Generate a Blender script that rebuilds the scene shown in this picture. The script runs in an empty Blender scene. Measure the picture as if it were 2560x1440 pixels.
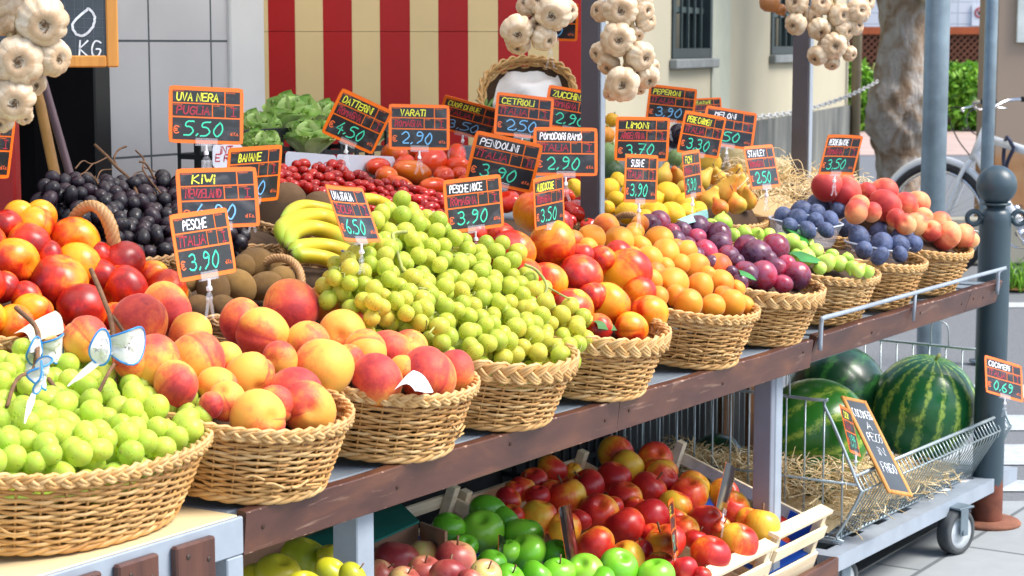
import bpy, math, random
import numpy as np
from mathutils import Vector, Matrix
random.seed(11); RNG = np.random.default_rng(5)
sc = bpy.context.scene
PI = math.pi

# ---------------------------------------------------------------- camera
F = 4900.0                                   # focal length in pixels of a 2560 px wide picture
HZ, VPX = 115.0, 4450.0                      # eye level and vanishing point of the stall's long side
pitch = math.atan((720 - HZ) / F)
yaw = math.atan((VPX - 1280) / math.hypot(F, 720 - HZ))
Vd = np.array([math.cos(yaw), math.sin(yaw), 0.0])
Rt = np.array([math.sin(yaw), -math.cos(yaw), 0.0])
Kz = np.array([0, 0, 1.0])
Fw = Vd * math.cos(pitch) - Kz * math.sin(pitch)
Up = Vd * math.sin(pitch) + Kz * math.cos(pitch)
def ray(x, y): return Fw + (x - 1280) / F * Rt - (y - 720) / F * Up
_d = ray(583, 1283); _p = _d * ((0.725 - 1.4) / _d[2])
CAM = np.array([-_p[0], -_p[1], 1.4])
def onz(x, y, z): d = ray(x, y); return CAM + d * (z - CAM[2]) / d[2]
def ony(x, y, Y): d = ray(x, y); return CAM + d * (Y - CAM[1]) / d[1]
def onx(x, y, X): d = ray(x, y); return CAM + d * (X - CAM[0]) / d[0]
def atd(x, y, D): return CAM + ray(x, y) * D
def onplane(x, y, z0, s): d = ray(x, y); return CAM + d * (z0 + s * CAM[1] - CAM[2]) / (d[2] - s * d[1])   # plane z = z0 + s*Y
def proj(P):
    q = np.asarray(P, float) - CAM; z = q @ Fw
    return 1280 + F * (q @ Rt) / z, 720 - F * (q @ Up) / z, z
cd = bpy.data.cameras.new('camera'); cam = bpy.data.objects.new('camera', cd); sc.collection.objects.link(cam)
cam.matrix_world = Matrix([[Rt[i], Up[i], -Fw[i], CAM[i]] for i in range(3)] + [[0, 0, 0, 1]])
cd.sensor_fit = 'HORIZONTAL'; cd.sensor_width = 36.0; cd.lens = F * 36 / 2560
cd.clip_start = 0.05; cd.clip_end = 500
cd.dof.use_dof = True; cd.dof.focus_distance = 3.55; cd.dof.aperture_fstop = 14.0
sc.camera = cam

# ---------------------------------------------------------------- light
w = bpy.data.worlds.new('World'); sc.world = w; w.use_nodes = True
bg = w.node_tree.nodes['Background']
sky = w.node_tree.nodes.new('ShaderNodeTexSky'); sky.sky_type = 'NISHITA'; sky.sun_disc = False
SUN_EL, SUN_AZ = math.radians(52), math.radians(160)     # azimuth clockwise from +Y
sky.sun_elevation = SUN_EL; sky.sun_rotation = SUN_AZ
sky.air_density = 1.0; sky.dust_density = 2.0; sky.ozone_density = 1.0
w.node_tree.links.new(sky.outputs[0], bg.inputs[0]); bg.inputs[1].default_value = 0.14
sl = bpy.data.lights.new('sun', 'SUN'); sl.energy = 2.3; sl.angle = math.radians(28); sl.color = (1, 0.96, 0.9)
so = bpy.data.objects.new('sun', sl); sc.collection.objects.link(so)
sd = Vector((math.sin(SUN_AZ) * math.cos(SUN_EL), math.cos(SUN_AZ) * math.cos(SUN_EL), math.sin(SUN_EL)))
so.rotation_euler = sd.to_track_quat('Z', 'Y').to_euler(); so.location = sd * 20
sc.view_settings.view_transform = 'Standard'; sc.view_settings.look = 'None'
sc.view_settings.exposure = 1.10; sc.view_settings.gamma = 1.0
sc.cycles.use_denoising = True
sc.cycles.max_bounces = 8; sc.cycles.transparent_max_bounces = 12

# ---------------------------------------------------------------- mesh building
class MB:
    def __init__(s): s.v = []; s.f = []; s.m = []; s.c = []; s.n = 0
    def add(s, vs, fs, m=0, c=0.5):
        vs = np.asarray(vs, float); k = s.n
        s.v.append(vs); s.n += len(vs)
        s.f.extend([tuple(i + k for i in f) for f in fs]); s.m.extend([m] * len(fs))
        s.c.append(np.full(len(vs), c) if np.isscalar(c) else np.asarray(c))
        return s
    def box(s, lo, hi, m=0, c=0.5, bev=0.0, M=None):
        lo = np.minimum(lo, hi).astype(float) if not np.isscalar(lo) else lo; hi = np.asarray(hi, float)
        a = np.array([[x, y, z] for x in (0, 1) for y in (0, 1) for z in (0, 1)], float)
        if bev <= 0:
            vs = lo + a * (hi - lo); fs = [(0, 1, 3, 2), (4, 6, 7, 5), (0, 4, 5, 1), (2, 3, 7, 6), (0, 2, 6, 4), (1, 5, 7, 3)]
        else:
            bm = bm_box(lo, hi, bev); vs, fs = bm
        if M is not None: vs = vs @ M[0].T + M[1]
        return s.add(vs, fs, m, c)
    def tube(s, pts, r, n=6, closed=False, m=0, c=0.5, cap=True, ref=None, flat=1.0):
        P = np.asarray(pts, float); N = len(P)
        if closed: T = np.roll(P, -1, 0) - np.roll(P, 1, 0)
        else: T = np.gradient(P, axis=0)
        T /= np.linalg.norm(T, axis=1)[:, None] + 1e-12
        if ref is None:
            ref = np.eye(3)[np.argmin(np.abs(T).mean(0))]
        U = np.cross(T, ref); U /= np.linalg.norm(U, axis=1)[:, None] + 1e-12
        W = np.cross(U, T)
        R = np.broadcast_to(np.asarray(r, float), (N,))[:, None, None]
        an = np.arange(n) * 2 * PI / n
        V = P[:, None] + R * (np.cos(an)[None, :, None] * U[:, None] + flat * np.sin(an)[None, :, None] * W[:, None])
        fs = []
        for i in range(N if closed else N - 1):
            a = i * n; b = ((i + 1) % N) * n
            for j in range(n):
                k = (j + 1) % n
                fs.append((a + j, a + k, b + k, b + j))
        if cap and not closed:
            fs.append(tuple(range(n - 1, -1, -1))); fs.append(tuple((N - 1) * n + j for j in range(n)))
        return s.add(V.reshape(-1, 3), fs, m, c)
    def lathe(s, prof, n=24, m=0, c=0.5, O=(0, 0, 0), M=None, mod=None, cap=True):
        prof = np.asarray(prof, float); an = np.arange(n) * 2 * PI / n
        V = np.zeros((len(prof), n, 3))
        k = np.ones(n) if mod is None else mod(an)
        V[..., 0] = prof[:, None, 0] * np.cos(an) * k; V[..., 1] = prof[:, None, 0] * np.sin(an) * k; V[..., 2] = prof[:, None, 1]
        V = V.reshape(-1, 3)
        if M is not None: V = V @ M.T
        V = V + np.asarray(O, float)
        fs = []
        for i in range(len(prof) - 1):
            for j in range(n):
                kk = (j + 1) % n; fs.append((i * n + j, i * n + kk, (i + 1) * n + kk, (i + 1) * n + j))
        if cap: fs.append(tuple(range(n - 1, -1, -1))); fs.append(tuple((len(prof) - 1) * n + j for j in range(n)))
        return s.add(V, fs, m, c)
    def quad(s, a, b, c_, d, m=0, c=0.5): return s.add([a, b, c_, d], [(0, 1, 2, 3)], m, c)
    def grid(s, V, m=0, c=0.5):
        V = np.asarray(V, float); a, b = V.shape[:2]
        fs = [(i * b + j, i * b + j + 1, (i + 1) * b + j + 1, (i + 1) * b + j) for i in range(a - 1) for j in range(b - 1)]
        return s.add(V.reshape(-1, 3), fs, m, c)
    def mesh(s, name, mats, smooth=True):
        me = bpy.data.meshes.new(name)
        me.from_pydata(np.concatenate(s.v).tolist(), [], s.f)
        for m in (mats if isinstance(mats, (list, tuple)) else [mats]): me.materials.append(m)
        me.polygons.foreach_set('material_index', s.m)
        if smooth is True: me.polygons.foreach_set('use_smooth', [True] * len(s.f))
        a = me.attributes.new('tint', 'FLOAT', 'POINT'); a.data.foreach_set('value', np.concatenate(s.c).astype(np.float32))
        me.update()
        return me
    def build(s, name, mats, parent=None, smooth=True, M=None):
        return link(name, s.mesh(name, mats, smooth), parent, M)
def bm_box(lo, hi, b):
    # box with chamfered edges (24 vertices)
    lo = np.asarray(lo, float); hi = np.asarray(hi, float); b = min(b, *( (hi - lo) / 2.01))
    c = (lo + hi) / 2; h = (hi - lo) / 2
    vs = []; idx = {}
    for sx in (-1, 1):
        for sy in (-1, 1):
            for sz in (-1, 1):
                for ax in range(3):
                    e = h - b; e = e.copy(); e[ax] = h[ax]
                    idx[(sx, sy, sz, ax)] = len(vs); vs.append(c + e * (sx, sy, sz))
    fs = []
    for ax in range(3):
        o = [k for k in range(3) if k != ax]
        for sg in (-1, 1):
            q = []
            for p_, q_ in ((-1, -1), (1, -1), (1, 1), (-1, 1)):
                k = [0, 0, 0]; k[ax] = sg; k[o[0]] = p_; k[o[1]] = q_
                q.append(idx[(k[0], k[1], k[2], ax)])
            fs.append(tuple(q))
    for ax in range(3):                        # edge chamfers along ax
        o = [k for k in range(3) if k != ax]
        for p_ in (-1, 1):
            for q_ in (-1, 1):
                e = []
                for sg, order in ((-1, o), (1, o[::-1])):
                    k = [0, 0, 0]; k[ax] = sg; k[o[0]] = p_; k[o[1]] = q_
                    for t in order: e.append(idx[(k[0], k[1], k[2], t)])
                fs.append(tuple(e))
    for sx in (-1, 1):
        for sy in (-1, 1):
            for sz in (-1, 1): fs.append(tuple(idx[(sx, sy, sz, a)] for a in range(3)))
    vs = np.array(vs); out = []
    for f in fs:                               # face outwards
        p = vs[list(f)]; nrm = np.cross(p[1] - p[0], p[2] - p[0])
        out.append(f if nrm @ (p.mean(0) - c) > 0 else f[::-1])
    return vs, out
def link(name, me, parent=None, M=None):
    o = bpy.data.objects.new(name, me); sc.collection.objects.link(o)
    if parent is not None: o.parent = parent
    if M is not None: o.matrix_basis = M
    return o
def tag(o, label, cat, group=None, kind=None):
    o['label'] = label; o['category'] = cat
    if group: o['group'] = group
    if kind: o['kind'] = kind
    return o
def thing(name, label, cat, loc=(0, 0, 0), group=None, M=None):
    o = bpy.data.objects.new(name, None); o.empty_display_size = 0.05; sc.collection.objects.link(o)
    o.matrix_basis = M if M is not None else Matrix.Translation(Vector(loc))
    return tag(o, label, cat, group)
def struct(o): o['kind'] = 'structure'; return o
def Mat4(R, t): return Matrix([[R[i][0], R[i][1], R[i][2], t[i]] for i in range(3)] + [[0, 0, 0, 1]])
def rotm(ax, a):
    return np.array(Matrix.Rotation(a, 3, ax))
def nrm(a): a = np.asarray(a, float); return a / (np.linalg.norm(a) + 1e-12)
def bez(pts, n=12):
    P = np.asarray(pts, float); P = np.vstack([2 * P[0] - P[1], P, 2 * P[-1] - P[-2]]); out = []
    for i in range(1, len(P) - 2):
        for t in np.linspace(0, 1, n, endpoint=False):
            a, b, c, d = P[i - 1:i + 3]
            out.append(0.5 * (2 * b + (c - a) * t + (2 * a - 5 * b + 4 * c - d) * t * t + (3 * b - a - 3 * c + d) * t ** 3))
    out.append(P[-2]); return np.array(out)

# ---------------------------------------------------------------- materials
class NM:
    def __init__(s, name):
        s.m = bpy.data.materials.new(name); s.m.use_nodes = True; s.t = s.m.node_tree; s.b = s.t.nodes['Principled BSDF']
    def n(s, typ, ins=None, out=0, **props):
        nd = s.t.nodes.new('ShaderNode' + typ)
        for k, v in props.items(): setattr(nd, k, v)
        for k, v in (ins or {}).items(): s.set(nd.inputs[k], v)
        s.last = nd
        return nd.outputs[out]
    def set(s, sock, v):
        if isinstance(v, bpy.types.NodeSocket): s.t.links.new(v, sock)
        elif isinstance(v, (tuple, list)) and len(v) == 3 and sock.type == 'RGBA': sock.default_value = (*v, 1)
        else: sock.default_value = v
    def p(s, **kw):
        for k, v in kw.items(): s.set(s.b.inputs[k.replace('_', ' ')], v)
        return s
    def math(s, op, a, b=0.0, clamp=False): return s.n('Math', {0: a, 1: b}, operation=op, use_clamp=clamp)
    def mix(s, f, a, b, blend='MIX'):
        nd = s.t.nodes.new('ShaderNodeMix'); nd.data_type = 'RGBA'; nd.blend_type = blend
        s.set(nd.inputs[0], f); s.set(nd.inputs[6], a); s.set(nd.inputs[7], b); return nd.outputs[2]
    def ramp(s, f, stops, interp='LINEAR'):
        nd = s.t.nodes.new('ShaderNodeValToRGB'); cr = nd.color_ramp; cr.interpolation = interp
        while len(cr.elements) < len(stops): cr.elements.new(0.5)
        for e, (p_, c) in zip(cr.elements, stops): e.position = p_; e.color = (*c, 1) if len(c) == 3 else c
        s.set(nd.inputs[0], f); return nd.outputs[0]
    def noise(s, scale, vec=None, detail=3, dist=0.0, rough=0.55, w=None, out=0):
        nd = s.t.nodes.new('ShaderNodeTexNoise')
        if w is not None: nd.noise_dimensions = '4D'; s.set(nd.inputs['W'], w)
        if vec is not None: s.set(nd.inputs['Vector'], vec)
        nd.inputs['Scale'].default_value = scale; nd.inputs['Detail'].default_value = detail
        nd.inputs['Distortion'].default_value = dist; nd.inputs['Roughness'].default_value = rough
        return nd.outputs[out]
    def obj(s): return s.n('TexCoord', out=3)
    def mapping(s, vec, scale=(1, 1, 1), loc=(0, 0, 0), rot=(0, 0, 0)):
        return s.n('Mapping', {'Vector': vec, 'Scale': scale, 'Location': loc, 'Rotation': rot})
    def rnd(s): return s.n('ObjectInfo', out=5)
    def bump(s, h, strength=0.3, dist=0.01):
        return s.n('Bump', {'Height': h, 'Strength': strength, 'Distance': dist})
    def tint(s): return s.n('Attribute', attribute_name='tint', out=2)
def plain(name, col, rough=0.5, metal=0.0, var=0.15, scale=8.0, bump=0.0, spec=0.5, **kw):
    m = NM(name); v = m.obj(); nz = m.noise(scale, v, 4)
    a = tuple(c * (1 - var) for c in col); b = tuple(min(1, c * (1 + var)) for c in col)
    m.p(Base_Color=m.ramp(nz, [(0.3, a), (0.7, b)]), Roughness=rough, Metallic=metal, Specular_IOR_Level=spec, **kw)
    if bump: m.p(Normal=m.bump(m.noise(scale * 6, v, 4), bump))
    return m.m

# ================================================================ shared materials
STEEL = plain('grey_painted_steel', (0.29, 0.335, 0.39), 0.42, var=0.10, scale=14, bump=0.03)
STEEL_DK = plain('shelf_grey_laminate', (0.20, 0.245, 0.29), 0.45, var=0.12, scale=9, bump=0.03)
GALV = plain('galvanised_pipe', (0.20, 0.26, 0.30), 0.42, metal=0.35, var=0.22, scale=11, bump=0.05)
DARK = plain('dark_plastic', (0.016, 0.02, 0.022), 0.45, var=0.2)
BLACK = plain('black_rubber', (0.022, 0.022, 0.024), 0.7, var=0.25, scale=20, bump=0.1)
WHITE_PL = plain('white_plastic', (0.82, 0.84, 0.88), 0.35, var=0.03)
PAPER = plain('white_paper', (0.82, 0.80, 0.78), 0.85, var=0.05, scale=6, bump=0.05)
CREAMP = plain('cream_paper', (0.76, 0.66, 0.52), 0.85, var=0.06, scale=6)
BLUEP = plain('blue_print_plastic', (0.02, 0.24, 0.62), 0.35, var=0.1)
STEM = plain('brown_twig', (0.17, 0.085, 0.04), 0.75, var=0.35, scale=60, bump=0.15)
STEMG = plain('green_twig', (0.30, 0.32, 0.08), 0.65, var=0.3, scale=60, bump=0.1)
def mk_fascia():
    m = NM('worn_brown_paint'); v = m.obj(); vs = m.mapping(v, (3.0, 18, 38))
    st = m.noise(1.0, vs, 5, 0.6); bl = m.noise(1.0, m.mapping(v, (4.5, 12, 14)), 5, 0.7)
    base = m.ramp(bl, [(0.30, (0.045, 0.018, 0.014)), (0.48, (0.085, 0.033, 0.022)), (0.66, (0.155, 0.060, 0.028))])
    base = m.mix(m.math('MULTIPLY', st, 0.35), base, (0.09, 0.035, 0.03))
    wear = m.ramp(m.noise(1.0, m.mapping(v, (7, 30, 60)), 6, 1.0), [(0.60, (0, 0, 0)), (0.78, (1, 1, 1))])
    wear2 = m.math('MULTIPLY', wear, m.math('GREATER_THAN', m.noise(3.0, v, 2), 0.50))
    edge = m.ramp(m.tint(), [(0.75, (0, 0, 0)), (1.0, (1, 1, 1))])
    chip = m.ramp(m.math('ADD', m.noise(75, v, 4), m.math('MULTIPLY', edge, 0.20)), [(0.79, (0, 0, 0)), (0.82, (1, 1, 1))])
    f = m.math('MAXIMUM', m.math('MULTIPLY', wear2, 0.62), m.math('MULTIPLY', chip, 0.8), True)
    c = m.mix(f, base, (0.42, 0.27, 0.19))
    m.p(Base_Color=c, Roughness=0.42, Normal=m.bump(st, 0.12))
    return m.m
FASCIA = mk_fascia()
def mk_wood(name, a, b, rough=0.6, sc_=(3, 40, 40)):
    m = NM(name); v = m.obj(); st = m.noise(1.0, m.mapping(v, sc_), 5, 1.2)
    m.p(Base_Color=m.ramp(st, [(0.3, a), (0.7, b)]), Roughness=rough, Normal=m.bump(st, 0.12)); return m.m
PINE = mk_wood('pale_crate_wood', (0.72, 0.56, 0.35), (0.85, 0.73, 0.52), 0.7)
PINE_D = mk_wood('weathered_crate_wood', (0.30, 0.17, 0.09), (0.45, 0.29, 0.16), 0.7)
FRAMEW = mk_wood('varnished_frame_wood', (0.50, 0.20, 0.035), (0.70, 0.33, 0.07), 0.4, (40, 4, 40))
CARDB = plain('brown_cardboard', (0.28, 0.165, 0.10), 0.85, var=0.18, scale=12, bump=0.05)
CARDG = plain('green_printed_cardboard', (0.010, 0.20, 0.145), 0.6, var=0.12)

# ================================================================ ground
def sheet(name, x0, x1, y0, y1, z, m):
    b = MB(); b.quad((x0, y0, z), (x1, y0, z), (x1, y1, z), (x0, y1, z)); return struct(b.build(name, m, smooth=False))
def mk_ground():
    m = NM('grey_asphalt'); v = m.obj()
    c = m.ramp(m.noise(120, v, 4), [(0.3, (0.12, 0.13, 0.14)), (0.7, (0.20, 0.21, 0.22))])
    c = m.mix(m.math('MULTIPLY', m.noise(0.7, v, 5), 0.45), c, (0.11, 0.115, 0.125))
    m.p(Base_Color=c, Roughness=0.9, Normal=m.bump(m.noise(200, v, 2), 0.2)); return m.m
sheet('ground', -150, 250, -150, 250, -0.012, mk_ground())
def mk_paving():
    m = NM('grey_stone_paving'); v = m.obj()
    nd = m.t.nodes.new('ShaderNodeTexBrick'); m.set(nd.inputs['Vector'], v)
    nd.inputs['Color1'].default_value = (0.27, 0.29, 0.295, 1); nd.inputs['Color2'].default_value = (0.36, 0.38, 0.38, 1)
    nd.inputs['Mortar'].default_value = (0.10, 0.11, 0.11, 1); nd.inputs['Scale'].default_value = 1
    nd.inputs['Mortar Size'].default_value = 0.007; nd.inputs['Brick Width'].default_value = 0.62; nd.inputs['Row Height'].default_value = 0.31
    nd.inputs['Bias'].default_value = 0.1
    nz = m.noise(16, v, 6, 0.5)
    c = m.mix(m.math('MULTIPLY', nz, 0.5), nd.outputs[0], (0.20, 0.22, 0.23))
    m.p(Base_Color=c, Roughness=0.8, Normal=m.bump(m.math('SUBTRACT', m.math('MULTIPLY', nz, 0.4), nd.outputs[1]), 0.25)); return m.m
# pavement under the stall, its street edge square to the view
def ground_strip(name, d0, d1, l0, l1, z, m):
    o = np.array([CAM[0], CAM[1], 0]); b = MB()
    P = [o + Vd * d + Rt * l + Kz * z for d, l in ((d0, l0), (d0, l1), (d1, l1), (d1, l0))]
    b.add(P, [(0, 1, 2, 3)]); return struct(b.build(name, m, smooth=False))
b = MB(); o_ = np.array([CAM[0], CAM[1], 0])
pv = [o_ + Vd * d + Rt * l for d, l in ((-3, -9), (-3, 5), (5.95, 5), (5.95, 1.25), (9.5, -0.3), (9.5, -9))]
b.add(pv, [(0, 1, 2, 3, 4, 5)]); struct(b.build('pavement', mk_paving(), smooth=False))
PAINTW = plain('white_road_paint', (0.42, 0.45, 0.46), 0.8, var=0.18, scale=30, bump=0.1)
for d0, d1 in ((6.12, 6.28), (6.52, 6.86), (7.12, 7.42), (7.78, 8.1)):
    ground_strip('road_marking', d0, d1, 1.2, 5, -0.008, PAINTW)
ground_strip('road_marking', 10.55, 10.75, -0.5, 6, -0.008, PAINTW)
ground_strip('far_path', 25.5, 33.5, -3, 14, -0.006, plain('pinkish_paving', (0.44, 0.32, 0.27), 0.9, var=0.12, scale=1.5))

# ================================================================ wall behind the stall
def mk_tile():
    m = NM('pale_grey_wall_tiles'); v = m.obj()
    sx = m.n('SeparateXYZ', {0: v}); X = sx; Z = m.last.outputs[2]
    def line(s, off, w_, width):
        t = m.math('FRACT', m.math('DIVIDE', m.math('SUBTRACT', s, off), w_))
        dd = m.math('MINIMUM', t, m.math('SUBTRACT', 1.0, t))
        return m.math('LESS_THAN', dd, width / w_ / 2)
    g = m.math('MAXIMUM', line(X, 1.661, 0.240, 0.0065), line(Z, 1.413, 0.297, 0.006))
    nz = m.noise(3, v, 4)
    base = m.ramp(nz, [(0.3, (0.48, 0.47, 0.47)), (0.7, (0.56, 0.545, 0.54))])
    m.p(Base_Color=m.mix(g, base, (0.085, 0.095, 0.10)), Roughness=m.math('ADD', 0.35, m.math('MULTIPLY', g, 0.4)),
        Normal=m.bump(m.math('SUBTRACT', 1.0, g), 0.25, 0.004)); return m.m
TILE = mk_tile(); YW = 1.7
xdoor = float(ony(268, 300, YW)[0])
b = MB(); b.box((xdoor, YW, 0), (2.105, YW + 0.25, 4.2))
wall = b.build('tiled_wall', TILE, smooth=False); tag(wall, 'pale grey tiled wall with dark joints behind the stall', 'wall')
RENDER_W = plain('white_render', (0.66, 0.65, 0.62), 0.8, var=0.05, scale=5, bump=0.05)
b = MB(); b.box((1.968, YW - 0.012, 0), (2.112, YW + 0.26, 4.2), bev=0.004)
o = b.build('corner_trim', RENDER_W, parent=wall, smooth=False)
# dark doorway left of the tiles
x0 = xdoor - 1.15
b = MB(); b.box((x0 - 1.6, YW, 0), (x0, YW + 0.25, 4.2)); b.box((x0, YW, 2.5), (xdoor - 0.003, YW + 0.25, 4.2))
o = b.build('door_wall', plain('grey_plaster', (0.34, 0.33, 0.32), 0.85), smooth=False); tag(o, 'grey plaster wall around the dark shop doorway', 'wall')
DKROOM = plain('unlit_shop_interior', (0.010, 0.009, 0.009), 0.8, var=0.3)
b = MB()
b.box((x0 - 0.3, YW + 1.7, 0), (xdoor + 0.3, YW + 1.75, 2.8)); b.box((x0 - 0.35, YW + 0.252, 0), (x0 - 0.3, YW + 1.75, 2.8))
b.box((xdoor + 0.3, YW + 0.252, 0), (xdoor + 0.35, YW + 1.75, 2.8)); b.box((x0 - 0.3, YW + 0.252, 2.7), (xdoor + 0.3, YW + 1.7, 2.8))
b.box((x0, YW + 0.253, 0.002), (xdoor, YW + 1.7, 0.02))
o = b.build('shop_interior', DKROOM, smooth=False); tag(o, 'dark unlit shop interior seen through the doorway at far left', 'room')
# dark door jamb
b = MB(); b.box((xdoor - 0.062, YW - 0.02, 0), (xdoor - 0.004, YW + 0.20, 2.5), bev=0.004)
o = b.build('door_frame', plain('black_door_frame', (0.012, 0.011, 0.012), 0.35), smooth=False); tag(o, 'black upright door frame beside the grey tiles', 'door frame')
# red panel at far left
P = atd(-70, 400, 4.05); Q = atd(37, 400, 4.05)
b = MB(); dv = nrm(Q - P); nv = np.array([-dv[1], dv[0], 0])
b.box((0, 0, 0), (float(np.linalg.norm(Q - P)), 0.05, 1.30), bev=0.006, M=(np.stack([dv, nv, Kz], 1), np.array([P[0], P[1], 0.0])))
o = b.build('red_locker', plain('red_painted_metal', (0.36, 0.005, 0.006), 0.4), smooth=False); tag(o, 'upright red metal panel at the far left behind the nectarines', 'panel')
# brooms
BW = plain('broom_wood', (0.55, 0.29, 0.09), 0.45, var=0.15, scale=20)
def stick(name, a, b_, r, m1, m2, label, top=0.0):
    A = np.array(a); B = np.array(b_); q = MB()
    A2 = A + (A - B) * 0.25; B2 = B + (B - A) * ((0.03 - B[2]) / (B - A)[2])
    t = thing(name, label, 'broom', (B2[0], B2[1], 0.0))
    q = MB(); off = np.array([B2[0], B2[1], 0])
    q.tube([A2 - off, B2 - off], r, 10); q.build('handle', m1, t)
    q = MB(); q.box((-0.14, -0.03, 0.0), (0.14, 0.03, 0.09), bev=0.01); q.build('brush_head', m2, t, smooth=False)
stick('broom', ony(93, 225, 1.55), ony(140, 450, 1.42), 0.0125, BW, BLACK, 'broom with a plain wooden handle leaning in the dark doorway')
stick('mop', ony(112, 215, 1.50), ony(182, 460, 1.36), 0.0095, plain('mauve_metal_handle', (0.30, 0.20, 0.22), 0.3, metal=0.5), DARK, 'mop with a thin mauve metal handle leaning in the dark doorway')

# ================================================================ striped shutter panel
pe = [648, 671, 738, 808, 880, 950, 1025, 1096, 1170, 1245, 1320, 1397, 1476]
A = atd(648, 115, 6.2); B_ = atd(1476, 115, 6.2)
A[2] = B_[2] = 0; ax = nrm(B_ - A); L = np.linalg.norm(B_ - A); ny = np.array([-ax[1], ax[0], 0])
RED = plain('red_shutter_paint', (0.46, 0.003, 0.004), 0.5, var=0.08, scale=4, bump=0.02)
YEL = plain('cream_yellow_shutter_paint', (0.85, 0.64, 0.31), 0.55, var=0.05, scale=4, bump=0.02)
pan = thing('striped_shutter', 'shutter panel painted in upright red and cream yellow stripes', 'shutter', M=Mat4(np.stack([ax, ny, Kz], 1), A))
zs = float(atd(1000, 79, 6.2)[2])
xs = [float((atd(p, 115, 6.2) - A) @ ax) for p in pe]
for i in range(len(xs) - 1):
    b = MB()
    for z0, z1 in ((0, zs - 0.0006), (zs + 0.0006, 3.0)):
        b.box((xs[i] + 0.0002, 0, z0), (xs[i + 1] - 0.0002, 0.03, z1), bev=0.0006)
    b.build('stripe', YEL if i % 2 == 0 else RED, pan, smooth=False)
b = MB(); b.box((-0.02, 0.032, 0), (L + 0.05, 0.07, 3.0)); b.build('backing', plain('shutter_backing', (0.05, 0.03, 0.03), 0.8), pan, smooth=False)

# ================================================================ cream building at the back
fd = nrm(Vd * math.cos(math.radians(19.2)) + Rt * math.sin(math.radians(19.2))); fn = np.array([fd[1], -fd[0], 0.0])
cor = onz(2115, 458, 0)
Rb = np.stack([fd, -fn, Kz], 1)              # x along the facade (away), y into the building, z up
bl = thing('cream_building', 'cream rendered building with dark barred windows and a grey plinth', 'building', M=Mat4(Rb, cor))
def locb(x, y):                              # pixel -> facade coordinates
    d = ray(x, y); t = ((cor - CAM) @ fn) / (d @ fn); q = CAM + d * t - cor
    return float(q @ fd), float(q[2])
CREAM = plain('cream_wall_render', (0.44, 0.40, 0.29), 0.85, var=0.07, scale=1.2, bump=0.05)
wins = []
for xa, ya, xb in ((1677, 147, 1776), (1925, 137, 2013)):
    u0, z0 = locb(xa, ya); u1, _ = locb(xb, ya - 3); wins.append((u0, u1, z0))
hw = 1.35; xl = -11.0; top = 4.5
b = MB(); us = [xl] + [k for w_ in wins for k in w_[:2]] + [0.0]
for i in range(0, len(us) - 1, 2): b.box((us[i], 0, 0.0), (us[i + 1], 0.3, top))
for u0, u1, z0 in wins:
    b.box((u0, 0.0004, 0), (u1, 0.3, z0)); b.box((u0, 0.0004, z0 + hw), (u1, 0.3, top))
b.box((-0.3, 0.301, 0), (0.0, 6, top))
b.build('wall', CREAM, bl, smooth=False)
def mk_plinth():
    m = NM('stained_grey_plinth'); v = m.obj(); n1 = m.noise(1.0, m.mapping(v, (5, 5, 1.0)), 5, 0.8)
    m.p(Base_Color=m.ramp(n1, [(0.3, (0.05, 0.055, 0.052)), (0.5, (0.12, 0.125, 0.115)), (0.75, (0.24, 0.24, 0.21))]), Roughness=0.85); return m.m
b = MB(); b.box((xl, -0.05, 0), (0.02, -0.001, 0.80)); b.build('plinth', mk_plinth(), bl, smooth=False)
WFR = plain('dark_window_frame', (0.022, 0.036, 0.038), 0.5); GLS = NM('dark_window_glass'); GLS.p(Base_Color=(0.008, 0.012, 0.013), Roughness=0.08); GLS = GLS.m
for u0, u1, z0 in wins:
    q = MB(); t_ = 0.07
    q.box((u0 + .002, -0.015, z0 + .002), (u0 + t_, 0.12, z0 + hw - .002)); q.box((u1 - t_, -0.015, z0 + .002), (u1 - .002, 0.12, z0 + hw - .002))
    q.box((u0 + t_ + .001, -0.014, z0 + .003), (u1 - t_ - .001, 0.12, z0 + t_)); q.box((u0 + t_ + .001, -0.014, z0 + hw - t_), (u1 - t_ - .001, 0.12, z0 + hw - .003))
    wf = q.build('window', WFR, bl, smooth=False)
    q = MB(); um = (u0 + u1) / 2
    for k in np.linspace(0, 1, 7)[1:-1]: q.box((u0 + (u1 - u0) * k - .009, 0.02, z0 + t_), (u0 + (u1 - u0) * k + .009, 0.035, z0 + hw - t_))
    for k in (0.25, 0.5, 0.75): q.box((u0 + t_, 0.038, z0 + hw * k - .02), (u1 - t_, 0.06, z0 + hw * k + .02))
    q.build('bars', plain('window_bar_metal', (0.05, 0.075, 0.075), 0.5), wf, smooth=False)
    q = MB(); q.box((u0 + t_ - .01, 0.10, z0 + t_ - .01), (u1 - t_ + .01, 0.11, z0 + hw - t_ + .01)); q.build('pane', GLS, wf, smooth=False)
    q = MB(); q.box((u0 - .05, -0.06, z0 - .07), (u1 + .05, -0.002, z0 - .002), bev=.008); q.build('sill', plain('grey_stone_sill', (0.20, 0.215, 0.21), 0.7), wf, smooth=False)
b = MB(); b.tube([(-0.10, -0.10, 0), (-0.10, -0.10, top)], 0.05, 10); b.build('drainpipe', plain('brown_drainpipe', (0.20, 0.16, 0.10), 0.5), bl)
# pale strip of wall between the two windows' bays
u0, _ = locb(1775, 150); u1, _ = locb(1822, 150)
b = MB(); b.box((u0 + .02, -0.012, 0.803), (u1, -0.001, top)); b.build('pilaster', plain('pale_green_render', (0.40, 0.42, 0.34), 0.85, var=.05), bl, smooth=False)

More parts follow.
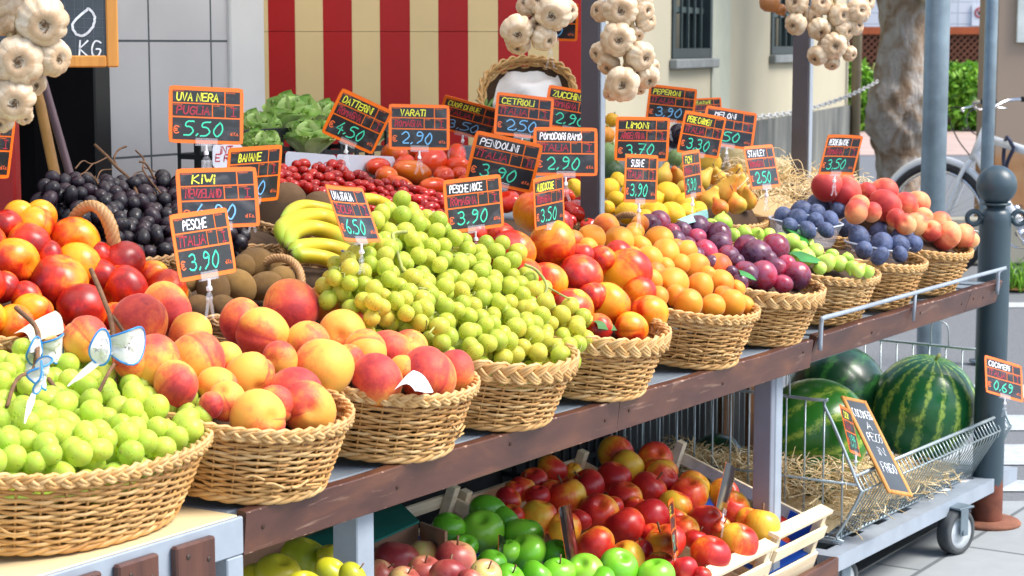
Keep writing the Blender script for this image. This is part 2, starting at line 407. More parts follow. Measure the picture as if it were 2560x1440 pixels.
# white building and lattice fence across the street
def face_frame(x, y, D): return Mat4(np.stack([Rt, Vd, Kz], 1), np.append(atd(x, y, D)[:2], 0))
def mk_wtile():
    m = NM('white_facade_tiles'); v = m.obj(); nd = m.t.nodes.new('ShaderNodeTexBrick'); m.set(nd.inputs['Vector'], m.mapping(v, rot=(PI / 2, 0, 0)))
    nd.offset = 0; nd.inputs['Color1'].default_value = (0.74, 0.76, 0.80, 1); nd.inputs['Color2'].default_value = (0.70, 0.72, 0.77, 1)
    nd.inputs['Mortar'].default_value = (0.50, 0.53, 0.58, 1); nd.inputs['Scale'].default_value = 1; nd.inputs['Mortar Size'].default_value = 0.012
    nd.inputs['Brick Width'].default_value = 0.34; nd.inputs['Row Height'].default_value = 0.2
    m.p(Base_Color=nd.outputs[0], Roughness=0.6); return m.m
wb = thing('white_building', 'white tiled building beyond the lattice fence', 'building', M=face_frame(2300, 115, 36))
b = MB(); b.box((-3.2, 0, 0), (4.5, 5, 6)); b.build('wall', mk_wtile(), wb, smooth=False)
b = MB(); b.box((-3.3, -.15, 6.0), (4.6, 5.1, 6.2)); b.build('roof', RENDER_W, wb, smooth=False)
ns = thing('parking_sign', 'white no parking notice with a red ring on the white building', 'sign', M=Mat4(np.stack([Rt, Vd, Kz], 1), atd(2449, 37, 35.9)))
b = MB(); b.box((-0.14, -0.012, -0.2), (0.14, 0.012, 0.2)); b.build('board', WHITE_PL, ns, smooth=False)
b = MB(); an = np.linspace(0, 2 * PI, 25)[:-1]; b.tube([(0.085 * math.cos(t), -0.02, 0.04 + 0.085 * math.sin(t)) for t in an], 0.016, 6, closed=True, flat=.4)
b.tube([(-.055, -.02, .095), (.055, -.02, -.015)], .011, 6); b.build('ring', plain('red_sign_print', (0.45, 0.05, 0.05), 0.5), ns)
b = MB(); b.box((-.03, -.019, .0), (.03, -.0125, .07)); b.build('symbol', DARK, ns, smooth=False)
lf = thing('lattice_fence', 'orange wooden lattice fence above the green hedge', 'fence', M=face_frame(2300, 115, 34))
ORG = plain('orange_fence_wood', (0.42, 0.09, 0.025), 0.7, var=.15, scale=3); BRN = plain('brown_lattice_wood', (0.17, 0.055, 0.028), 0.75, var=.2, scale=3)
b = MB(); b.box((-1.75, -.04, 1.60), (1.95, .04, 1.73)); b.build('rail', ORG, lf, smooth=False)
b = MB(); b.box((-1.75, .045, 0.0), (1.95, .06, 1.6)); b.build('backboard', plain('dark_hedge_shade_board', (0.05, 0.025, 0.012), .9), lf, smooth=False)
b = MB(); s2 = math.sqrt(.5)
for k in np.arange(-3.6, 3.6, .115):
    for sg in (-1, 1):
        a0 = np.array([k - sg * .8, 0, 0.0]); a1 = np.array([k + sg * .8, 0, 1.6])
        if max(a0[0], a1[0]) < -1.75 or min(a0[0], a1[0]) > 1.95: continue
        t0, t1 = 0.0, 1.0
        dx = a1[0] - a0[0]
        for lim in (-1.75, 1.95):
            tt = (lim - a0[0]) / dx
            if 0 < tt < 1:
                if (dx > 0) == (lim < 0): t0 = max(t0, tt)
                else: t1 = min(t1, tt)
        if t1 - t0 < .02: continue
        p0 = a0 + (a1 - a0) * t0; p1 = a0 + (a1 - a0) * t1; d = nrm(p1 - p0); n_ = np.array([-d[2], 0, d[0]]) * .017; yv = -.012 if sg > 0 else .004
        b.add([p0 + n_ + (0, yv, 0), p0 - n_ + (0, yv, 0), p1 - n_ + (0, yv, 0), p1 + n_ + (0, yv, 0), p0 + n_ + (0, yv + .012, 0), p0 - n_ + (0, yv + .012, 0), p1 - n_ + (0, yv + .012, 0), p1 + n_ + (0, yv + .012, 0)],
              [(0, 1, 2, 3), (7, 6, 5, 4), (0, 3, 7, 4), (1, 5, 6, 2)])
b.build('lattice', BRN, lf, smooth=False)
for x in (-1.78, 0.1, 1.98):
    b = MB(); b.box((x - .03, -.05, 0), (x + .03, .05, 1.75)); b.build('post', ORG, lf, smooth=False)
def leafmat(name, a, b_, c_):
    m = NM(name); t = m.tint()
    m.p(Base_Color=m.ramp(t, [(0.0, a), (0.5, b_), (1.0, c_)]), Roughness=0.55, Specular_IOR_Level=.4); return m.m
LEAF = leafmat('hedge_leaves', (0.05, 0.16, 0.012), (0.14, 0.36, 0.02), (0.30, 0.58, 0.05))
def leaves(b, pts, size, rng, tint=None):
    n = len(pts); nv = rng.normal(size=(n, 3)); nv /= np.linalg.norm(nv, axis=1)[:, None]
    u = np.cross(nv, rng.normal(size=(n, 3))); u /= np.linalg.norm(u, axis=1)[:, None]; v = np.cross(nv, u)
    s = size * rng.uniform(.6, 1.3, (n, 1))
    V = np.stack([pts - u * s, pts - v * s * .45 + nv * s * .12, pts + u * s, pts + v * s * .45 + nv * s * .12], 1).reshape(-1, 3)
    t = rng.uniform(0, 1, n) if tint is None else tint
    b.add(V, [(4 * i, 4 * i + 1, 4 * i + 2, 4 * i + 3) for i in range(n)], 0, np.repeat(t, 4))
hg = thing('hedge', 'bright green overgrown hedge in front of the lattice fence', 'hedge', M=face_frame(2300, 115, 33))
rg = np.random.default_rng(3); n = 9000
x = rg.uniform(-1.75, 1.9, n); topz = .95 + .22 * np.sin(x * 4.1) + .15 * np.sin(x * 9.3 + 1) + .1 * np.sin(x * 17)
z = topz * rg.uniform(0, 1, n) ** .7; y = -.35 + rg.normal(0, .22, n)
b = MB(); leaves(b, np.stack([x, y, z], 1), .075, rg, np.clip(rg.normal(.50, .42, n), 0, 1)); b.build('foliage', LEAF, hg, smooth=False)
b = MB()
for k in range(26):
    xx = rg.uniform(-1.7, 1.85); b.tube(bez([(xx, -.3, 0), (xx + rg.normal(0, .08), -.3, .5), (xx + rg.normal(0, .2), -.35, 1.0 + rg.uniform(0, .25))], 4), .008, 4)
b.build('stems', STEMG, hg)

# tree in front of the hedge
TD = 15.0
tp = atd(2262, 115, TD); tr = thing('plane_tree', 'thick grey tree trunk with knobbly burls behind the stall', 'tree', M=Mat4(np.stack([Rt, Vd, Kz], 1), (tp[0], tp[1], 0)))
def mk_bark():
    m = NM('knobbly_bark'); v = m.obj(); n1 = m.noise(4.5, v, 6, .8); n2 = m.noise(22, m.mapping(v, (1, 1, .45)), 6, .5)
    c = m.ramp(n1, [(0.36, (0.20, 0.12, 0.07)), (0.47, (0.40, 0.31, 0.23)), (0.56, (0.54, 0.51, 0.48)), (0.7, (0.62, 0.60, 0.58))])
    c = m.mix(m.math('MULTIPLY', n2, .70), c, (0.13, 0.085, 0.055))
    m.p(Base_Color=c, Roughness=.9, Normal=m.bump(n2, .8, .03)); return m.m
prof = [(-60, 62), (0, 70), (40, 64), (70, 58), (140, 60), (200, 64), (230, 78), (280, 84), (330, 80), (362, 66), (400, 56), (470, 53), (600, 58), (690, 75)]
py = np.array([p[0] for p in prof]); pr = np.array([p[1] for p in prof]) / F * TD
zz = np.array([float(atd(2262, p, TD)[2]) for p in py]); zz[-1] = min(zz[-1], -.02)
zq = np.linspace(zz[-1], zz[0], 90); rq = np.interp(zq, zz[::-1], pr[::-1]); an = np.arange(40) * 2 * PI / 40
G = np.zeros((90, 41, 3)); ph = rg.uniform(0, 6, 12)
for i, (zc, rc) in enumerate(zip(zq, rq)):
    a_ = np.append(an, 0); k = 1 + .05 * np.sin(3 * a_ + zc * 5 + ph[0]) + .04 * np.sin(7 * a_ - zc * 11 + ph[1]) + .025 * np.sin(13 * a_ + zc * 23 + ph[2])
    burl = math.exp(-((zc - .80) / .22) ** 2); k = k + burl * (.06 * np.sin(9 * a_ + 30 * zc) + .05 * np.sin(15 * a_ - 47 * zc))
    G[i, :, 0] = rc * k * np.cos(a_) - .03 * math.sin(zc * 2); G[i, :, 1] = rc * k * np.sin(a_); G[i, :, 2] = zc
b = MB(); b.grid(G)
for sx, ln in ((-.5, 1.6), (.45, 1.8), (.05, 2.1)):
    b.tube(bez([(0, 0, 1.5), (sx * .35, .05, 2.0), (sx, .2, 1.6 + ln)], 6), np.linspace(.16, .05, 13), 10)
b.build('trunk', mk_bark(), tr)
b = MB(); q = rg.normal(size=(2600, 3)); q /= np.linalg.norm(q, axis=1)[:, None]; q *= (rg.uniform(.4, 1, (2600, 1))) * (1.7, 1.5, .9); q += (0, .2, 3.6)
q2 = rg.normal(0, .05, (60, 3)) + (.16, -.30, 1.83)
leaves(b, np.vstack([q, q2]), .07, rg); b.build('crown', LEAF, tr, smooth=False)
# white chain between building and tree
b = MB(); c0 = atd(1885, 293, 11.0); c1 = atd(2195, 203, 14.6); nl = 46
mid = np.array([c0 + (c1 - c0) * t - Kz * .05 * 4 * t * (1 - t) for t in np.linspace(0, 1, nl)])
for i in range(nl - 1):
    d = nrm(mid[i + 1] - mid[i]); cc = (mid[i] + mid[i + 1]) / 2; l = np.linalg.norm(mid[i + 1] - mid[i]) * .64
    sdv = nrm(np.cross(d, Kz)) if i % 2 else nrm(np.cross(d, np.cross(d, Kz)))
    b.tube([cc + d * l * math.cos(t) + sdv * .013 * math.sin(t) for t in np.linspace(0, 2 * PI, 11)[:-1]], .0045, 5, closed=True)
o = b.build('white_chain', plain('dull_white_chain', (.42, .43, .43), .5)); tag(o, 'white plastic chain strung across to the tree trunk', 'chain')

# right hand wall pier
def mk_pier():
    m = NM('peeling_beige_wall'); v = m.obj(); Zs = m.n('SeparateXYZ', {0: v}, out=2); n1 = m.noise(2.5, v, 5, .6)
    lo = m.ramp(m.math('ADD', Zs, m.math('MULTIPLY', n1, .35)), [(0.0, (1, 1, 1)), (0.85, (1, 1, 1)), (0.95, (0, 0, 0))])
    c = m.mix(lo, (0.36, 0.27, 0.20), m.ramp(n1, [(0.35, (0.34, 0.15, 0.06)), (0.65, (0.46, 0.27, 0.13))]))
    st = m.ramp(m.noise(4, m.mapping(v, loc=(.4, 0, .2)), 6, .8), [(.55, (0, 0, 0)), (.62, (1, 1, 1))])
    band = m.math('MULTIPLY', st, m.ramp(Zs, [(.55, (0, 0, 0)), (.62, (1, 1, 1)), (.82, (1, 1, 1)), (.9, (0, 0, 0))]))
    m.p(Base_Color=m.mix(m.math('MULTIPLY', band, .8), c, (.10, .085, .07)), Roughness=.9, Normal=m.bump(n1, .2)); return m.m
rp = thing('wall_pier', 'beige wall pier with peeling orange lower part at the right edge', 'wall', M=face_frame(2492, 115, 12.6))
b = MB(); b.box((0, 0, 0), (1.6, .5, 4.2), bev=.01); b.build('wall', mk_pier(), rp, smooth=False)
b = MB(); b.box((-.33, -.11, 0), (1.65, -.002, .30), bev=.012); b.build('base', plain('pale_stone_base', (.36, .34, .27), .85, var=.15, scale=3), rp, smooth=False)
b = MB(); b.box((.12, -.03, 1.42), (.5, -.002, 2.0), bev=.004); b.build('notice_board', plain('pale_notice', (.62, .66, .62), .6), rp, smooth=False)
wd = thing('weed', 'tuft of green weeds at the foot of the right hand wall', 'plant', loc=tuple(onz(2540, 722, 0)))
b = MB()
for k in range(90):
    a_ = rg.uniform(0, 2 * PI); h = rg.uniform(.06, .2); s = rg.uniform(.02, .12); x0_, y0_ = rg.normal(0, .06, 2)
    b.tube(bez([(x0_, y0_, 0), (x0_ + s * .4 * math.cos(a_), y0_ + s * .4 * math.sin(a_), h * .7), (x0_ + s * math.cos(a_), y0_ + s * math.sin(a_), h)], 3), np.linspace(.006, .001, 7), 3, c=rg.uniform(0, 1))
b.build('blades', LEAF, wd)
b = MB(); b.lathe([(0.02, 0), (.12, .005), (.08, .012), (.02, .014)], 14); b.build('dry_litter', plain('dry_orange_litter', (.40, .20, .07), .9), wd)

# galvanised posts behind the stall
def pole(name, xy0, xy1, wpx, D, label):
    P0 = atd(*xy0, D); r_ = wpx / F * D / 2; t = thing(name, label, 'post', (P0[0], P0[1], 0))
    b = MB(); b.tube([(0, 0, 0), (0, 0, 1.3), (0, 0, 3.2)], r_, 24); b.build('tube', GALV, t)
    b = MB(); b.lathe([(r_ * 1.02, 0.0), (r_ * 1.9, 0.001), (r_ * 1.9, .010), (r_ * 1.02, .012)], 24); b.build('foot_plate', GALV, t)
    return t
pole('steel_post', (2337, 300), None, 62, 6.9, 'thick galvanised steel post behind the white peaches')
pole('steel_post', (2474, 200), None, 32, 8.6, 'thin galvanised steel post in front of the bicycle handlebar')

# ================================================================ bicycle
bd = nrm(.8 * Rt - .6 * Vd); bl_ = nrm(np.array([-bd[1], bd[0], 0]))
fh = atd(2340, 575, 12.0)
bk = thing('bicycle', 'silver city bicycle standing by the pier behind the bollard', 'bicycle', M=Mat4(np.stack([bd, bl_, Kz], 1), (fh[0], fh[1], 0)))
SILV = plain('silver_bike_paint', (0.74, 0.76, 0.79), 0.3, metal=.2, var=.06); CHR = plain('chrome', (0.7, .7, .72), .15, metal=1.0, var=.05)
def tubes(name, segs, m, parent, n=10):
    b = MB()
    for pts, r_ in segs: b.tube(pts, r_, n)
    return b.build(name, m, parent)
hd0, hd1 = np.array([.235, 0, .74]), np.array([.30, 0, .90])
tubes('frame', [([hd0 - (.01, 0, .02), hd1 + (.005, 0, .02)], .026), ([hd1 - (0.01, 0, .04), (.86, 0, .70)], .026), ([hd0 + (.01, 0, .02), (.56, 0, .30)], .029), ([(.56, 0, .30), (.86, 0, .70), (.90, 0, .80)], .02),
    ([(.56, .03, .30), (1.08, .05, .34)], .011), ([(.56, -.03, .30), (1.08, -.05, .34)], .011), ([(.86, .01, .70), (1.08, .05, .34)], .010), ([(.86, -.01, .70), (1.08, -.05, .34)], .010)], SILV, bk)
tubes('fork', [(bez([hd0, (.18, .03, .66), (.08, .05, .42), (0, .05, .34)], 5), .014), (bez([hd0, (.18, -.03, .66), (.08, -.05, .42), (0, -.05, .34)], 5), .014)], SILV, bk)
hb = tubes('handlebar', [([hd1, (.33, 0, .98), (.30, 0, 1.02)], .016), (bez([(.42, -.30, 1.08), (.33, -.24, 1.07), (.29, -.10, 1.03), (.29, .10, 1.03), (.33, .24, 1.07), (.42, .30, 1.08)], 6), .012)], CHR, bk)
for s in (-1, 1): tubes('grip', [([(.40, s * .288, 1.079), (.50, s * .335, 1.085)], .017)], BLACK, hb)
tubes('brake_lever', [(bez([(.31, -.19, 1.05), (.25, -.24, 1.03), (.30, -.32, 1.02)], 4), .006), (bez([(.31, .19, 1.05), (.25, .24, 1.03), (.30, .32, 1.02)], 4), .006)], CHR, hb)
tubes('cable', [(bez([(.27, -.2, 1.04), (.10, -.10, 1.02), (.12, 0, .85), (.22, .02, .72)], 8), .004), (bez([(.27, .2, 1.04), (.14, .12, 1.0), (.2, .05, .88), (.5, .03, .80)], 8), .004)], BLACK, bk, 5)
for cx in (0, 1.08):
    an = np.linspace(0, 2 * PI, 49)[:-1]
    wh = MB(); wh.tube([(cx + .335 * math.cos(t), 0, .34 + .335 * math.sin(t)) for t in an], .021, 8, closed=True); wo = wh.build('wheel', BLACK, bk)
    q = MB(); q.tube([(cx + .306 * math.cos(t), 0, .34 + .306 * math.sin(t)) for t in an], .011, 6, closed=True); q.build('rim', CHR, wo)
    q = MB()
    for k in range(32):
        t = k * 2 * PI / 32; s = .025 if k % 2 else -.025; q.tube([(cx + .02 * math.cos(t + .8), s, .34 + .02 * math.sin(t + .8)), (cx + .30 * math.cos(t), 0, .34 + .30 * math.sin(t))], .0015, 3)
    q.tube([(cx, -.05, .34), (cx, .05, .34)], .02, 10); q.build('spokes', CHR, wo)
    q = MB(); arc = np.linspace(.15 * PI, .95 * PI, 18) if cx == 0 else np.linspace(-.05 * PI, .85 * PI, 18)
    q.tube([(cx + .375 * math.cos(t), 0, .34 + .375 * math.sin(t)) for t in arc], .024, 6, flat=.5); q.build('mudguard', SILV, bk)
b = MB(); b.lathe([(0.001, 0), (.09, .0), (.10, .03), (.06, .05), (.001, .055)], 16, O=(.93, 0, .84)); b.tube([(.90, 0, .76), (.915, 0, .85)], .014, 8); b.build('saddle', BLACK, bk)
an = np.linspace(0, 2 * PI, 25)[:-1]
tubes('crankset', [([(.56, -.08, .30), (.56, .08, .30)], .022), ([(.56, -.085, .30), (.66, -.085, .17)], .011), ([(.56, .085, .30), (.46, .085, .43)], .011), ([(.66, -.09, .17), (.66, -.18, .17)], .02), ([(.46, .09, .43), (.46, .18, .43)], .02),
    ([(.56 + .09 * math.cos(t), -.055, .30 + .09 * math.sin(t)) for t in an], .006)], CHR, bk)
tubes('lock', [(bez([(.50, -.04, .80), (.47, -.06, .86), (.43, 0, .84), (.40, .05, .74), (.42, .03, .66), (.46, -.03, .72), (.50, -.04, .80)], 5), .012)], plain('blue_black_lock', (.02, .025, .06), .5), bk)

# ================================================================ bollard
D = 5.80; bp = onz(2466, 1308, 0)
bo = thing('bollard', 'dark blue grey iron bollard with a ball top and two ring lugs', 'bollard', M=Mat4(np.stack([Rt, Vd, Kz], 1), bp))
def mk_boll():
    m = NM('blue_grey_bollard_paint'); v = m.obj(); Zs = m.n('SeparateXYZ', {0: v}, out=2); nz = m.noise(14, m.mapping(v, (1, 1, .35)), 5, .6)
    r_ = m.math('LESS_THAN', m.math('ADD', Zs, m.math('MULTIPLY', nz, -.16)), .045)
    base = m.ramp(m.noise(3, v, 4), [(.3, (.028, .052, .068)), (.7, (.045, .078, .098))])
    rc = m.ramp(m.noise(25, v, 5), [(.3, (.10, .025, .014)), (.7, (.20, .06, .03))])
    m.p(Base_Color=m.mix(r_, base, rc), Roughness=m.math('ADD', .38, m.math('MULTIPLY', r_, .45)), Normal=m.bump(m.noise(30, v, 3), .06)); return m.m
BOL = mk_boll(); RUST = plain('rusty_iron', (.20, .075, .04), .85, var=.3, scale=14, bump=.2)
dB = proj(bp + Kz * .7)[2]; rr = 38.5 / F * dB
zt = float(atd(2466, 522, dB)[2]); zb_ = float(atd(2466, 461, dB)[2]); rs = 50 / F * dB
b = MB(); b.lathe([(rr * 1.02, .0), (rr, .02), (rr, zt - .03), (rr * .97, zt - .012), (rr * .80, zt), (rr * .62, zt + .004), (rr * .62, zb_ - rs * .8)], 32); b.build('column', BOL, bo)
b = MB(); t = np.linspace(-PI / 2, PI / 2, 18); b.lathe([(max(.0005, rs * math.cos(a)), zb_ + rs * math.sin(a)) for a in t], 32); b.build('ball', BOL, bo)
b = MB(); b.lathe([(rr * .62, zb_ - rs * .98), (rr * .95, zb_ - rs * .97), (rr * .95, zb_ - rs * .88), (rr * .62, zb_ - rs * .85)], 28); b.build('collar', BOL, bo)
for s in (-1, 1):
    b = MB(); zr = float(atd(2466, 542, dB)[2]); c0 = np.array([s * (rr + .021), -.01, zr])
    b.tube([c0 + .019 * np.array([math.cos(k), 0, math.sin(k)]) for k in np.linspace(0, 2 * PI, 25)[:-1]], .0075, 8, closed=True); b.tube([(s * rr * .8, -.01, zr), (s * (rr + .004), -.01, zr)], .009, 8); b.build('ring_lug', BOL, bo)
b = MB(); b.lathe([(rr * 1.04, .0), (.098, .0), (.10, .006), (.094, .012), (rr * 1.04, .014)], 32); b.build('base_plate', RUST, bo)

# ================================================================ the stall
X1 = 3.318
st = thing('market_stall', 'long grey steel fruit stall with brown boards along its front edge', 'market stall')
b = MB(); b.box((0.0, .012, .703), (2.0, .44, .725), bev=.002); b.build('shelf', STEEL_DK, st, smooth=False)
for i, x in enumerate(np.arange(2.03, 3.29, .105)):
    b = MB(); b.box((x, .014, .700), (x + .062, .44, .722), bev=.002); b.build('shelf_slat', STEEL_DK, st, smooth=False)
b = MB(); b.box((2.002, .02, .66), (3.30, .045, .698)); b.box((2.002, .38, .66), (3.30, .41, .698)); b.build('shelf_bearer', STEEL_DK, st, smooth=False)
# leaning front boards
def fascia(x0, x1, zt_, hgt, lean, joint=None):
    q = MB(); n = 60; R_ = rotm('X', lean)
    ys = [(-.010, 0), (.008, 0), (.008, -hgt), (-.010, -hgt)]
    prof_ = [(-.010, -.0018), (-.0082, 0), (.008, 0), (.008, -hgt), (-.0082, -hgt), (-.010, -hgt + .0018), (-.010, -hgt + .006), (-.010, -.007)]
    xs_ = np.linspace(x0, x1, n); V = []; C_ = []
    for x in xs_:
        for k, (y, z) in enumerate(prof_):
            p = R_ @ np.array([0, y, z]); V.append((x, p[1] - .012, zt_ + p[2] + .0012 * math.sin(x * 17) * (k < 3))); C_.append(1.0 if k in (0, 1, 4, 5) else .55)
    m_ = len(prof_); fs = []
    for i in range(n - 1):
        for k in range(m_): k2 = (k + 1) % m_; fs.append((i * m_ + k, i * m_ + k2, (i + 1) * m_ + k2, (i + 1) * m_ + k))
    fs.append(tuple(range(m_ - 1, -1, -1))); fs.append(tuple((n - 1) * m_ + k for k in range(m_)))
    q.add(V, fs, 0, np.array(C_)); o = q.build('front_board', FASCIA, st, smooth=False)
    nails = np.linspace(x0 + .04, x1 - .05, max(3, int((x1 - x0) / .24)))
    for i, x in enumerate(nails):
        q = MB(); zz_ = -hgt * (.45 + .12 * math.sin(i * 2.3)); p = R_ @ np.array([0, -.0102, zz_])
        q.lathe([(.0035, .0), (.0035, .001), (.001, .0005)], 8, O=(x, p[1] - .012, zt_ + p[2]), M=R_ @ rotm('X', PI / 2)); q.build('screw', plain('rusty_screw', (.06, .03, .02), .6, metal=.4), o)
    return o
fascia(.004, 1.10, .729, .066, .10); fascia(1.1025, 2.002, .729, .066, .12); fascia(2.022, 3.06, .736, .068, .30); fascia(3.0625, X1, .736, .068, .30)
# rail over the right half
q = MB(); rp_ = [(2.035, -.024, .70), (2.035, -.026, .765), (2.05, -.028, .775), (2.2, -.028, .774), (3.24, -.028, .770), (3.262, -.026, .762), (3.265, -.024, .70)]
q.tube(bez(rp_, 5), .0058, 8); q.tube([(2.62, -.024, .70), (2.62, -.028, .771)], .0045, 8); q.build('front_rail', STEEL, st)
# uprights
def post(x, y, z0, z1, wx, wy, m=STEEL): q = MB(); q.box((x - wx / 2, y - wy / 2, z0), (x + wx / 2, y + wy / 2, z1), bev=.002); return q.build('upright', m, st, smooth=False)
PM2 = plain('blue_grey_upright_paint', (.20, .22, .27), .42, var=.12)
PM = plain('shaded_upright_grey_brown', (.085, .078, .092), .42, var=.12, scale=10, bump=.03)  # uprights' shaded side put into the colour, the beams share it
for (px, py, Y) in ((1480, 300, .50), (2003, 300, .50)):
    P = ony(px, py, Y); q = MB(); q.box((P[0] - .012, Y - .025, .70), (P[0] + .006, Y + .025, 2.32), bev=.002); q.build('upright', PM, st, smooth=False)
    q = MB(); q.box((P[0] - .010, Y - .0305, .70), (P[0] + .010, Y - .0255, 2.31), bev=.001); q.build('upright_lit_face', STEEL, st, smooth=False)  # paler steel laid on as the lit front face of the dark upright
for px, wx in ((884, .046),):
    P = ony(px, 1380, .035); post(P[0], .035, .0, .70, wx, .05)
P = ony(1908, 1100, .055); post(P[0] + .004, .055, 0, .70, .022, .045, PM2); post(P[0] + .036, .047, 0, .70, .036, .03)
post(3.42, .60, 0, .70, .045, .045); post(3.36, .72, 0, .70, .05, .02, WHITE_PL); post(3.05, .72, 0, .70, .06, .02, mk_wood('dark_brown_plank', (.12, .055, .025), (.20, .095, .04)))
post(3.24, .72, 0, .70, .10, .02, mk_wood('brown_plank', (.16, .07, .03), (.26, .12, .05)))
b = MB(); b.box((0.0, .44, .80), (3.3, 1.35, .82)); b.box((0, .425, .69), (3.3, .439, .82)); b.build('back_tier', STEEL_DK, st, smooth=False)
b = MB(); b.box((-.02, .80, .02), (3.42, .82, .70)); b.build('added_shade_panel', plain('painted_under_stall_shade', (.03, .032, .035), .8), st, smooth=False)  # added dark panel, its colour stands in for the shade under the stall
b = MB(); b.box((.0, .03, .05), (2.19, .62, .075)); b.build('lower_shelf', STEEL_DK, st, smooth=False)
b = MB(); b.box((.31, -.012, .100), (2.20, .006, .170), bev=.002, c=.9); b.build('lower_board', FASCIA, st, smooth=False)
b = MB(); b.quad((-1.2, -.1, 2.335), (3.6, -.1, 2.335), (3.6, 1.28, 2.335), (-1.2, 1.28, 2.335)); cv = NM('cream_awning_canvas'); tl = cv.t.nodes.new('ShaderNodeBsdfTranslucent'); tl.inputs[0].default_value = (.92, .87, .78, 1); mx = cv.t.nodes.new('ShaderNodeMixShader'); mx.inputs[0].default_value = .88
cv.p(Base_Color=(.70, .62, .48), Roughness=.85); cv.t.links.new(cv.b.outputs[0], mx.inputs[1]); cv.t.links.new(tl.outputs[0], mx.inputs[2]); cv.t.links.new(mx.outputs[0], cv.t.nodes['Material Output'].inputs[0])
b.build('canopy', cv.m, st, smooth=False)  # unseen awning, its depth and strong translucency set to let light reach the back
for y in (-.08, .5, 1.25):
    b = MB(); b.box((-1.2, y - .015, 2.295), (3.6, y + .015, 2.328)); b.build('canopy_beam', PM, st, smooth=False)

# table at the left end
ft = thing('display_table', 'cream topped table with a grey steel frame and brown front slats at the left', 'table', (-.6, -.017, 0))
def loc(o_, x): return x + .6
SLATM = mk_wood('dark_varnished_slat', (.055, .022, .017), (.115, .045, .028), .35, (30, 30, 4))
CRT = plain('cream_table_laminate', (.74, .60, .34), .5, var=.06, scale=4, bump=.02)
b = MB(); b.box((-.62, .006, .712), (.598, .60, .7245), bev=.002); b.build('top', CRT, ft, smooth=False)
b = MB(); b.box((-.62, -.004, .668), (.5985, .0052, .7238), bev=.002); b.build('front_rail', STEEL, ft, smooth=False)
for x in (-.60, .562): b = MB(); b.box((x, -.0035, 0), (x + .036, .035, .667), bev=.002); b.build('leg', STEEL, ft, smooth=False)
for px0, px1 in ((412, 511), (266, 369), (110, 225), (-60, 60)):
    xa = ony(px0, 1400, -.012)[0] + .6; xb = ony(px1, 1400, -.012)[0] + .6
    b = MB(); b.box((xa, -.018, .30), (xb, -.0045, .713), bev=.003); so_ = b.build('slat', SLATM, ft, smooth=False)
    for k in (.28, .80):
        q = MB(); q.lathe([(.0038, 0), (.0038, .001), (.0015, .0013)], 10, O=(xa + (xb - xa) * k, -.018, .695 - .012 * (k > .5)), M=rotm('X', PI / 2)); q.build('screw', plain('dull_screw', (.07, .05, .04), .5, metal=.5), so_)

# ================================================================ trolley with wire basket
dk = thing('trolley', 'low grey steel trolley on castors under the right end of the stall', 'trolley', (2.21, 0, 0))
za, zb2 = .166, .140; Ld = 1.36
def dz(x): return za + (zb2 - za) * x / Ld
b = MB(); x_s = np.linspace(0, Ld, 2)
def slab(x0, x1, y0, y1, dt, th):
    V = [(x, y, dz(x) - dt - k * th) for k in (0, 1) for x, y in ((x0, y0), (x1, y0), (x1, y1), (x0, y1))]
    b.add(V, [(0, 1, 2, 3), (7, 6, 5, 4), (0, 4, 5, 1), (1, 5, 6, 2), (2, 6, 7, 3), (3, 7, 4, 0)])
slab(0, Ld, 0, .05, 0, .040)
holes = np.linspace(.06, Ld - .14, 8)
edges = [0.0]
for h in holes: edges += [h, h + .075]
edges.append(Ld)
for i in range(0, len(edges), 2): slab(edges[i], edges[i + 1], .0505, .15, .0006, .004)
slab(0, Ld, .1505, .70, .0, .03)
b.build('deck', STEEL, dk, smooth=False)
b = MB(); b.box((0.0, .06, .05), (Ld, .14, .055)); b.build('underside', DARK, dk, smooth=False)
def castor(x, y):
    c = thing('castor', '', '')
    for k in ('label', 'category'): del c[k]
    c.parent = dk; c.matrix_basis = Matrix.Translation((x, y, 0)) @ Matrix.Rotation(-.28, 4, 'Z')
    R_ = .064; q = MB(); q.lathe([(R_ * .72, -.020), (R_ * .96, -.019), (R_, -.013), (R_, .013), (R_ * .96, .019), (R_ * .72, .020), (R_ * .72, -.020)], 36, cap=False, O=(0, 0, R_), M=rotm('X', PI / 2)); q.build('tyre', plain('worn_grey_rubber', (.055, .062, .066), .75, var=.3, scale=30, bump=.1), c)
    q = MB(); q.lathe([(.008, -.016), (R_ * .45, -.014), (R_ * .55, -.010), (R_ * .72, -.0195), (R_ * .72, .0195), (R_ * .55, .010), (R_ * .45, .014), (.008, .016)], 32, O=(0, 0, R_), M=rotm('X', PI / 2)); q.build('hub', plain('pale_grey_castor_hub', (.50, .54, .56), .5, var=.2, scale=20), c)
    q = MB()
    for s in (-1, 1): q.box((-.014, s * .026 - .0015, R_ - .01), (.020, s * .026 + .0015, .128), bev=.001)
    q.box((-.02, -.028, .1285), (.045, .028, .134), bev=.001); q.tube([(0, -.032, R_), (0, .032, R_)], .008, 12); q.build('fork', GALV, c, smooth=False)
cw = onz(2398, 1385, 0); castor(cw[0] - 2.21, cw[1] + .012); castor(.15, .06); castor(.15, .62); castor(1.2, .62)
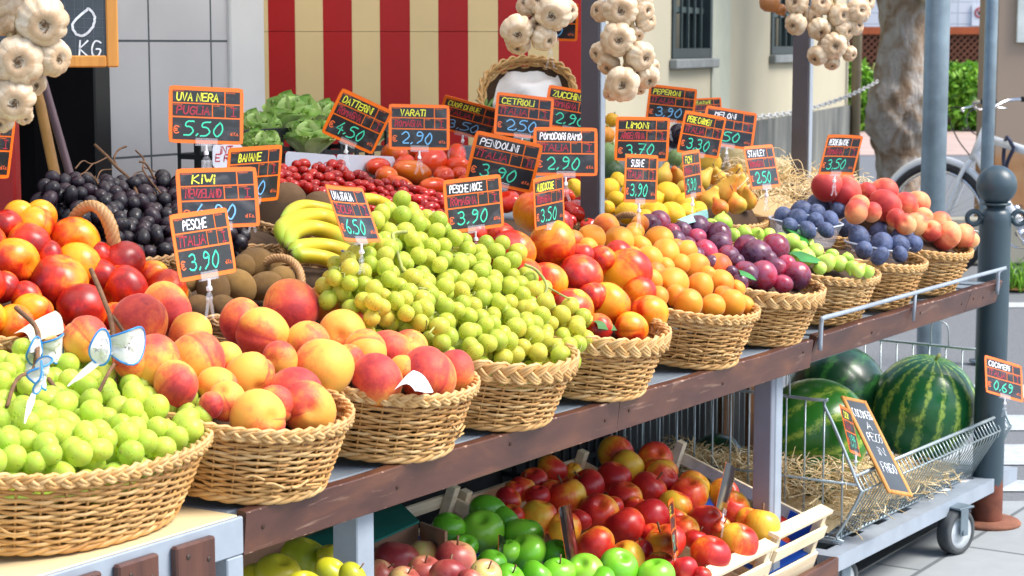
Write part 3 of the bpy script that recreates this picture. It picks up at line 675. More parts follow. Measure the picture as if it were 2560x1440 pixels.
# the wire basket on it
WIRE = plain('galvanised_wire', (.40, .47, .49), .35, metal=.5, var=.12, scale=20)
wk = thing('wire_basket', 'galvanised wire display basket with an angled open front full of watermelons', 'wire basket', (2.335, .042, -.014))
Lw = 1.13; pf = [(.66, .60), (.66, .545), (.06, .538), (-.052, .322), (.022, .185), (.66, .178)]      # (y, z) at the left end
def dzz(x): return -.020 * x / Lw
def side(x):
    q = MB(); pts = np.array([(x, y, z + dzz(x)) for y, z in pf[1:]])
    cl = bez(np.vstack([pts[0], pts[0] + (0, -.02, 0), pts[1] + (0, .03, 0), pts[1] + (0, -.01, -.015), pts[2] + (0, .012, .02), pts[2] + (0, .004, -.012), pts[3] + (0, -.01, .015), pts[3] + (0, .02, 0), pts[4]]), 4)
    q.tube(cl, .0042, 8); q.tube([(x, .66, .16 + dzz(x)), (x, .66, .60 + dzz(x))], .0042, 8)
    q.tube([(x, .66, .335 + dzz(x)), (x, -.045, .335 + dzz(x))], .0036, 7)
    for y in np.linspace(.62, .0, 13):
        zt_ = .540 if y > .06 else .538 - (.06 - y) * 1.93
        zb3 = .18
        q.tube([(x + .003, y, zb3 + dzz(x)), (x + .003, y, zt_ + dzz(x))], .0026, 6)
    for y0 in (.50, .20):                     # taller looped wires
        q.tube(bez([(x, y0, .54 + dzz(x)), (x, y0, .60 + dzz(x)), (x, y0 - .02, .615 + dzz(x)), (x, y0 - .05, .60 + dzz(x)), (x, y0 - .055, .54 + dzz(x))], 4), .0022, 6)
    return q.build('side_panel', WIRE, wk)
side(0.0); side(Lw)
q = MB()
for y, z, r_ in ((-.036, .357, .0048), (.024, .184, .0046), (-.050, .318, .0026)):
    q.tube([(0, y, z), (Lw, y, z + dzz(Lw))], r_, 8)
for x in np.linspace(.02, Lw - .02, 44):
    q.tube(np.array([(x, -.032, .357), (x, -.053, .322), (x, -.046, .300), (x, .020, .186)]) + (0, 0, dzz(x)), .0019, 6)
q.build('front_grid', WIRE, wk)
q = MB()
for y in np.linspace(.06, .64, 9): q.tube([(0, y, .182), (Lw, y, .182 + dzz(Lw))], .002, 5)
for x in np.linspace(.03, Lw - .03, 26): q.tube([(x, .02, .185 + dzz(x)), (x, .66, .185 + dzz(x))], .002, 5)
q.build('floor_grid', WIRE, wk)
q = MB(); q.tube([(0, .66, .545), (Lw, .66, .545 + dzz(Lw))], .0042, 8); q.tube([(0, .66, .185), (Lw, .66, .185 + dzz(Lw))], .0042, 8)
for x in np.linspace(.03, Lw - .03, 30): q.tube([(x, .66, .185 + dzz(x)), (x, .66, .545 + dzz(x))], .002, 5)
q.build('back_grid', WIRE, wk)
# straw bedding (countless strands)
STRAW = NM('pale_straw'); tt = STRAW.tint(); STRAW.p(Base_Color=STRAW.ramp(tt, [(0, (.50, .33, .13)), (.5, (.78, .60, .32)), (1, (.90, .79, .54))]), Roughness=.6); STRAW = STRAW.m
def straw(name, n, fn, ln, rng, label):
    b = MB()
    for i in range(n):
        p = fn(rng); a = rng.uniform(0, 2 * PI); L_ = ln * rng.uniform(.5, 1.4); el = rng.normal(.05, .35)
        d = np.array([math.cos(a) * math.cos(el), math.sin(a) * math.cos(el), math.sin(el)]); s = nrm(np.cross(d, rng.normal(size=3)))
        cu = rng.uniform(-.35, .35) * L_
        pts = [p - d * L_ / 2, p - d * L_ / 6 + s * cu * .8, p + d * L_ / 6 + s * cu, p + d * L_ / 2 - s * cu * .3]
        b.tube(bez(pts, 2), .00125 * rng.uniform(.7, 1.5), 3, c=rng.uniform(0, 1), cap=False, flat=.6)
    o = b.build(name, STRAW, smooth=False); tag(o, label, 'straw', kind='stuff'); return o
rg = np.random.default_rng(21)
def f1(r):
    x = 2.345 + .75 * r.uniform(0, 1) ** 1.7; y = r.uniform(.03, .56); k = max(0, 1 - (x - 2.345) / .55); z = .178 + r.uniform(0, 1) ** .6 * (.06 + .125 * k)
    return np.array([x, y, z])
straw('straw', 3600, f1, .085, rg, 'pale straw bedding under the watermelons in the wire basket')
b = MB(); V = []
for i in range(14):
    x = 2.352 + i * .055; row = []
    for j in range(9): y = .085 + j * .06; k = max(0, 1 - (x - 2.352) / .5); row.append((x, y, .184 + (.06 + .085 * k) * (.75 if 0 < j < 8 else .1) * (1 if 0 < i < 13 else .4) + rg.normal(0, .005)))
    V.append(row)
b.grid(V, c=.55); o = b.build('straw_bed', STRAW); tag(o, 'dense straw packed at the bottom of the wire basket', 'straw', kind='stuff')

# ================================================================ wicker baskets
def mk_wicker(name, a, b_, c_):
    m = NM(name); v = m.obj(); t = m.tint()
    base = m.ramp(t, [(0, a), (.5, b_), (1, c_)])
    nz = m.noise(55, m.mapping(v, (1, 1, .5)), 4); big = m.noise(7, v, 3)
    c = m.mix(m.math('MULTIPLY', nz, .45), base, (.36, .17, .05)); c = m.mix(m.ramp(big, [(.5, (0, 0, 0)), (.8, (.55, .55, .55))]), c, (.30, .13, .04))
    c = m.mix(m.math('MULTIPLY', m.noise(2.5, v, 2, w=m.math('MULTIPLY', m.rnd(), 50.0)), .55), c, (.40, .20, .065))
    m.p(Base_Color=c, Roughness=.5, Normal=m.bump(nz, .15, .002)); return m.m
WICK = mk_wicker('honey_wicker', (.54, .27, .07), (.76, .44, .14), (.88, .62, .28))
WICK2 = mk_wicker('tan_wicker', (.36, .20, .085), (.52, .31, .14), (.64, .43, .22))
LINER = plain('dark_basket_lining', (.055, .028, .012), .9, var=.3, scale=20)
def pl(a, b_): zf = ony(*a[0], a[1])[2]; zb = ony(*b_[0], b_[1])[2]; s_ = (zb - zf) / (b_[1] - a[1]); return zf - s_ * a[1], s_
# front and back points (pixel, distance from the street edge) of each sloping heap
HB = {'B0': (((200, 1150), .035), ((250, 880), .29)), 'B1': (((660, 1050), -.02), ((400, 775), .27)), 'B2': (((960, 960), -.02), ((760, 745), .27)), 'B3': (((1330, 885), -.01), ((1000, 520), .28)),
      'B4': (((1560, 830), -.01), ((1330, 520), .28)), 'B5': (((1760, 780), -.01), ((1530, 560), .27)), 'B6': (((1930, 710), .0), ((1680, 555), .27)), 'B7': (((2120, 665), .0), ((1880, 575), .27)), 'B9': (((2390, 600), .0), ((2100, 450), .28)),
      'N': (((200, 830), .40), ((60, 545), .63)), 'G': (((340, 630), .66), ((330, 455), .88)), 'K': (((600, 770), .36), ((640, 640), .56)), 'D': (((1000, 545), .64), ((820, 412), .92)), 'V': (((1070, 465), .84), ((1040, 375), 1.06)),
      'T': (((1440, 550), .47), ((1420, 480), .70)), 'L': (((1640, 550), .41), ((1560, 470), .69)), 'P': (((1820, 510), .46), ((1740, 420), .72))}
HR = {'B0': .024, 'B1': .05, 'B2': .05, 'B3': .02, 'B4': .045, 'B5': .03, 'B6': .03, 'B7': .022, 'B9': .04, 'N': .045, 'G': .02, 'K': .035, 'D': .016, 'V': .03, 'T': .035, 'L': .03, 'P': .03}
def sel(an, n_=2.2):
    c, s = np.cos(an), np.sin(an); return np.sign(c) * np.abs(c) ** (2 / n_), np.sign(s) * np.abs(s) ** (2 / n_)
def basket(label, X, Y, a, b_, h, z0, tilt=10, taper=.82, rows=13, group='wicker fruit baskets on the stall', m=None, rim='thin', handles=(), wide_rows=False, yaw_=0, roll=0, name='wicker_basket', liner=True, lift=None, cat='basket', lm=None, hk=None):
    m = m or WICK
    M = Matrix.Translation((X, Y - b_ * taper, z0)) @ Matrix.Rotation(math.radians(yaw_), 4, 'Z') @ Matrix.Rotation(math.radians(tilt), 4, 'X') @ Matrix.Rotation(math.radians(roll), 4, 'Y') @ Matrix.Translation((0, b_ * taper, 0))
    t = thing(name, label, cat, group=group, M=M)
    per = 2 * PI * math.sqrt((a * a + b_ * b_) / 2); st_n = int(per / .032) // 2 * 2; spp = 4; n = st_n * spp
    fine = np.linspace(0, 2 * PI, 1441); ex, ey = sel(fine); ln = np.concatenate([[0], np.cumsum(np.hypot(np.diff(ex * a), np.diff(ey * b_)))])
    def ring(s, grow, z, off=0.0):           # s in 0..1 along the perimeter
        an = np.interp(s, ln / ln[-1], fine); cx, cy = sel(an); P = np.stack([cx * a * grow, cy * b_ * grow], -1)
        nn = np.stack([cx / a, cy / b_], -1); nn = np.stack([np.sign(np.cos(an)) * np.abs(np.cos(an)) ** .8 / a, np.sign(np.sin(an)) * np.abs(np.sin(an)) ** .8 / b_], -1)
        nn /= np.linalg.norm(nn, axis=1)[:, None]
        return np.concatenate([P + nn * np.asarray(off)[..., None] if not np.isscalar(off) else P + nn * off, np.broadcast_to(np.asarray(z, float), (len(s),))[:, None]], 1), nn
    r = random.Random(hash(label) % 9999); rg_ = np.random.default_rng(int(abs(X * 1000 + Y * 777)) % 9999)
    gr = lambda z: taper + (1 - taper) * (z / h) ** .8
    q = MB(); hb_ = .010; ht = h - .012; rh = (ht - hb_) / rows; s = np.arange(n) / n
    ang = s * st_n
    for i in range(rows):
        z = hb_ + (i + .5) * rh; off = .0037 * np.cos(PI * ang + PI * i); jit = .0011 * np.sin(ang * .7 + rg_.uniform(0, 6)) + .0006 * rg_.normal(size=n)
        P, _ = ring(s, gr(z), z + jit, off); c = np.repeat(rg_.normal(.5, .22), n) + .18 * np.sin(ang * .31 + rg_.uniform(0, 6)) + .1 * np.repeat(rg_.normal(size=st_n), spp)
        q.tube(P, rh * .49 * rg_.uniform(.9, 1.1), 6, closed=True, c=np.repeat(np.clip(c, 0, 1), 6), ref=np.array([0, 0, 1.0]), flat=1.0)
    for k in range(9):                       # split canes and loose ends
        sv = rg_.uniform(0, 1); z = rg_.uniform(.02, h - .02); P0, nn0 = ring(np.array([sv, sv + .012, sv + .028]), gr(z), z, .0075); P0[2, :2] += nn0[2] * rg_.uniform(.001, .008); P0[:, 2] += rg_.normal(0, .003, 3)
        q.tube(bez(P0, 3), .0021, 5, c=rg_.uniform(.2, 1))
    q.build('weave', m, t)
    q = MB()
    for k in range(st_n):
        sv = np.array([(k + .0) / st_n]); P = np.array([ring(sv, gr(z), z)[0][0] for z in np.linspace(.004, h - .004, 6)]); q.tube(P, .0022, 5, c=rg_.uniform(.15, .6), cap=False)
    q.build('stakes', m, t)
    q = MB()
    def braid(z0_, grow, R1, R2, rt, ns, tw):
        nn_ = st_n * 6; s_ = np.arange(nn_) / nn_
        for k in range(ns):
            ph = 2 * PI * k / ns; tw_ = round(st_n * tw); w_ = tw_ * 2 * PI * s_ + ph
            P, _ = ring(s_, grow, z0_ + R2 * np.sin(w_), R1 * np.cos(w_)); c = np.clip(rg_.normal(.6, .2) + .2 * np.sin(s_ * 40 + k), 0, 1)
            q.tube(P, rt, 6, closed=True, c=np.repeat(c, 6), ref=np.array([0, 0, 1.0]))
    def plait(z0_, grow, A_, B_, rt, per_, ncane):
        nn_ = st_n * 8; s_ = np.arange(nn_) / nn_; tw_ = max(6, round(per / per_))
        for k in range(3):
            w_ = tw_ * 2 * PI * s_ + 2 * PI * k / 3
            for c_ in range(ncane):
                dzc = (c_ - (ncane - 1) / 2) * rt * 1.9; P, _ = ring(s_, grow, z0_ + A_ * np.sin(w_) + dzc * np.abs(np.cos(w_)) ** .5, B_ * np.sin(2 * w_) + .0025)
                col = np.clip(rg_.normal(.72, .14) + .15 * np.sin(s_ * 50 + k * 2 + c_), 0, 1); q.tube(P, rt, 6, closed=True, c=np.repeat(col, 6), ref=np.array([0, 0, 1.0]))
    if rim == 'wide':
        plait(h - .004, 1.006, .0135, .0050, .0034, .085, 3); braid(h + .006, 1.0, .003, .003, .0034, 2, .5)
    else:
        plait(h - .003, 1.004, .0068, .0042, .0032, .062, 2); braid(h - .004, .995, .003, .005, .0034, 2, .4)
    q.build('rim', m, t)
    q = MB(); braid(.007, taper * 1.01, .0042, .0040, .0042, 3, .35); q.build('base_rim', m, t)
    q = MB(); P, _ = ring(np.arange(48) / 48, taper * .97, .012); q.add(np.vstack([P, [[0, 0, .012]]]), [(i, (i + 1) % 48, 48) for i in range(48)]); q.build('bottom', m, t)
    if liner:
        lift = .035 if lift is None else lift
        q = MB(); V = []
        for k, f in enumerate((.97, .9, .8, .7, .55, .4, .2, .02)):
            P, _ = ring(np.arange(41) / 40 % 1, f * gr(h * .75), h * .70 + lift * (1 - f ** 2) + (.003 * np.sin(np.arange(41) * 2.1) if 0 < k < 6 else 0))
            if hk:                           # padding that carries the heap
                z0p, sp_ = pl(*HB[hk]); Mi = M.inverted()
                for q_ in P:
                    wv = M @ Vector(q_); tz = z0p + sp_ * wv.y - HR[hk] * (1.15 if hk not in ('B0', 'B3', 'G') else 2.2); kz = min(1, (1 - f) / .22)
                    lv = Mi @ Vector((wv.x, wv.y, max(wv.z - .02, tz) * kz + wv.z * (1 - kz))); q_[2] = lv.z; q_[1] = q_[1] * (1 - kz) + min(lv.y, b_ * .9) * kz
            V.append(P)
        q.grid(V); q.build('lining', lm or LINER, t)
    for (hx, hy, hw, hh, hr, ax_) in handles:
        q = MB(); u = np.linspace(0, PI, 40); D_ = np.array([0, 1.0, 0]) if ax_ == 'y' else np.array([1.0, 0, 0])
        cen = np.array([hx * a, hy * b_, h - .015])
        core = np.array([cen + D_ * (-math.cos(k) * hw / 2) + np.array([.03 * hx, .03 * hy, 0]) * math.sin(k) + Kz * math.sin(k) ** .8 * hh for k in u])
        T = np.gradient(core, axis=0); T /= np.linalg.norm(T, axis=1)[:, None]; nn = np.cross(T, np.array([hx, hy, 0.0]) / math.hypot(hx, hy)); bb = np.cross(T, nn)
        for k in range(5):
            w_ = np.linspace(0, 5.5 * 2 * PI, 40) + 2 * PI * k / 5
            q.tube(core + hr * .55 * (np.cos(w_)[:, None] * nn + np.sin(w_)[:, None] * bb), hr * .5, 6, c=rg_.uniform(.3, .8))
        q.build('handle', m, t)
    return t
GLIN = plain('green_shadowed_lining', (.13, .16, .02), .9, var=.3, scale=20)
BAS = {}
RX = [('B0', -0.216, 0.185, 0.245, 0.2, 'large wicker basket of pale green grapes on the cream table', 'thin'), ('B1', 0.113, 0.123, 0.155, 0.185, 'wicker basket of peaches nearest the grey table leg', 'thin'),
      ('B2', 0.459, 0.122, 0.158, 0.185, 'wicker basket of peaches beside the green grapes, paper tucked inside', 'thin'), ('B3', 0.775, 0.132, 0.16, 0.2, 'wicker basket with a wide plaited rim full of green grapes', 'wide'),
      ('B4', 1.125, 0.122, 0.16, 0.19, 'wicker basket of nectarines with a plaited rim beside the apricots', 'wide'), ('B5', 1.55, 0.128, 0.15, 0.185, 'wicker basket heaped with orange apricots', 'thin'),
      ('B6', 1.91, 0.14, 0.15, 0.185, 'wicker basket of dark plums with a wide plaited rim', 'wide'), ('B7', 2.3, 0.165, 0.155, 0.185, 'wicker basket of green figs behind the plums', 'thin'),
      ('B8', 2.64, 0.170, 0.15, 0.185, 'wicker basket holding two clear punnets of blue plums', 'thin'), ('B9', 2.985, 0.170, 0.155, 0.185, 'wicker basket of pink white peaches at the far right end', 'thin')]
for k, X, Y, a, b_, lab, rim in RX:
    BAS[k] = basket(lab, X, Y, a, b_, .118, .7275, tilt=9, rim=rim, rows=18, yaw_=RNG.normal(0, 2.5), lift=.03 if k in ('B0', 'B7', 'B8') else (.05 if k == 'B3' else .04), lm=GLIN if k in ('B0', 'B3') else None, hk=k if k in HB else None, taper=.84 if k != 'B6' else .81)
G2 = 'wicker baskets on the back tier'
basket('wicker basket of red nectarines at the far left behind the grapes', .10, .555, .20, .165, .115, .835, tilt=9, group=G2, hk='N')
basket('wicker basket of black grapes with a thick rope handle', .52, .78, .215, .155, .115, .905, tilt=9, group=G2, m=WICK2, hk='G', handles=[(-.9, -1.0, .125, .135, .0125, 'y')])
basket('wicker basket of brown kiwis with a twisted loop handle', .50, .475, .17, .12, .105, .835, tilt=10, group=G2, m=WICK2, hk='K', handles=[(.96, .1, .12, .065, .0085, 'y')])
basket('wicker basket of yellow bananas behind the green grapes', .90, .56, .16, .15, .105, .830, tilt=9, group=G2, m=WICK2)
basket('wicker basket of brown coconuts behind the bananas', .97, .82, .14, .13, .09, .91, tilt=8, group=G2, m=WICK2)
basket('wicker basket of small red date tomatoes', 1.28, .80, .25, .17, .10, .905, tilt=9, group=G2, m=WICK2, hk='D')
basket('wicker basket of long plum tomatoes at the back', 1.62, .96, .18, .16, .10, .94, tilt=8, group=G2, m=WICK2, hk='V')
basket('wicker basket of large ribbed red tomatoes by the steel upright', 1.72, .60, .17, .14, .10, .84, tilt=8, group=G2, m=WICK2, hk='T')
basket('wicker basket of lemons with a rope handle beside the upright', 2.22, .56, .21, .17, .10, .835, tilt=8, group=G2, m=WICK2, hk='L', handles=[(-.98, -.45, .12, .07, .009, 'y')])
basket('wicker basket of mottled yellow pears under the small price cards', 2.66, .60, .16, .15, .085, .838, tilt=8, group=G2, hk='P')
# risers carrying the higher baskets
for i, (x, y, w_, d_, z) in enumerate(((.52, .80, .36, .24, .903), (.97, .82, .22, .2, .908), (1.28, .80, .32, .26, .903), (1.62, .97, .28, .24, .938))):
    b = MB(); b.box((x - w_ / 2, y - d_ / 2, .8205), (x + w_ / 2, y + d_ / 2, z - .002), bev=.003); b.build('basket_riser', STEEL_DK, st, smooth=False)

# ================================================================ fruit meshes (unit radius)
def sph(fn, nu=28, nv=16):
    b = MB(); V = []
    for i in range(nv + 1):
        th = PI * i / nv; row = []
        for j in range(nu + 1): row.append(fn(th, 2 * PI * j / nu))
        V.append(row)
    b.grid(V); return b
def fsm(fn, nu=28, nv=16):
    # closed sphere without a seam
    b = MB(); vs = [fn(0, 0)]
    for i in range(1, nv):
        for j in range(nu): vs.append(fn(PI * i / nv, 2 * PI * j / nu))
    vs.append(fn(PI, 0)); fs = []
    for j in range(nu): fs.append((0, 1 + j, 1 + (j + 1) % nu))
    for i in range(nv - 2):
        for j in range(nu):
            a = 1 + i * nu; c = a + nu; k = (j + 1) % nu; fs.append((a + j, c + j, c + k, a + k))
    a = 1 + (nv - 2) * nu
    for j in range(nu): fs.append((a + j, len(vs) - 1, a + (j + 1) % nu))
    return b.add(vs, fs)
def S(th, ph): return math.sin(th) * math.cos(ph), math.sin(th) * math.sin(ph), math.cos(th)
def wrap(a): return (a + PI) % (2 * PI) - PI
def peach(ob=.94, dent=.055, dim=.20, el=1.0, sw=.22, tip=0.0):
    def f(th, ph):
        x, y, z = S(th, ph); r = 1 - dent * math.exp(-(wrap(ph - 1.2) / sw) ** 2) * math.sin(th) ** .6
        rho = math.sin(th)
        zz = z * ob - (dim * .75 * math.exp(-(rho / .24) ** 2) if z > 0 else -.05 * math.exp(-(rho / .25) ** 2))
        if z < 0: zz -= tip * math.exp(-(rho / .16) ** 2)
        wb_ = 1 + .028 * math.sin(2 * ph + ob * 40) * rho + .02 * math.sin(3 * th + ph + dim * 30); return (x * r * el * wb_, y * r * wb_, zz * wb_)
    return fsm(f, 32, 18)
def apple(h=.90, top=.26, bot=.15, lobe=.03):
    def f(th, ph):
        x, y, z = S(th, ph); rho = math.sin(th); w_ = 1 + (.07 * z) + .03 * math.sin(2 * ph + h * 50) * rho + lobe * math.cos(5 * ph) * max(0, -z) ** 1.5
        zz = z * h - (top * math.exp(-(rho / .26) ** 2) if z > 0 else -bot * math.exp(-(rho / .24) ** 2))
        return (x * w_, y * w_, zz)
    return fsm(f, 28, 30)
def ell(sx, sy, sz, nub=0.0, lob=0.0, nl=5, dim=0.0, nu=20, nv=12, egg=0.0):
    def f(th, ph):
        x, y, z = S(th, ph); rho = math.sin(th); k = 1 + lob * math.cos(nl * ph) * rho + egg * z
        zz = z * sz + math.copysign(nub * math.exp(-(rho / .22) ** 2), z) - (dim * math.exp(-(rho / .3) ** 2) if z > 0 else 0)
        return (x * sx * k, y * sy * k, zz)
    return fsm(f, nu, nv)
def prof_mesh(prof, n=22, bend=0.0):
    b = MB(); b.lathe(prof, n); V = b.v[0]; V[:, 0] += bend * V[:, 2] ** 2; b.v[0] = V; return b
# ---------------------------------------------------------------- fruit materials
def blush(name, stops, rough=.4, sc_=1.6, amp=.55, grad=.32, fuzz=0.0, streak=0.0, speck=None, coat=0.0, sss=0.0, sss_c=None, bloom=None, bmp=0.0, bscale=30, ctr=.5, sht=(1, .85, .75), trans=0, crease=0, fine=0):
    m = NM(name); v = m.obj(); rd = m.math('MULTIPLY', m.rnd(), 37.0)
    ob = m.t.nodes.new('ShaderNodeObjectInfo'); bl__ = m.n('SeparateColor', {0: ob.outputs['Color']}, out=0)
    x = m.n('SeparateXYZ', {0: v}, out=0)
    nz = m.noise(sc_, v, 5, .5, w=rd)
    f = m.math('ADD', m.math('MULTIPLY', x, grad), m.math('MULTIPLY', m.math('SUBTRACT', nz, .5), amp * 2))
    f = m.math('ADD', m.math('ADD', f, bl__), ctr - .5, True)
    if fine: f = m.math('ADD', f, m.math('MULTIPLY', m.math('SUBTRACT', m.noise(9, v, 5, .6, w=rd), .5), fine), True)
    if streak:
        sk = m.noise(1.0, m.mapping(v, (9, 9, .8)), 4, .3, w=rd); f = m.math('ADD', f, m.math('MULTIPLY', m.math('SUBTRACT', sk, .5), streak), True)
    c = m.ramp(f, stops)
    if crease:
        sv_ = m.n('SeparateXYZ', {0: v}); yy = m.last.outputs[1]; da = m.math('ABSOLUTE', m.math('SUBTRACT', m.math('ARCTAN2', yy, sv_), 1.2))
        c = m.mix(m.ramp(m.math('ADD', da, m.math('MULTIPLY', m.math('SUBTRACT', m.noise(5, v, 3, w=rd), .5), .10)), [(0, (crease,) * 3), (.05, (crease * .6,) * 3), (.14, (0, 0, 0))]), c, stops[-2][1])
    if speck:
        sp = m.ramp(m.noise(26, v, 3, w=rd), [(.64, (0, 0, 0)), (.70, (1, 1, 1))]); c = m.mix(m.math('MULTIPLY', sp, speck[3]), c, speck[:3])
    if bloom:
        bn = m.ramp(m.noise(2.2, v, 5, .8, w=rd), [(.38, (0, 0, 0)), (.62, (1, 1, 1))]); c = m.mix(m.math('MULTIPLY', bn, bloom[3]), c, bloom[:3])
        m.p(Roughness=m.math('ADD', rough, m.math('MULTIPLY', bn, .3)))
    else: m.p(Roughness=rough)
    m.p(Base_Color=c)
    if fuzz: m.p(Sheen_Weight=fuzz, Sheen_Roughness=.4, Sheen_Tint=sht)
    if trans: m.p(Transmission_Weight=trans, IOR=1.36)
    if coat: m.p(Coat_Weight=coat, Coat_Roughness=.12)
    if sss: m.p(Subsurface_Weight=sss, Subsurface_Radius=(.9, .6, .2), Subsurface_Scale=.005)
    if bmp: m.p(Normal=m.bump(m.noise(bscale, v, 3), bmp, .02))
    return m.m
MAT = {
 'peach': blush('peach_skin', [(0, (.84, .42, .055)), (.30, (.84, .33, .045)), (.48, (.78, .17, .038)), (.68, (.64, .068, .036)), (.9, (.44, .026, .026)), (1, (.34, .016, .022))], .62, 1.25, .66, .36, fuzz=.18, streak=.18, ctr=.44, speck=(.88, .42, .10, .16), crease=.75, fine=.32),
 'wpeach': blush('white_peach_skin', [(0, (.86, .44, .18)), (.35, (.84, .26, .10)), (.6, (.66, .08, .045)), (1, (.38, .016, .02))], .6, 1.3, .5, .38, fuzz=.18, streak=.10),
 'nect': blush('nectarine_skin', [(0, (.86, .38, .012)), (.30, (.84, .24, .010)), (.46, (.80, .13, .007)), (.62, (.64, .036, .006)), (.84, (.42, .010, .006)), (1, (.25, .006, .006))], .33, 1.3, .72, .36, ctr=.50, streak=.16, speck=(.85, .45, .08, .20), crease=.6, fine=.28),
 'apric': blush('apricot_skin', [(0, (.82, .33, .018)), (.5, (.80, .25, .011)), (.75, (.74, .14, .012)), (1, (.55, .05, .02))], .5, 1.5, .42, .30, fuzz=.2, crease=.35, fine=.2, speck=(.62, .12, .02, .3)),
 'plum': blush('red_plum_skin', [(0, (.50, .020, .055)), (.35, (.30, .010, .030)), (.65, (.105, .007, .022)), (1, (.045, .006, .022))], .22, 1.6, .4, .3, bloom=(.22, .13, .26, .38)),
 'bplum': blush('blue_plum_skin', [(0, (.040, .068, .17)), (.5, (.026, .040, .105)), (1, (.014, .016, .040))], .5, 2.0, .5, .25, bloom=(.13, .17, .31, .70)),
 'fig': blush('green_fig_skin', [(0, (.58, .72, .14)), (.55, (.36, .58, .06)), (1, (.12, .36, .025))], .45, 1.6, .4, .2, streak=.25),
 'rapple': blush('red_apple_skin', [(0, (.84, .52, .04)), (.28, (.84, .30, .025)), (.46, (.74, .10, .018)), (.68, (.62, .030, .018)), (1, (.42, .012, .016))], .34, 1.2, .55, .42, streak=.45, speck=(.80, .50, .22, .22)),
 'gapple': blush('green_apple_skin', [(0, (.32, .62, .05)), (.5, (.16, .50, .022)), (1, (.075, .33, .012))], .28, 1.2, .35, .25, speck=(.55, .75, .30, .25)),
 'yapple': blush('yellow_apple_skin', [(0, (.56, .46, .018)), (.6, (.40, .41, .013)), (1, (.22, .31, .01))], .32, 1.2, .35, .3, speck=(.35, .30, .05, .25)),
 'papple': blush('pink_apple_skin', [(0, (.55, .48, .14)), (.3, (.58, .30, .13)), (.6, (.44, .10, .07)), (1, (.27, .025, .03))], .36, 1.4, .45, .4, streak=.25, speck=(.6, .4, .25, .25)),
 'lemon': blush('lemon_skin', [(0, (.90, .58, .012)), (.5, (.88, .50, .008)), (1, (.76, .36, .006))], .42, 1.4, .35, .2, bmp=.35, bscale=22),
 'pear': blush('pear_skin', [(0, (.72, .50, .06)), (.4, (.74, .38, .045)), (.7, (.68, .20, .02)), (1, (.50, .06, .012))], .5, 1.5, .45, .35, speck=(.14, .07, .02, .5)),
 'tom': blush('tomato_skin', [(0, (.62, .10, .01)), (.35, (.56, .022, .006)), (1, (.36, .006, .005))], .16, 1.2, .35, .25, ctr=.6),
 'ptom': blush('plum_tomato_skin', [(0, (.66, .16, .012)), (.35, (.66, .055, .007)), (1, (.54, .012, .006))], .20, 1.0, .4, .35),
 'dtom': blush('date_tomato_skin', [(0, (.52, .02, .008)), (.4, (.44, .008, .006)), (1, (.26, .004, .005))], .14, 1.4, .3, .2),
 'kiwi': blush('kiwi_skin', [(0, (.33, .185, .042)), (.5, (.20, .105, .024)), (1, (.10, .05, .014))], .7, 1.8, .45, .3, fuzz=.05, bmp=.5, bscale=60),
 'grape': blush('green_grape_skin', [(0, (.80, .90, .12)), (.35, (.66, .86, .085)), (.7, (.50, .74, .065)), (1, (.32, .56, .05))], .27, 1.3, .22, .12, sss=.45, trans=.45, fuzz=.12, sht=(.92, 1, .70), speck=(.45, .38, .08, .05), bloom=(.62, .74, .36, .14)),
 'ggrape': blush('olive_green_grape_skin', [(0, (.82, .70, .085)), (.3, (.68, .74, .075)), (.65, (.48, .62, .05)), (1, (.28, .44, .035))], .25, 1.3, .22, .12, sss=.40, trans=.40, fuzz=.10, sht=(.95, 1, .70), speck=(.40, .28, .06, .12), bloom=(.58, .68, .30, .12)),
 'bgrape': blush('black_grape_skin', [(0, (.040, .010, .024)), (.5, (.014, .007, .013)), (1, (.006, .005, .009))], .26, 1.4, .4, .2, bloom=(.020, .021, .034, .4)),
 'coco': blush('coconut_husk', [(0, (.55, .34, .18)), (.5, (.42, .24, .12)), (1, (.30, .16, .07))], .9, 2.5, .5, .2, bmp=.9, bscale=38),
}
def _(): pass
MESHES = {}
def M_(key, builder, mats): MESHES[key] = builder.mesh(key, mats); return MESHES[key]
PEACHM = [peach(.95, .085, .24, 1.0, .16), peach(.90, .11, .28, 1.0, .15), peach(.98, .07, .20, 1.04, .17)]
for k in ('peach', 'wpeach', 'nect'):
    for i, bb in enumerate(PEACHM): M_(f'{k}{i}', bb, MAT[k])
for i, bb in enumerate([peach(1.08, .05, .12, 1.0, .2, .05), peach(1.14, .06, .14, .97, .2, .06)]): M_(f'apric{i}', bb, MAT['apric'])
for i, bb in enumerate([peach(.98, .035, .12), peach(1.05, .03, .10)]): M_(f'plum{i}', bb, MAT['plum'])
for i, bb in enumerate([peach(1.12, .03, .08, .96), peach(1.2, .03, .08, .95)]): M_(f'bplum{i}', bb, MAT['bplum'])
AP = [apple(), apple(.84, .23, .13, .035), apple(.95, .28, .17, .04)]
for k in ('rapple', 'gapple', 'yapple', 'papple'):
    for i, bb in enumerate(AP): M_(f'{k}{i}', bb, MAT[k])
FIGP = [(.02, 1.30), (.09, 1.28), (.13, 1.14), (.28, .96), (.56, .70), (.83, .36), (.97, .02), (1.0, -.25), (.88, -.58), (.60, -.82), (.28, -.93), (.02, -.95)]
M_('fig0', prof_mesh(FIGP[::-1]), MAT['fig'])
PEARP = [(.02, -.92), (.15, -.90), (.5, -.90), (.82, -.66), (1.0, -.2), (.95, .22), (.72, .66), (.46, 1.05), (.34, 1.4), (.27, 1.62), (.14, 1.72), (.02, 1.70)]
M_('pear0', prof_mesh(PEARP, 22, .05), MAT['pear']); M_('pear1', prof_mesh([(r, z * .82) for r, z in PEARP], 22, -.06), MAT['pear'])
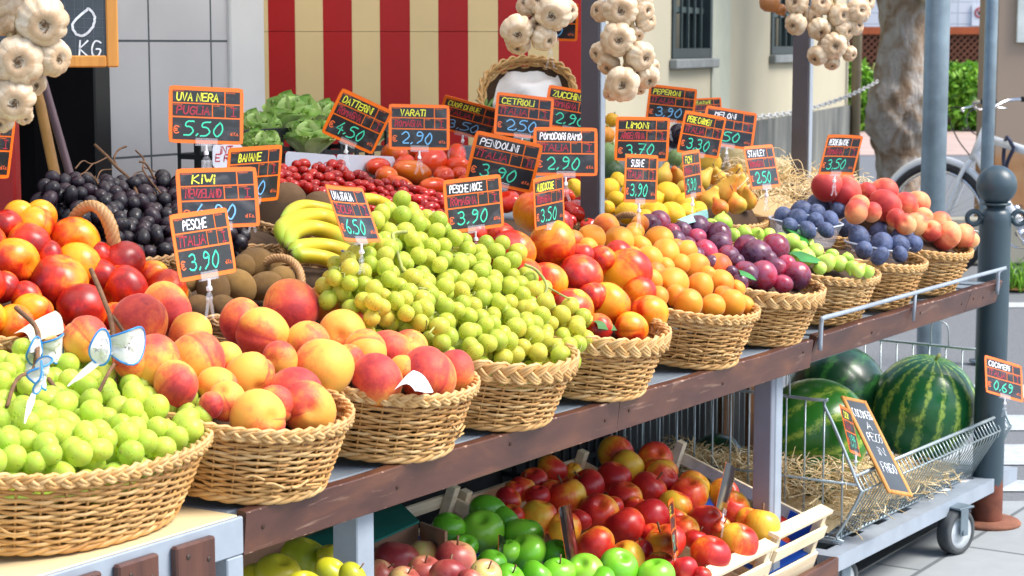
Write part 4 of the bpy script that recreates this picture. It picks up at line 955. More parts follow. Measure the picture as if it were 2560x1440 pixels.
M_('lemon0', ell(.86, .86, 1.05, .22, nu=24, nv=16), MAT['lemon']); M_('lemon1', ell(.9, .88, 1.0, .16, nu=24, nv=16), MAT['lemon'])
M_('tom0', ell(1, 1, .80, lob=.045, nl=6, dim=.14, nu=36, nv=14), MAT['tom']); M_('tom1', ell(1.04, .96, .76, lob=.06, nl=5, dim=.14, nu=36, nv=14), MAT['tom'])
M_('ptom0', ell(.64, .62, 1.30, egg=.05, nu=20, nv=14), MAT['ptom']); M_('ptom1', ell(.74, .72, 1.0, .05, nu=20, nv=14), MAT['ptom'])
M_('dtom0', ell(.78, .78, 1.12, nu=16, nv=10), MAT['dtom']); M_('dtom1', ell(.82, .82, 1.02, nu=16, nv=10), MAT['dtom'])
M_('kiwi0', ell(.86, .82, 1.08, .07, nu=24, nv=14), MAT['kiwi']); M_('kiwi1', ell(.9, .86, 1.0, .06, nu=24, nv=14), MAT['kiwi'])
M_('coco0', ell(1, .97, 1.06, .05, nu=28, nv=16), MAT['coco'])
for k in ('grape', 'ggrape', 'bgrape'):
    M_(k + '0', ell(.97, .97, 1.03, nu=16, nv=11), MAT[k]); M_(k + '1', ell(.92, .92, 1.24 if k != 'ggrape' else 1.04, nu=16, nv=11), MAT[k])
q = MB(); q.tube([(0, 0, 0), (.03, .01, .30), (.10, .02, .62)], [.055, .045, .065], 6); STEMM = q.mesh('fruit_stem', STEM)
q = MB()
for k in range(6):
    a = k * PI / 3; q.tube(bez([(0, 0, 0), (.22 * math.cos(a), .22 * math.sin(a), .06), (.40 * math.cos(a), .40 * math.sin(a), .16)], 3), [.05, .05, .05, .045, .04, .03, .01], 4)
q.tube([(0, 0, 0), (.02, 0, .3)], .06, 6); CALYX = q.mesh('tomato_calyx', plain('tomato_calyx_green', (.06, .10, .02), .7))
q = MB()
for k in range(7):
    a = k * 2 * PI / 7; q.tube([(0, 0, -.02), (.10 * math.cos(a), .10 * math.sin(a), .03), (.16 * math.cos(a), .16 * math.sin(a), -.01)], [.035, .03, .012], 4)
CALX = q.mesh('apple_calyx', plain('dry_apple_calyx', (.055, .04, .015), .9))
NVAR = {'peach': 3, 'wpeach': 3, 'nect': 3, 'apric': 2, 'plum': 2, 'bplum': 2, 'rapple': 3, 'gapple': 3, 'yapple': 3, 'papple': 3, 'fig': 1, 'pear': 2, 'lemon': 2, 'tom': 2, 'ptom': 2, 'dtom': 2, 'kiwi': 2, 'coco': 1}
NAME = dict(peach='peach', wpeach='peach', nect='nectarine', apric='apricot', plum='plum', bplum='plum', rapple='apple', gapple='apple', yapple='apple', papple='apple', fig='fig', pear='pear', lemon='lemon', tom='tomato', ptom='plum_tomato', dtom='date_tomato', kiwi='kiwi', coco='coconut')
LOOK = dict(peach=('yellow', 'orange pink', 'deep red'), wpeach=('pale pink', 'orange pink', 'red'), nect=('yellow orange', 'orange red', 'dark red'), apric=('orange', 'orange', 'orange red'), plum=('pinkish red', 'wine red', 'dark purple'), bplum=('dusty blue',) * 3,
  rapple=('yellow', 'orange red', 'red'), gapple=('green',) * 3, yapple=('yellow green',) * 3, papple=('pale yellow', 'dull pink', 'dull red'), fig=('green',) * 3, pear=('yellow', 'orange', 'red'), lemon=('yellow',) * 3, tom=('red ribbed',) * 3, ptom=('orange red', 'red', 'red'), dtom=('glossy red',) * 3, kiwi=('brown',) * 3, coco=('brown hairy',) * 3)
ORD = ['', 'first', 'second', 'third', 'fourth', 'fifth', 'sixth', 'seventh', 'eighth', 'ninth', 'tenth', 'eleventh', 'twelfth', 'thirteenth', 'fourteenth', 'fifteenth', 'sixteenth', 'seventeenth', 'eighteenth', 'nineteenth', 'twentieth'] + ['twenty-' + k for k in ('first', 'second', 'third', 'fourth', 'fifth', 'sixth', 'seventh', 'eighth', 'ninth')] + ['thirtieth'] + ['thirty-' + k for k in ('first', 'second', 'third', 'fourth', 'fifth', 'sixth', 'seventh', 'eighth', 'ninth')]
def align(axis, to, spin):
    q = Vector(axis).rotation_difference(Vector(to)); return (Matrix.Rotation(spin, 4, Vector(to)) @ q.to_matrix().to_4x4())
SCL = dict(nect=1.04, peach=1.05, kiwi=1.12, lemon=1.14, pear=1.12, ptom=1.12, tom=1.1, bplum=1.06, rapple=1.05, gapple=1.05, plum=1.04, apric=1.04, wpeach=1.03, papple=1.04, yapple=1.04, fig=1.08, dtom=1.08, coco=1.05)
def heap(kind, place, group, anchors, spec, face=None, axis_mode='rand', squash=1.0, stem=0.0, lift=0.0):
    """anchors: ((px,py),Y) of a front and a back point of the heap's sloping surface; spec: 'px,py,diameter,blush;...'"""
    (pf, Yf), (pb, Yb) = anchors; zf = ony(*pf, Yf)[2]; zb = ony(*pb, Yb)[2]; s = (zb - zf) / (Yb - Yf); z0 = zf - s * Yf
    items = []
    for e in spec.replace('\n', '').split(';'):
        e = e.strip()
        if not e: continue
        t = [float(k) for k in e.split(',')]; px, py, d = t[:3]; d *= SCL[kind]; bl = t[3] / 9 if len(t) > 3 else .5
        P = onplane(px, py, z0, s); dep = (P - CAM) @ Fw; r_ = d / 2 / F * dep
        P = P + nrm(P - CAM) * r_ * .25
        items.append([px, py, d, bl, P, r_])
    items.sort(key=lambda t: -t[1]); dm = sorted(i[2] for i in items)[len(items) // 2]
    rows = []; 
    for it in items:
        if not rows or rows[-1][0] - it[1] > dm * .62: rows.append([it[1], []])
        rows[-1][1].append(it)
    nr = len(rows)
    for ri, (_, rw) in enumerate(rows):
        rw.sort(key=lambda t: t[0]); rname = 'front' if ri == 0 else ('rearmost' if ri == nr - 1 else ORD[ri + 1])
        for ci, it in enumerate(rw):
            px, py, d, bl, P, r_ = it
            o = bpy.data.objects.new(NAME[kind], MESHES[f'{kind}{random.randrange(NVAR[kind])}']); sc.collection.objects.link(o)
            tc = nrm(CAM - P); u1 = nrm(np.cross(tc, Kz)); u2 = np.cross(u1, tc)
            spin = random.uniform(0, 2 * PI)
            th = math.radians(max(0, min(180, (30 + 45 * random.random()) if bl > .62 else (60 + 45 * random.random() if bl > .3 else 90 + 45 * random.random()))))
            di = tc * math.cos(th) + (u1 * math.cos(spin) + u2 * math.sin(spin)) * math.sin(th)
            if axis_mode == 'up':
                zt = nrm(np.array([random.gauss(0, .45), random.gauss(-.25, .45), 1])); xd = nrm(di - zt * (di @ zt)); R4 = Mat4(np.stack([xd, np.cross(zt, xd), zt], 1), (0, 0, 0))
            elif axis_mode == 'lie':
                zt = nrm(np.array([random.gauss(0, 1), random.gauss(0, .7), random.gauss(0, .35)])); xd = nrm(di - zt * (di @ zt)); R4 = Mat4(np.stack([xd, np.cross(zt, xd), zt], 1), (0, 0, 0))
            else: R4 = align((1, 0, 0), tuple(di), random.uniform(0, 2 * PI))
            o.matrix_basis = Matrix.Translation(Vector(P)) @ R4 @ Matrix.Diagonal((r_ * random.uniform(.95, 1.05), r_ * random.uniform(.95, 1.05), r_ * random.uniform(.95, 1.04), 1))
            o.color = (.16 + .64 * bl, random.random(), 0, 1)
            look = LOOK[kind][0 if bl < .34 else (1 if bl < .64 else 2)]
            nm = NAME[kind].replace('_', ' ')
            pos = f'{ORD[ci + 1]} from left in' if len(rw) > 1 else 'alone in'
            tag(o, f'{look} {nm}, {pos} {rname} row of {place}', nm.split()[-1], group)
            if stem and random.random() < stem:
                if kind == 'tom': c = link('calyx', CALYX, o, Matrix.Translation((0, 0, .64)))
                else:
                    c = link('stem', STEMM, o, Matrix.Translation((0, 0, .58 if 'apple' in kind else (1.62 if kind == 'pear' else .78))))
                    if 'apple' in kind: link('calyx', CALX, o, Matrix.Translation((0, 0, -.70)) @ Matrix.Rotation(PI, 4, 'X'))
    return z0, s

# ================================================================ heaps of fruit
heap('nect', 'far left nectarine basket', 'nectarines in the far left basket', HB['N'],
 '14,563,84,8;85,562,98,1;46,534,72,1;104,540,78,1;187,606,128,3;196,662,112,2;73,610,104,7;36,655,126,4;146,705,142,6;305,660,118,8;309,723,126,6;418,730,104,3;205,775,130,6;6,718,84,8;82,780,96,2;38,812,106,4;252,690,84,8;66,745,80,5;120,640,80,6;250,640,70,7;130,830,70,7;-40,610,110,6;-50,720,120,5;-30,800,100,4;290,800,90,6;380,690,80,4;370,790,90,5')
heap('peach', 'peach basket nearest the table', 'peaches in the basket nearest the table', HB['B1'],
 '213,847,112,4;350,806,144,6;416,772,122,7;475,836,116,3;490,902,142,3;386,908,144,4;622,946,126,2;736,988,142,6;768,1020,134,4;645,1044,142,3;566,1003,98,3;528,1012,66,8;545,965,92,3;690,1010,90,5;440,960,110,6;560,900,90,3;330,905,90,5')
heap('peach', 'peach basket beside the grapes', 'peaches in the basket beside the green grapes', HB['B2'],
 '727,767,142,6;657,838,140,5;837,752,126,2;855,835,116,3;770,864,116,3;808,920,146,2;912,885,118,1;974,880,112,6;1022,868,92,4;942,950,132,7;1070,940,138,6;1136,930,104,6;605,805,116,6;880,815,80,7;700,900,90,5;1015,930,80,5;870,900,80,4')
heap('nect', 'nectarine basket beside the apricots', 'nectarines in the basket beside the apricots', HB['B4'],
 '1337,530,114,3;1381,612,124,4;1365,705,102,5;1280,630,112,5;1252,594,78,8;1450,692,108,8;1565,684,120,3;1522,760,112,2;1425,778,112,6;1622,784,102,3;1578,822,90,3;1492,822,78,8;1452,640,68,8;1502,652,76,7;1545,640,80,5;1180,585,74,4;1310,690,90,6;1480,745,84,6;1600,730,80,5;1330,760,90,6;1230,640,80,7;1400,560,70,6')
heap('apric', 'apricot basket', 'apricots in the heaped basket', HB['B5'],
 '1478,595,66,2;1467,622,54,2;1516,567,66,6;1547,603,73,1;1587,580,48,1;1578,592,52,2;1647,602,73,2;1663,634,70,1;1621,650,72,1;1711,631,60,2;1700,661,50,1;1662,668,50,2;1600,618,56,1;1680,708,82,2;1738,671,68,4;1795,669,66,6;1750,717,66,3;1800,708,68,4;1720,760,72,2;1782,765,58,1;1828,760,68,1;1858,763,50,2;1628,702,58,3;1645,742,52,3;1842,722,44,3;1690,620,46,5;1765,690,50,4;1640,680,48,4;1580,640,50,4;1690,740,52,4;1810,740,50,5;1560,640,48,3;1430,600,52,6;1600,560,44,3')
heap('plum', 'dark plum basket', 'plums in the basket between apricots and figs', HB['B6'],
 '1622,567,62,8;1646,560,62,3;1703,580,54,7;1742,568,60,8;1681,583,46,2;1690,606,56,7;1741,596,50,1;1763,631,62,0;1797,591,68,5;1801,612,60,6;1820,642,58,5;1866,620,64,4;1890,637,76,7;1939,620,72,2;1865,684,62,5;1905,690,78,3;1941,670,54,4;1966,660,44,2;1990,690,72,4;1958,710,46,2;1827,682,36,7;1720,612,40,6;1780,660,44,6;1840,655,44,7;1920,650,46,5;1850,705,44,6;1740,640,42,6;1770,575,40,7', stem=.12)
heap('fig', 'green fig basket', 'green figs in the basket', HB['B7'],
 '1806,556,48,4;1778,566,42,2;1835,588,34,3;1862,582,36,3;1893,586,36,2;1922,588,34,4;1953,600,36,3;1980,606,44,2;2017,642,42,1;2066,656,46,1;2100,660,40,2;2040,630,38,2;2118,646,32,4;2146,676,36,2;2002,620,34,4;2080,640,34,3;2130,670,34,3;2050,672,34,3;1880,610,34,3;1910,612,32,4;1990,640,34,4;2170,680,30,3;2020,610,32,3', axis_mode='rand', stem=.0)
heap('wpeach', 'white peach basket', 'white peaches in the far right basket', HB['B9'],
 '2067,465,76,8;2114,484,84,8;2106,450,58,5;2146,514,58,5;2140,530,62,4;2208,482,78,6;2211,514,82,6;2262,516,68,4;2291,513,70,5;2290,560,58,2;2328,577,54,4;2350,560,60,1;2367,590,76,3;2408,590,62,2;2262,560,52,4;2310,545,50,3;2240,545,50,5;2180,530,50,5;2430,600,40,2;2165,480,50,6')
heap('kiwi', 'kiwi basket', 'kiwis in the loop handled basket', HB['K'],
 '533,718,96,7;595,718,94,3;659,715,78,3;636,660,86,4;704,700,72,4;610,665,62,3;470,702,64,2;500,770,70,7;560,770,70,6;680,660,50,5;450,740,60,5', axis_mode='lie')
heap('tom', 'ribbed tomato basket', 'large ribbed tomatoes by the upright', HB['T'],
 '1440,528,62,5;1475,523,54,5;1414,492,44,4;1421,554,40,5;1470,562,38,4;1267,505,62,4;1290,478,46,4;1230,520,44,5;1350,520,50,5;1390,545,44,4;1330,480,44,4', axis_mode='up', stem=.6)
heap('ptom', 'plum tomato basket', 'long plum tomatoes at the back', HB['V'],
 '986,388,80,1;1045,375,62,4;1076,404,96,4;1030,430,88,1;967,440,64,1;946,416,62,3;1142,388,66,4;1138,415,58,3;1148,436,50,3;1084,464,60,3;1000,460,54,3;1110,440,60,4;1180,420,60,4;1200,455,56,4;1160,462,54,4;1010,412,60,3;1230,440,50,4', axis_mode='lie')
heap('lemon', 'lemon basket', 'lemons beside the upright', HB['L'],
 '1522,472,52,3;1540,497,40,3;1570,532,58,2;1640,536,64,1;1679,536,64,2;1668,486,64,5;1711,508,52,3;1716,530,48,3;1518,522,40,3;1436,470,46,3;1606,505,56,3;1745,525,44,4;1610,545,46,3;1545,450,40,4;1630,500,50,4;1580,480,50,4', axis_mode='lie')
heap('pear', 'mottled pear basket', 'mottled pears under the price cards', HB['P'],
 '1687,440,42,7;1658,442,42,1;1776,404,54,2;1752,452,46,1;1790,445,48,3;1811,482,58,5;1868,500,44,5;1845,470,46,2;1880,450,40,2;1722,420,40,4;1840,440,42,2;1775,498,48,2;1742,486,42,4;1842,512,46,3;1712,470,40,2;1800,520,40,5', axis_mode='up', stem=.5)
# date tomatoes: a long slope of small fruit
rg = np.random.default_rng(4)
def inpoly(p, poly):
    x, y = p; c = False; j = len(poly) - 1
    for i in range(len(poly)):
        xi, yi = poly[i]; xj, yj = poly[j]
        if (yi > y) != (yj > y) and x < (xj - xi) * (y - yi) / (yj - yi) + xi: c = not c
        j = i
    return c
def darts(poly, mind, n, rg):
    poly = np.array(poly, float); lo = poly.min(0); hi = poly.max(0); out = []
    for _ in range(n * 60):
        p = rg.uniform(lo, hi)
        if inpoly(p, poly) and all((p[0] - q_[0]) ** 2 + (p[1] - q_[1]) ** 2 > mind ** 2 for q_ in out):
            out.append(p)
            if len(out) >= n: break
    return out
pts = darts([(690, 425), (760, 408), (850, 412), (930, 452), (1010, 462), (1060, 478), (1110, 500), (1112, 540), (1020, 545), (900, 520), (790, 480), (700, 470)], 15.5, 190, rg)
heap('dtom', 'date tomato slope', 'small date tomatoes behind the bananas', HB['D'], ';'.join(f'{p[0]:.0f},{p[1]:.0f},{rg.uniform(27, 36):.0f},{rg.integers(1, 8)}' for p in pts), axis_mode='lie')
# blue plums in two clear punnets
PUN = NM('clear_punnet_plastic'); PUN.p(Base_Color=(.75, .82, .95), Roughness=.12, Alpha=.22, Specular_IOR_Level=.8); PUN = PUN.m
PUNR = NM('punnet_rim_plastic'); PUNR.p(Base_Color=(.70, .78, .92), Roughness=.15, Alpha=.55); PUNR = PUNR.m
def punnet(cpx, plane, label):
    c = onplane(*cpx, *plane); u = np.array([1.0, 0, 0]); v_ = nrm(np.array([0, 1, plane[1] * .75])); n_ = np.cross(u, v_); w_, l_ = .185, .150
    t = thing('plastic_punnet', label, 'punnet', group='clear plum punnets', M=Mat4(np.stack([u, np.cross(n_, u), n_], 1), c))
    an = np.arange(40) * 2 * PI / 40; cx, cy = sel(an, 5); q = MB(); V = []
    for k, z in ((1, 0), (.97, -.012), (.86, -.055), (.8, -.062), (.02, -.062)): V.append(np.stack([np.append(cx, cx[0]) * w_ / 2 * k, np.append(cy, cy[0]) * l_ / 2 * k, np.full(41, z)], 1))
    q.grid(V); q.build('tub', PUN, t)
    q = MB(); q.tube(np.stack([cx * w_ / 2 * 1.01, cy * l_ / 2 * 1.01, 0 * cx], 1), .0032, 6, closed=True, flat=.7); q.build('rim', PUNR, t)
pA = pl(((2050, 580), .14), ((2010, 505), .34)); pB = pl(((2200, 655), .02), ((2220, 550), .26))
punnet((2016, 552), pA, 'clear plastic punnet of blue plums at the back of the basket')
punnet((2200, 608), pB, 'clear plastic punnet of blue plums at the front of the basket')
heap('bplum', 'rear clear punnet', 'blue plums in the rear punnet', (((2050, 570), .14), ((2010, 505), .34)),
 '1958,540,46,3;2003,526,48,3;2046,512,50,3;1992,549,50,3;2037,556,46,3;2073,552,46,3;2076,509,36,4;2096,526,42,3;2040,532,44,4;1975,565,40,4;2020,575,40,4;2065,575,38,4;2110,510,34,5', axis_mode='rand', lift=.0)
heap('bplum', 'front clear punnet', 'blue plums in the front punnet', (((2200, 640), .02), ((2220, 550), .26)),
 '2120,571,54,4;2148,596,54,3;2184,556,56,4;2198,584,54,3;2204,610,54,3;2223,556,48,3;2256,595,60,3;2290,580,54,3;2248,613,48,3;2134,546,42,5;2246,562,46,4;2160,625,44,5;2200,640,42,5;2250,636,40,5;2285,610,42,4')
# apples on the lower shelf
AA = (((1760, 1400), .02), ((1560, 1110), .46))
heap('rapple', 'red apple crates', 'red and yellow apples in the wooden crates', AA,
 '1538,1134,90,2;1567,1168,84,1;1637,1151,92,5;1652,1182,86,5;1654,1200,84,6;1535,1196,88,6;1470,1216,86,8;1415,1243,100,5;1381,1174,74,4;1334,1202,70,6;1305,1222,66,4;1562,1243,88,5;1623,1222,88,6;1735,1216,82,1;1722,1240,98,4;1810,1236,80,5;1830,1274,92,4;1688,1264,82,2;1627,1295,94,8;1565,1317,100,7;1497,1283,96,7;1348,1294,90,2;1412,1322,88,3;1491,1362,90,3;1569,1396,88,2;1606,1378,58,7;1664,1358,98,3;1708,1328,82,5;1763,1304,88,7;1776,1386,98,8;1844,1358,98,4;1902,1316,90,2;1708,1422,72,7;1756,1438,46,7;1433,1178,42,1;1344,1243,60,8;1270,1250,64,7;1283,1228,50,5;1590,1270,60,6;1450,1300,60,6;1530,1270,56,7;1650,1410,66,6;1800,1320,60,4;1870,1300,60,4;1280,1290,60,5;1380,1230,60,6;1690,1300,60,5;1740,1350,60,6;1630,1335,56,7', axis_mode='up', stem=.35)
heap('gapple', 'green apple crate', 'green apples in the wooden crate', (((1560, 1430), .03), ((1220, 1270), .36)),
 '1220,1282,97,6;1205,1330,110,1;1310,1340,97,4;1316,1382,100,3;1122,1322,84,6;1228,1414,80,6;1392,1388,78,5;1396,1432,84,5;1463,1434,100,0;1546,1420,96,3;1640,1442,94,2;1160,1370,70,6;1260,1300,70,6;1270,1380,70,5;1340,1440,80,4;1500,1455,80,4;1180,1440,80,5;1270,1450,86,5', axis_mode='up', stem=.4)
heap('papple', 'open cardboard box', 'dull pink apples in the cardboard box', (((1060, 1440), .06), ((980, 1370), .30)),
 '992,1402,112,7;945,1376,88,1;1058,1384,72,3;1138,1398,100,5;1122,1442,100,6;1213,1440,82,0;1060,1432,88,6;950,1440,80,5;905,1425,66,2;1175,1455,70,4;1010,1455,80,5', axis_mode='up', stem=.5)
heap('yapple', 'left hand cardboard box', 'yellow apples in the left cardboard box', (((760, 1440), .05), ((760, 1380), .25)),
 '760,1398,118,7;693,1442,120,2;822,1392,64,4;828,1434,84,3;640,1450,80,3;760,1470,90,4;880,1440,70,4', axis_mode='up', stem=.5)

heap('rapple', 'right end crate', 'red apples in the crate with the blue tray', (((1960, 1400), .06), ((1940, 1310), .22)), '1962,1376,72,6;1945,1322,62,5;1905,1330,60,4', axis_mode='up', stem=.3)
# ================================================================ bunches of grapes
def bunch(label, kind, poly, anchors, d, n, seed, twigs=(), group='bunches of grapes', tone=(.2, .6), mind=.52, twm=None):
    (pf, Yf), (pb, Yb) = anchors; zf = ony(*pf, Yf)[2]; zb = ony(*pb, Yb)[2]; s = (zb - zf) / (Yb - Yf); z0 = zf - s * Yf
    rg = np.random.default_rng(seed); poly_ = np.array(poly, float); cen = poly_.mean(0); O = onplane(*cen, z0, s)
    t = thing('grape_bunch', label, 'grapes', tuple(O), group)
    nv = nrm(np.array([0, -s, 1.0]))
    lo = poly_.min(0); hi = poly_.max(0); PP = []; pts = []; dm = d / F * float((O - CAM) @ Fw)
    for tr in range(5000):
        p = rg.uniform(lo, hi)
        if not inpoly(p, poly): continue
        hgt = dm * (rg.uniform(-.1, .55) if tr < 1200 else rg.uniform(-1.5, .2)); P = onplane(*p, z0, s) + nv * hgt
        if PP and np.min(np.sum((np.array(PP) - P) ** 2, 1)) < (dm * .80) ** 2: continue
        PP.append(P); pts.append(p); r_ = dm * rg.uniform(.45, .54)
        o = bpy.data.objects.new('grape', MESHES[f'{kind}{rg.integers(0, 2)}']); sc.collection.objects.link(o); o.parent = t
        ax = rg.normal(size=3); o.matrix_basis = Matrix.Translation(Vector(P - O)) @ align((0, 0, 1), tuple(nrm(ax)), 0) @ Matrix.Scale(r_, 4)
        o.color = (float(np.clip(tone[0] + (tone[1] - tone[0]) * rg.uniform(0, 1), 0, 1)), rg.uniform(), 0, 1)
        if len(PP) >= 100: break
    q = MB()
    for tw in twigs:
        W_ = [onplane(x, y, z0, s) + nv * h - O for x, y, h in tw[1]]; k_ = MB(); k_.tube(bez(W_, 6), tw[0], 6); k_.build('twig', twm or STEMG, t)
    # fine stalks between the berries
    for i in range(0, len(pts) - 1, 3):
        a = onplane(*pts[i], z0, s) - O + nv * .006; j = min(range(len(pts)), key=lambda k: (k == i) * 1e9 + (pts[k][0] - pts[i][0]) ** 2 + (pts[k][1] - pts[i][1]) ** 2 + 200 * rg.uniform())
        b_ = onplane(*pts[j], z0, s) - O; q.tube(bez([a, (a + b_) / 2 + nv * .006 + rg.normal(0, .003, 3), b_], 3), .0011, 4)
    q.build('stalks', twm or STEMG, t)
    return t
A0 = HB['B0']
GP = 'pale green grape bunches in the large basket'
bunch('pale green grape bunch with a blue and white wrap at far left', 'grape', [(-90, 910), (60, 895), (120, 960), (150, 1090), (100, 1158), (-90, 1158)], A0, 62, 98, 1, [(.004, [(60, 1010, .01), (80, 950, .03), (75, 900, .05), (20, 860, .06)]), (.003, [(70, 960, .02), (30, 1000, .03), (10, 1050, .02)])], GP, (.05, .5), twm=STEM)
bunch('middle pale green grape bunch between the two blue wraps', 'grape', [(110, 905), (220, 895), (300, 900), (330, 960), (330, 1080), (280, 1150), (120, 1158), (145, 1010)], A0, 62, 98, 2, [(.0035, [(150, 1010, .01), (85, 960, .035), (80, 925, .05)]), (.003, [(230, 1030, .02), (270, 975, .04), (300, 960, .03)])], GP, (.0, .45), twm=STEM)
bunch('pale green grape bunch spilling to the right rim of the large basket', 'grape', [(300, 895), (350, 885), (400, 905), (430, 935), (505, 995), (512, 1040), (480, 1090), (385, 1130), (290, 1150), (335, 1050)], A0, 62, 98, 3, [(.0042, [(285, 975, .01), (262, 900, .055), (235, 850, .07), (200, 797, .085)]), (.003, [(262, 880, .06), (300, 920, .05), (340, 960, .02)]), (.003, [(300, 860, .06), (330, 880, .055), (350, 905, .03)])], GP, (.05, .5), twm=STEM)
A3 = HB['B3']
G3 = 'green grape bunches in the plaited basket'
bunch('tall green grape bunch at the top of the plaited basket', 'ggrape', [(955, 515), (1010, 508), (1080, 550), (1150, 590), (1230, 612), (1300, 648), (1322, 700), (1230, 742), (1130, 702), (1040, 662), (950, 640), (925, 570)], A3, 47, 100, 11, [(.0035, [(1000, 690, .01), (965, 640, .03), (958, 620, .035), (985, 625, .045)]), (.002, [(1120, 660, .02), (1160, 655, .02)])], G3, (.2, .7), .5)
bunch('olive yellow grape bunch on the left of the plaited basket', 'ggrape', [(845, 635), (930, 600), (1000, 640), (1060, 690), (1065, 770), (1010, 805), (930, 785), (890, 730), (842, 690)], A3, 47, 96, 12, [(.002, [(1030, 740, .02), (1060, 745, .02), (1045, 760, .02)])], G3, (.0, .6), .5)
bunch('green grape bunch filling the middle of the plaited basket', 'ggrape', [(1050, 680), (1130, 700), (1230, 742), (1325, 700), (1345, 760), (1305, 830), (1200, 885), (1110, 865), (1030, 800)], A3, 47, 100, 13, [(.002, [(1060, 850, .015), (1090, 815, .02)])], G3, (.1, .6), .5)
bunch('yellow green grape bunch at the front right rim of the plaited basket', 'ggrape', [(1330, 705), (1400, 765), (1462, 755), (1470, 800), (1460, 878), (1430, 903), (1300, 906), (1150, 885), (1210, 850), (1300, 822)], A3, 48, 100, 14, [(.003, [(1290, 690, .03), (1320, 705, .03), (1345, 745, .03), (1340, 770, .01)]), (.002, [(1345, 745, .03), (1390, 770, .03), (1420, 770, .02)])], G3, (.0, .5), .5)
AB = HB['G']; GB = 'black grape bunches in the rope handled basket'
bunch('black grape bunch hanging over the rope handle at left', 'bgrape', [(108, 458), (180, 450), (270, 452), (300, 480), (290, 545), (200, 560), (165, 500), (108, 500)], AB, 40, 80, 21, [(.0020, [(250, 500, .01), (235, 470, .016), (205, 455, .02), (185, 470, .016)]), (.0014, [(235, 470, .016), (245, 450, .02), (270, 446, .02)])], GB, (.2, .9), twm=STEM)
bunch('black grape bunch with a dark red twig in the middle of its basket', 'bgrape', [(265, 465), (330, 458), (400, 455), (440, 480), (440, 630), (330, 640), (285, 610), (262, 540)], AB, 41, 98, 22, [(.0034, [(345, 525, .01), (335, 490, .012), (315, 462, .016), (285, 438, .018), (262, 415, .02), (230, 384, .02)]), (.0022, [(285, 438, .018), (278, 415, .02), (290, 396, .02), (308, 388, .02)]), (.0016, [(262, 415, .02), (225, 430, .018), (200, 425, .02), (182, 440, .016)]), (.0015, [(225, 430, .018), (205, 450, .016), (190, 455, .016)]), (.002, [(400, 500, .012), (365, 470, .02), (350, 445, .02), (352, 420, .02), (332, 398, .02)]), (.0014, [(352, 440, .02), (385, 452, .018), (400, 470, .012)]), (.0014, [(350, 450, .02), (330, 455, .018), (322, 470, .012)])], GB, (.2, .9), twm=STEM)
bunch('black grape bunch behind the kiwi price card', 'bgrape', [(430, 455), (520, 470), (605, 560), (605, 605), (440, 630)], AB, 44, 70, 23, [(.0022, [(380, 470, .02), (350, 455, .04), (330, 460, .05)])], GB, (.2, .9), twm=STEM)
# blue and white paper wraps on the stems
WRAP = MB()
def wrap_tag(px, py, Y, rot, label, w_=.062, h_=.044):
    P = ony(px, py, Y); t = thing('stem_wrap', label, 'paper wrap', group='blue edged paper wraps', M=Matrix.Translation(Vector(P)) @ Matrix.Rotation(rot, 4, 'Z') @ Matrix.Rotation(math.radians(15), 4, 'X'))
    for sg_, kx in ((1, .92), (-1, .45)):       # two lobes of a folded paper band with a printed blue edge
        V = []; E_ = []
        for i in range(7):
            rr_ = i / 6; V.append([(sg_ * .006 + kx * w_ * .55 * rr_ * math.cos(a) + sg_ * w_ * .34 * kx, -.016 + .020 * (rr_ * math.cos(a) * kx) ** 2 + .005 * rr_ * math.sin(2 * a + sg_), h_ * .60 * rr_ * math.sin(a) + .004 * math.sin(a * 2)) for a in np.linspace(0, 2 * PI, 25)])
        V = np.array(V); V[:-1, :-1] += np.random.default_rng(len(label)).normal(0, .0011, V[:-1, :-1].shape); V[:, -1] = V[:, 0]; q = MB(); q.grid(V); q.grid(V[:, ::-1] + (0, .0008, 0)); q.build('paper', PAPER, t)
        q = MB(); q.tube(V[-1][:-1], .0016, 5, closed=True); q.build('blue_edge', BLUEP, t)
    q = MB(); V = np.array([[(-.012 - .012 * j + .010 * k * (1 - .2 * j), -.014 + .004 * math.sin(k + j), -.010 - .011 * j) for k in range(3)] for j in range(5)]); q.grid(V); q.grid(V[::-1] + (0, .0008, 0)); q.build('tail', PAPER, t)
    return t
wrap_tag(268, 858, .12, -.5, 'white wrap with blue edges round the upright brown grape stem')
wrap_tag(78, 935, .12, .6, 'white wrap with blue edges round the low left grape stem', .05, .036)
wrap_tag(92, 868, .26, -.2, 'pale wrap with a blue corner near the cream paper at left', .05, .034)

# ================================================================ bananas
def mk_ban():
    m = NM('banana_skin'); v = m.obj(); t = m.tint(); nz = m.noise(8, v, 3)
    c = m.ramp(m.math('ADD', t, m.math('MULTIPLY', m.math('SUBTRACT', nz, .5), .2)), [(0, (.10, .06, .015)), (.05, (.30, .44, .03)), (.30, (.62, .52, .025)), (.75, (.74, .50, .02)), (.92, (.44, .46, .03)), (.965, (.30, .26, .03)), (1, (.05, .03, .012))])
    sp = m.ramp(m.noise(70, v, 2), [(.70, (0, 0, 0)), (.74, (1, 1, 1))]); m.p(Base_Color=m.mix(m.math('MULTIPLY', sp, .4), c, (.20, .11, .02)), Roughness=.42); return m.m
BAN = mk_ban()
ba = pl(((850, 690), .44), ((760, 550), .66)); O = onplane(790, 610, *ba)
bt = thing('banana_bunch', 'bunch of yellow bananas with green tips behind the green grapes', 'bananas', tuple(O))
nb = nrm(np.array([0, -ba[1], 1.0]))
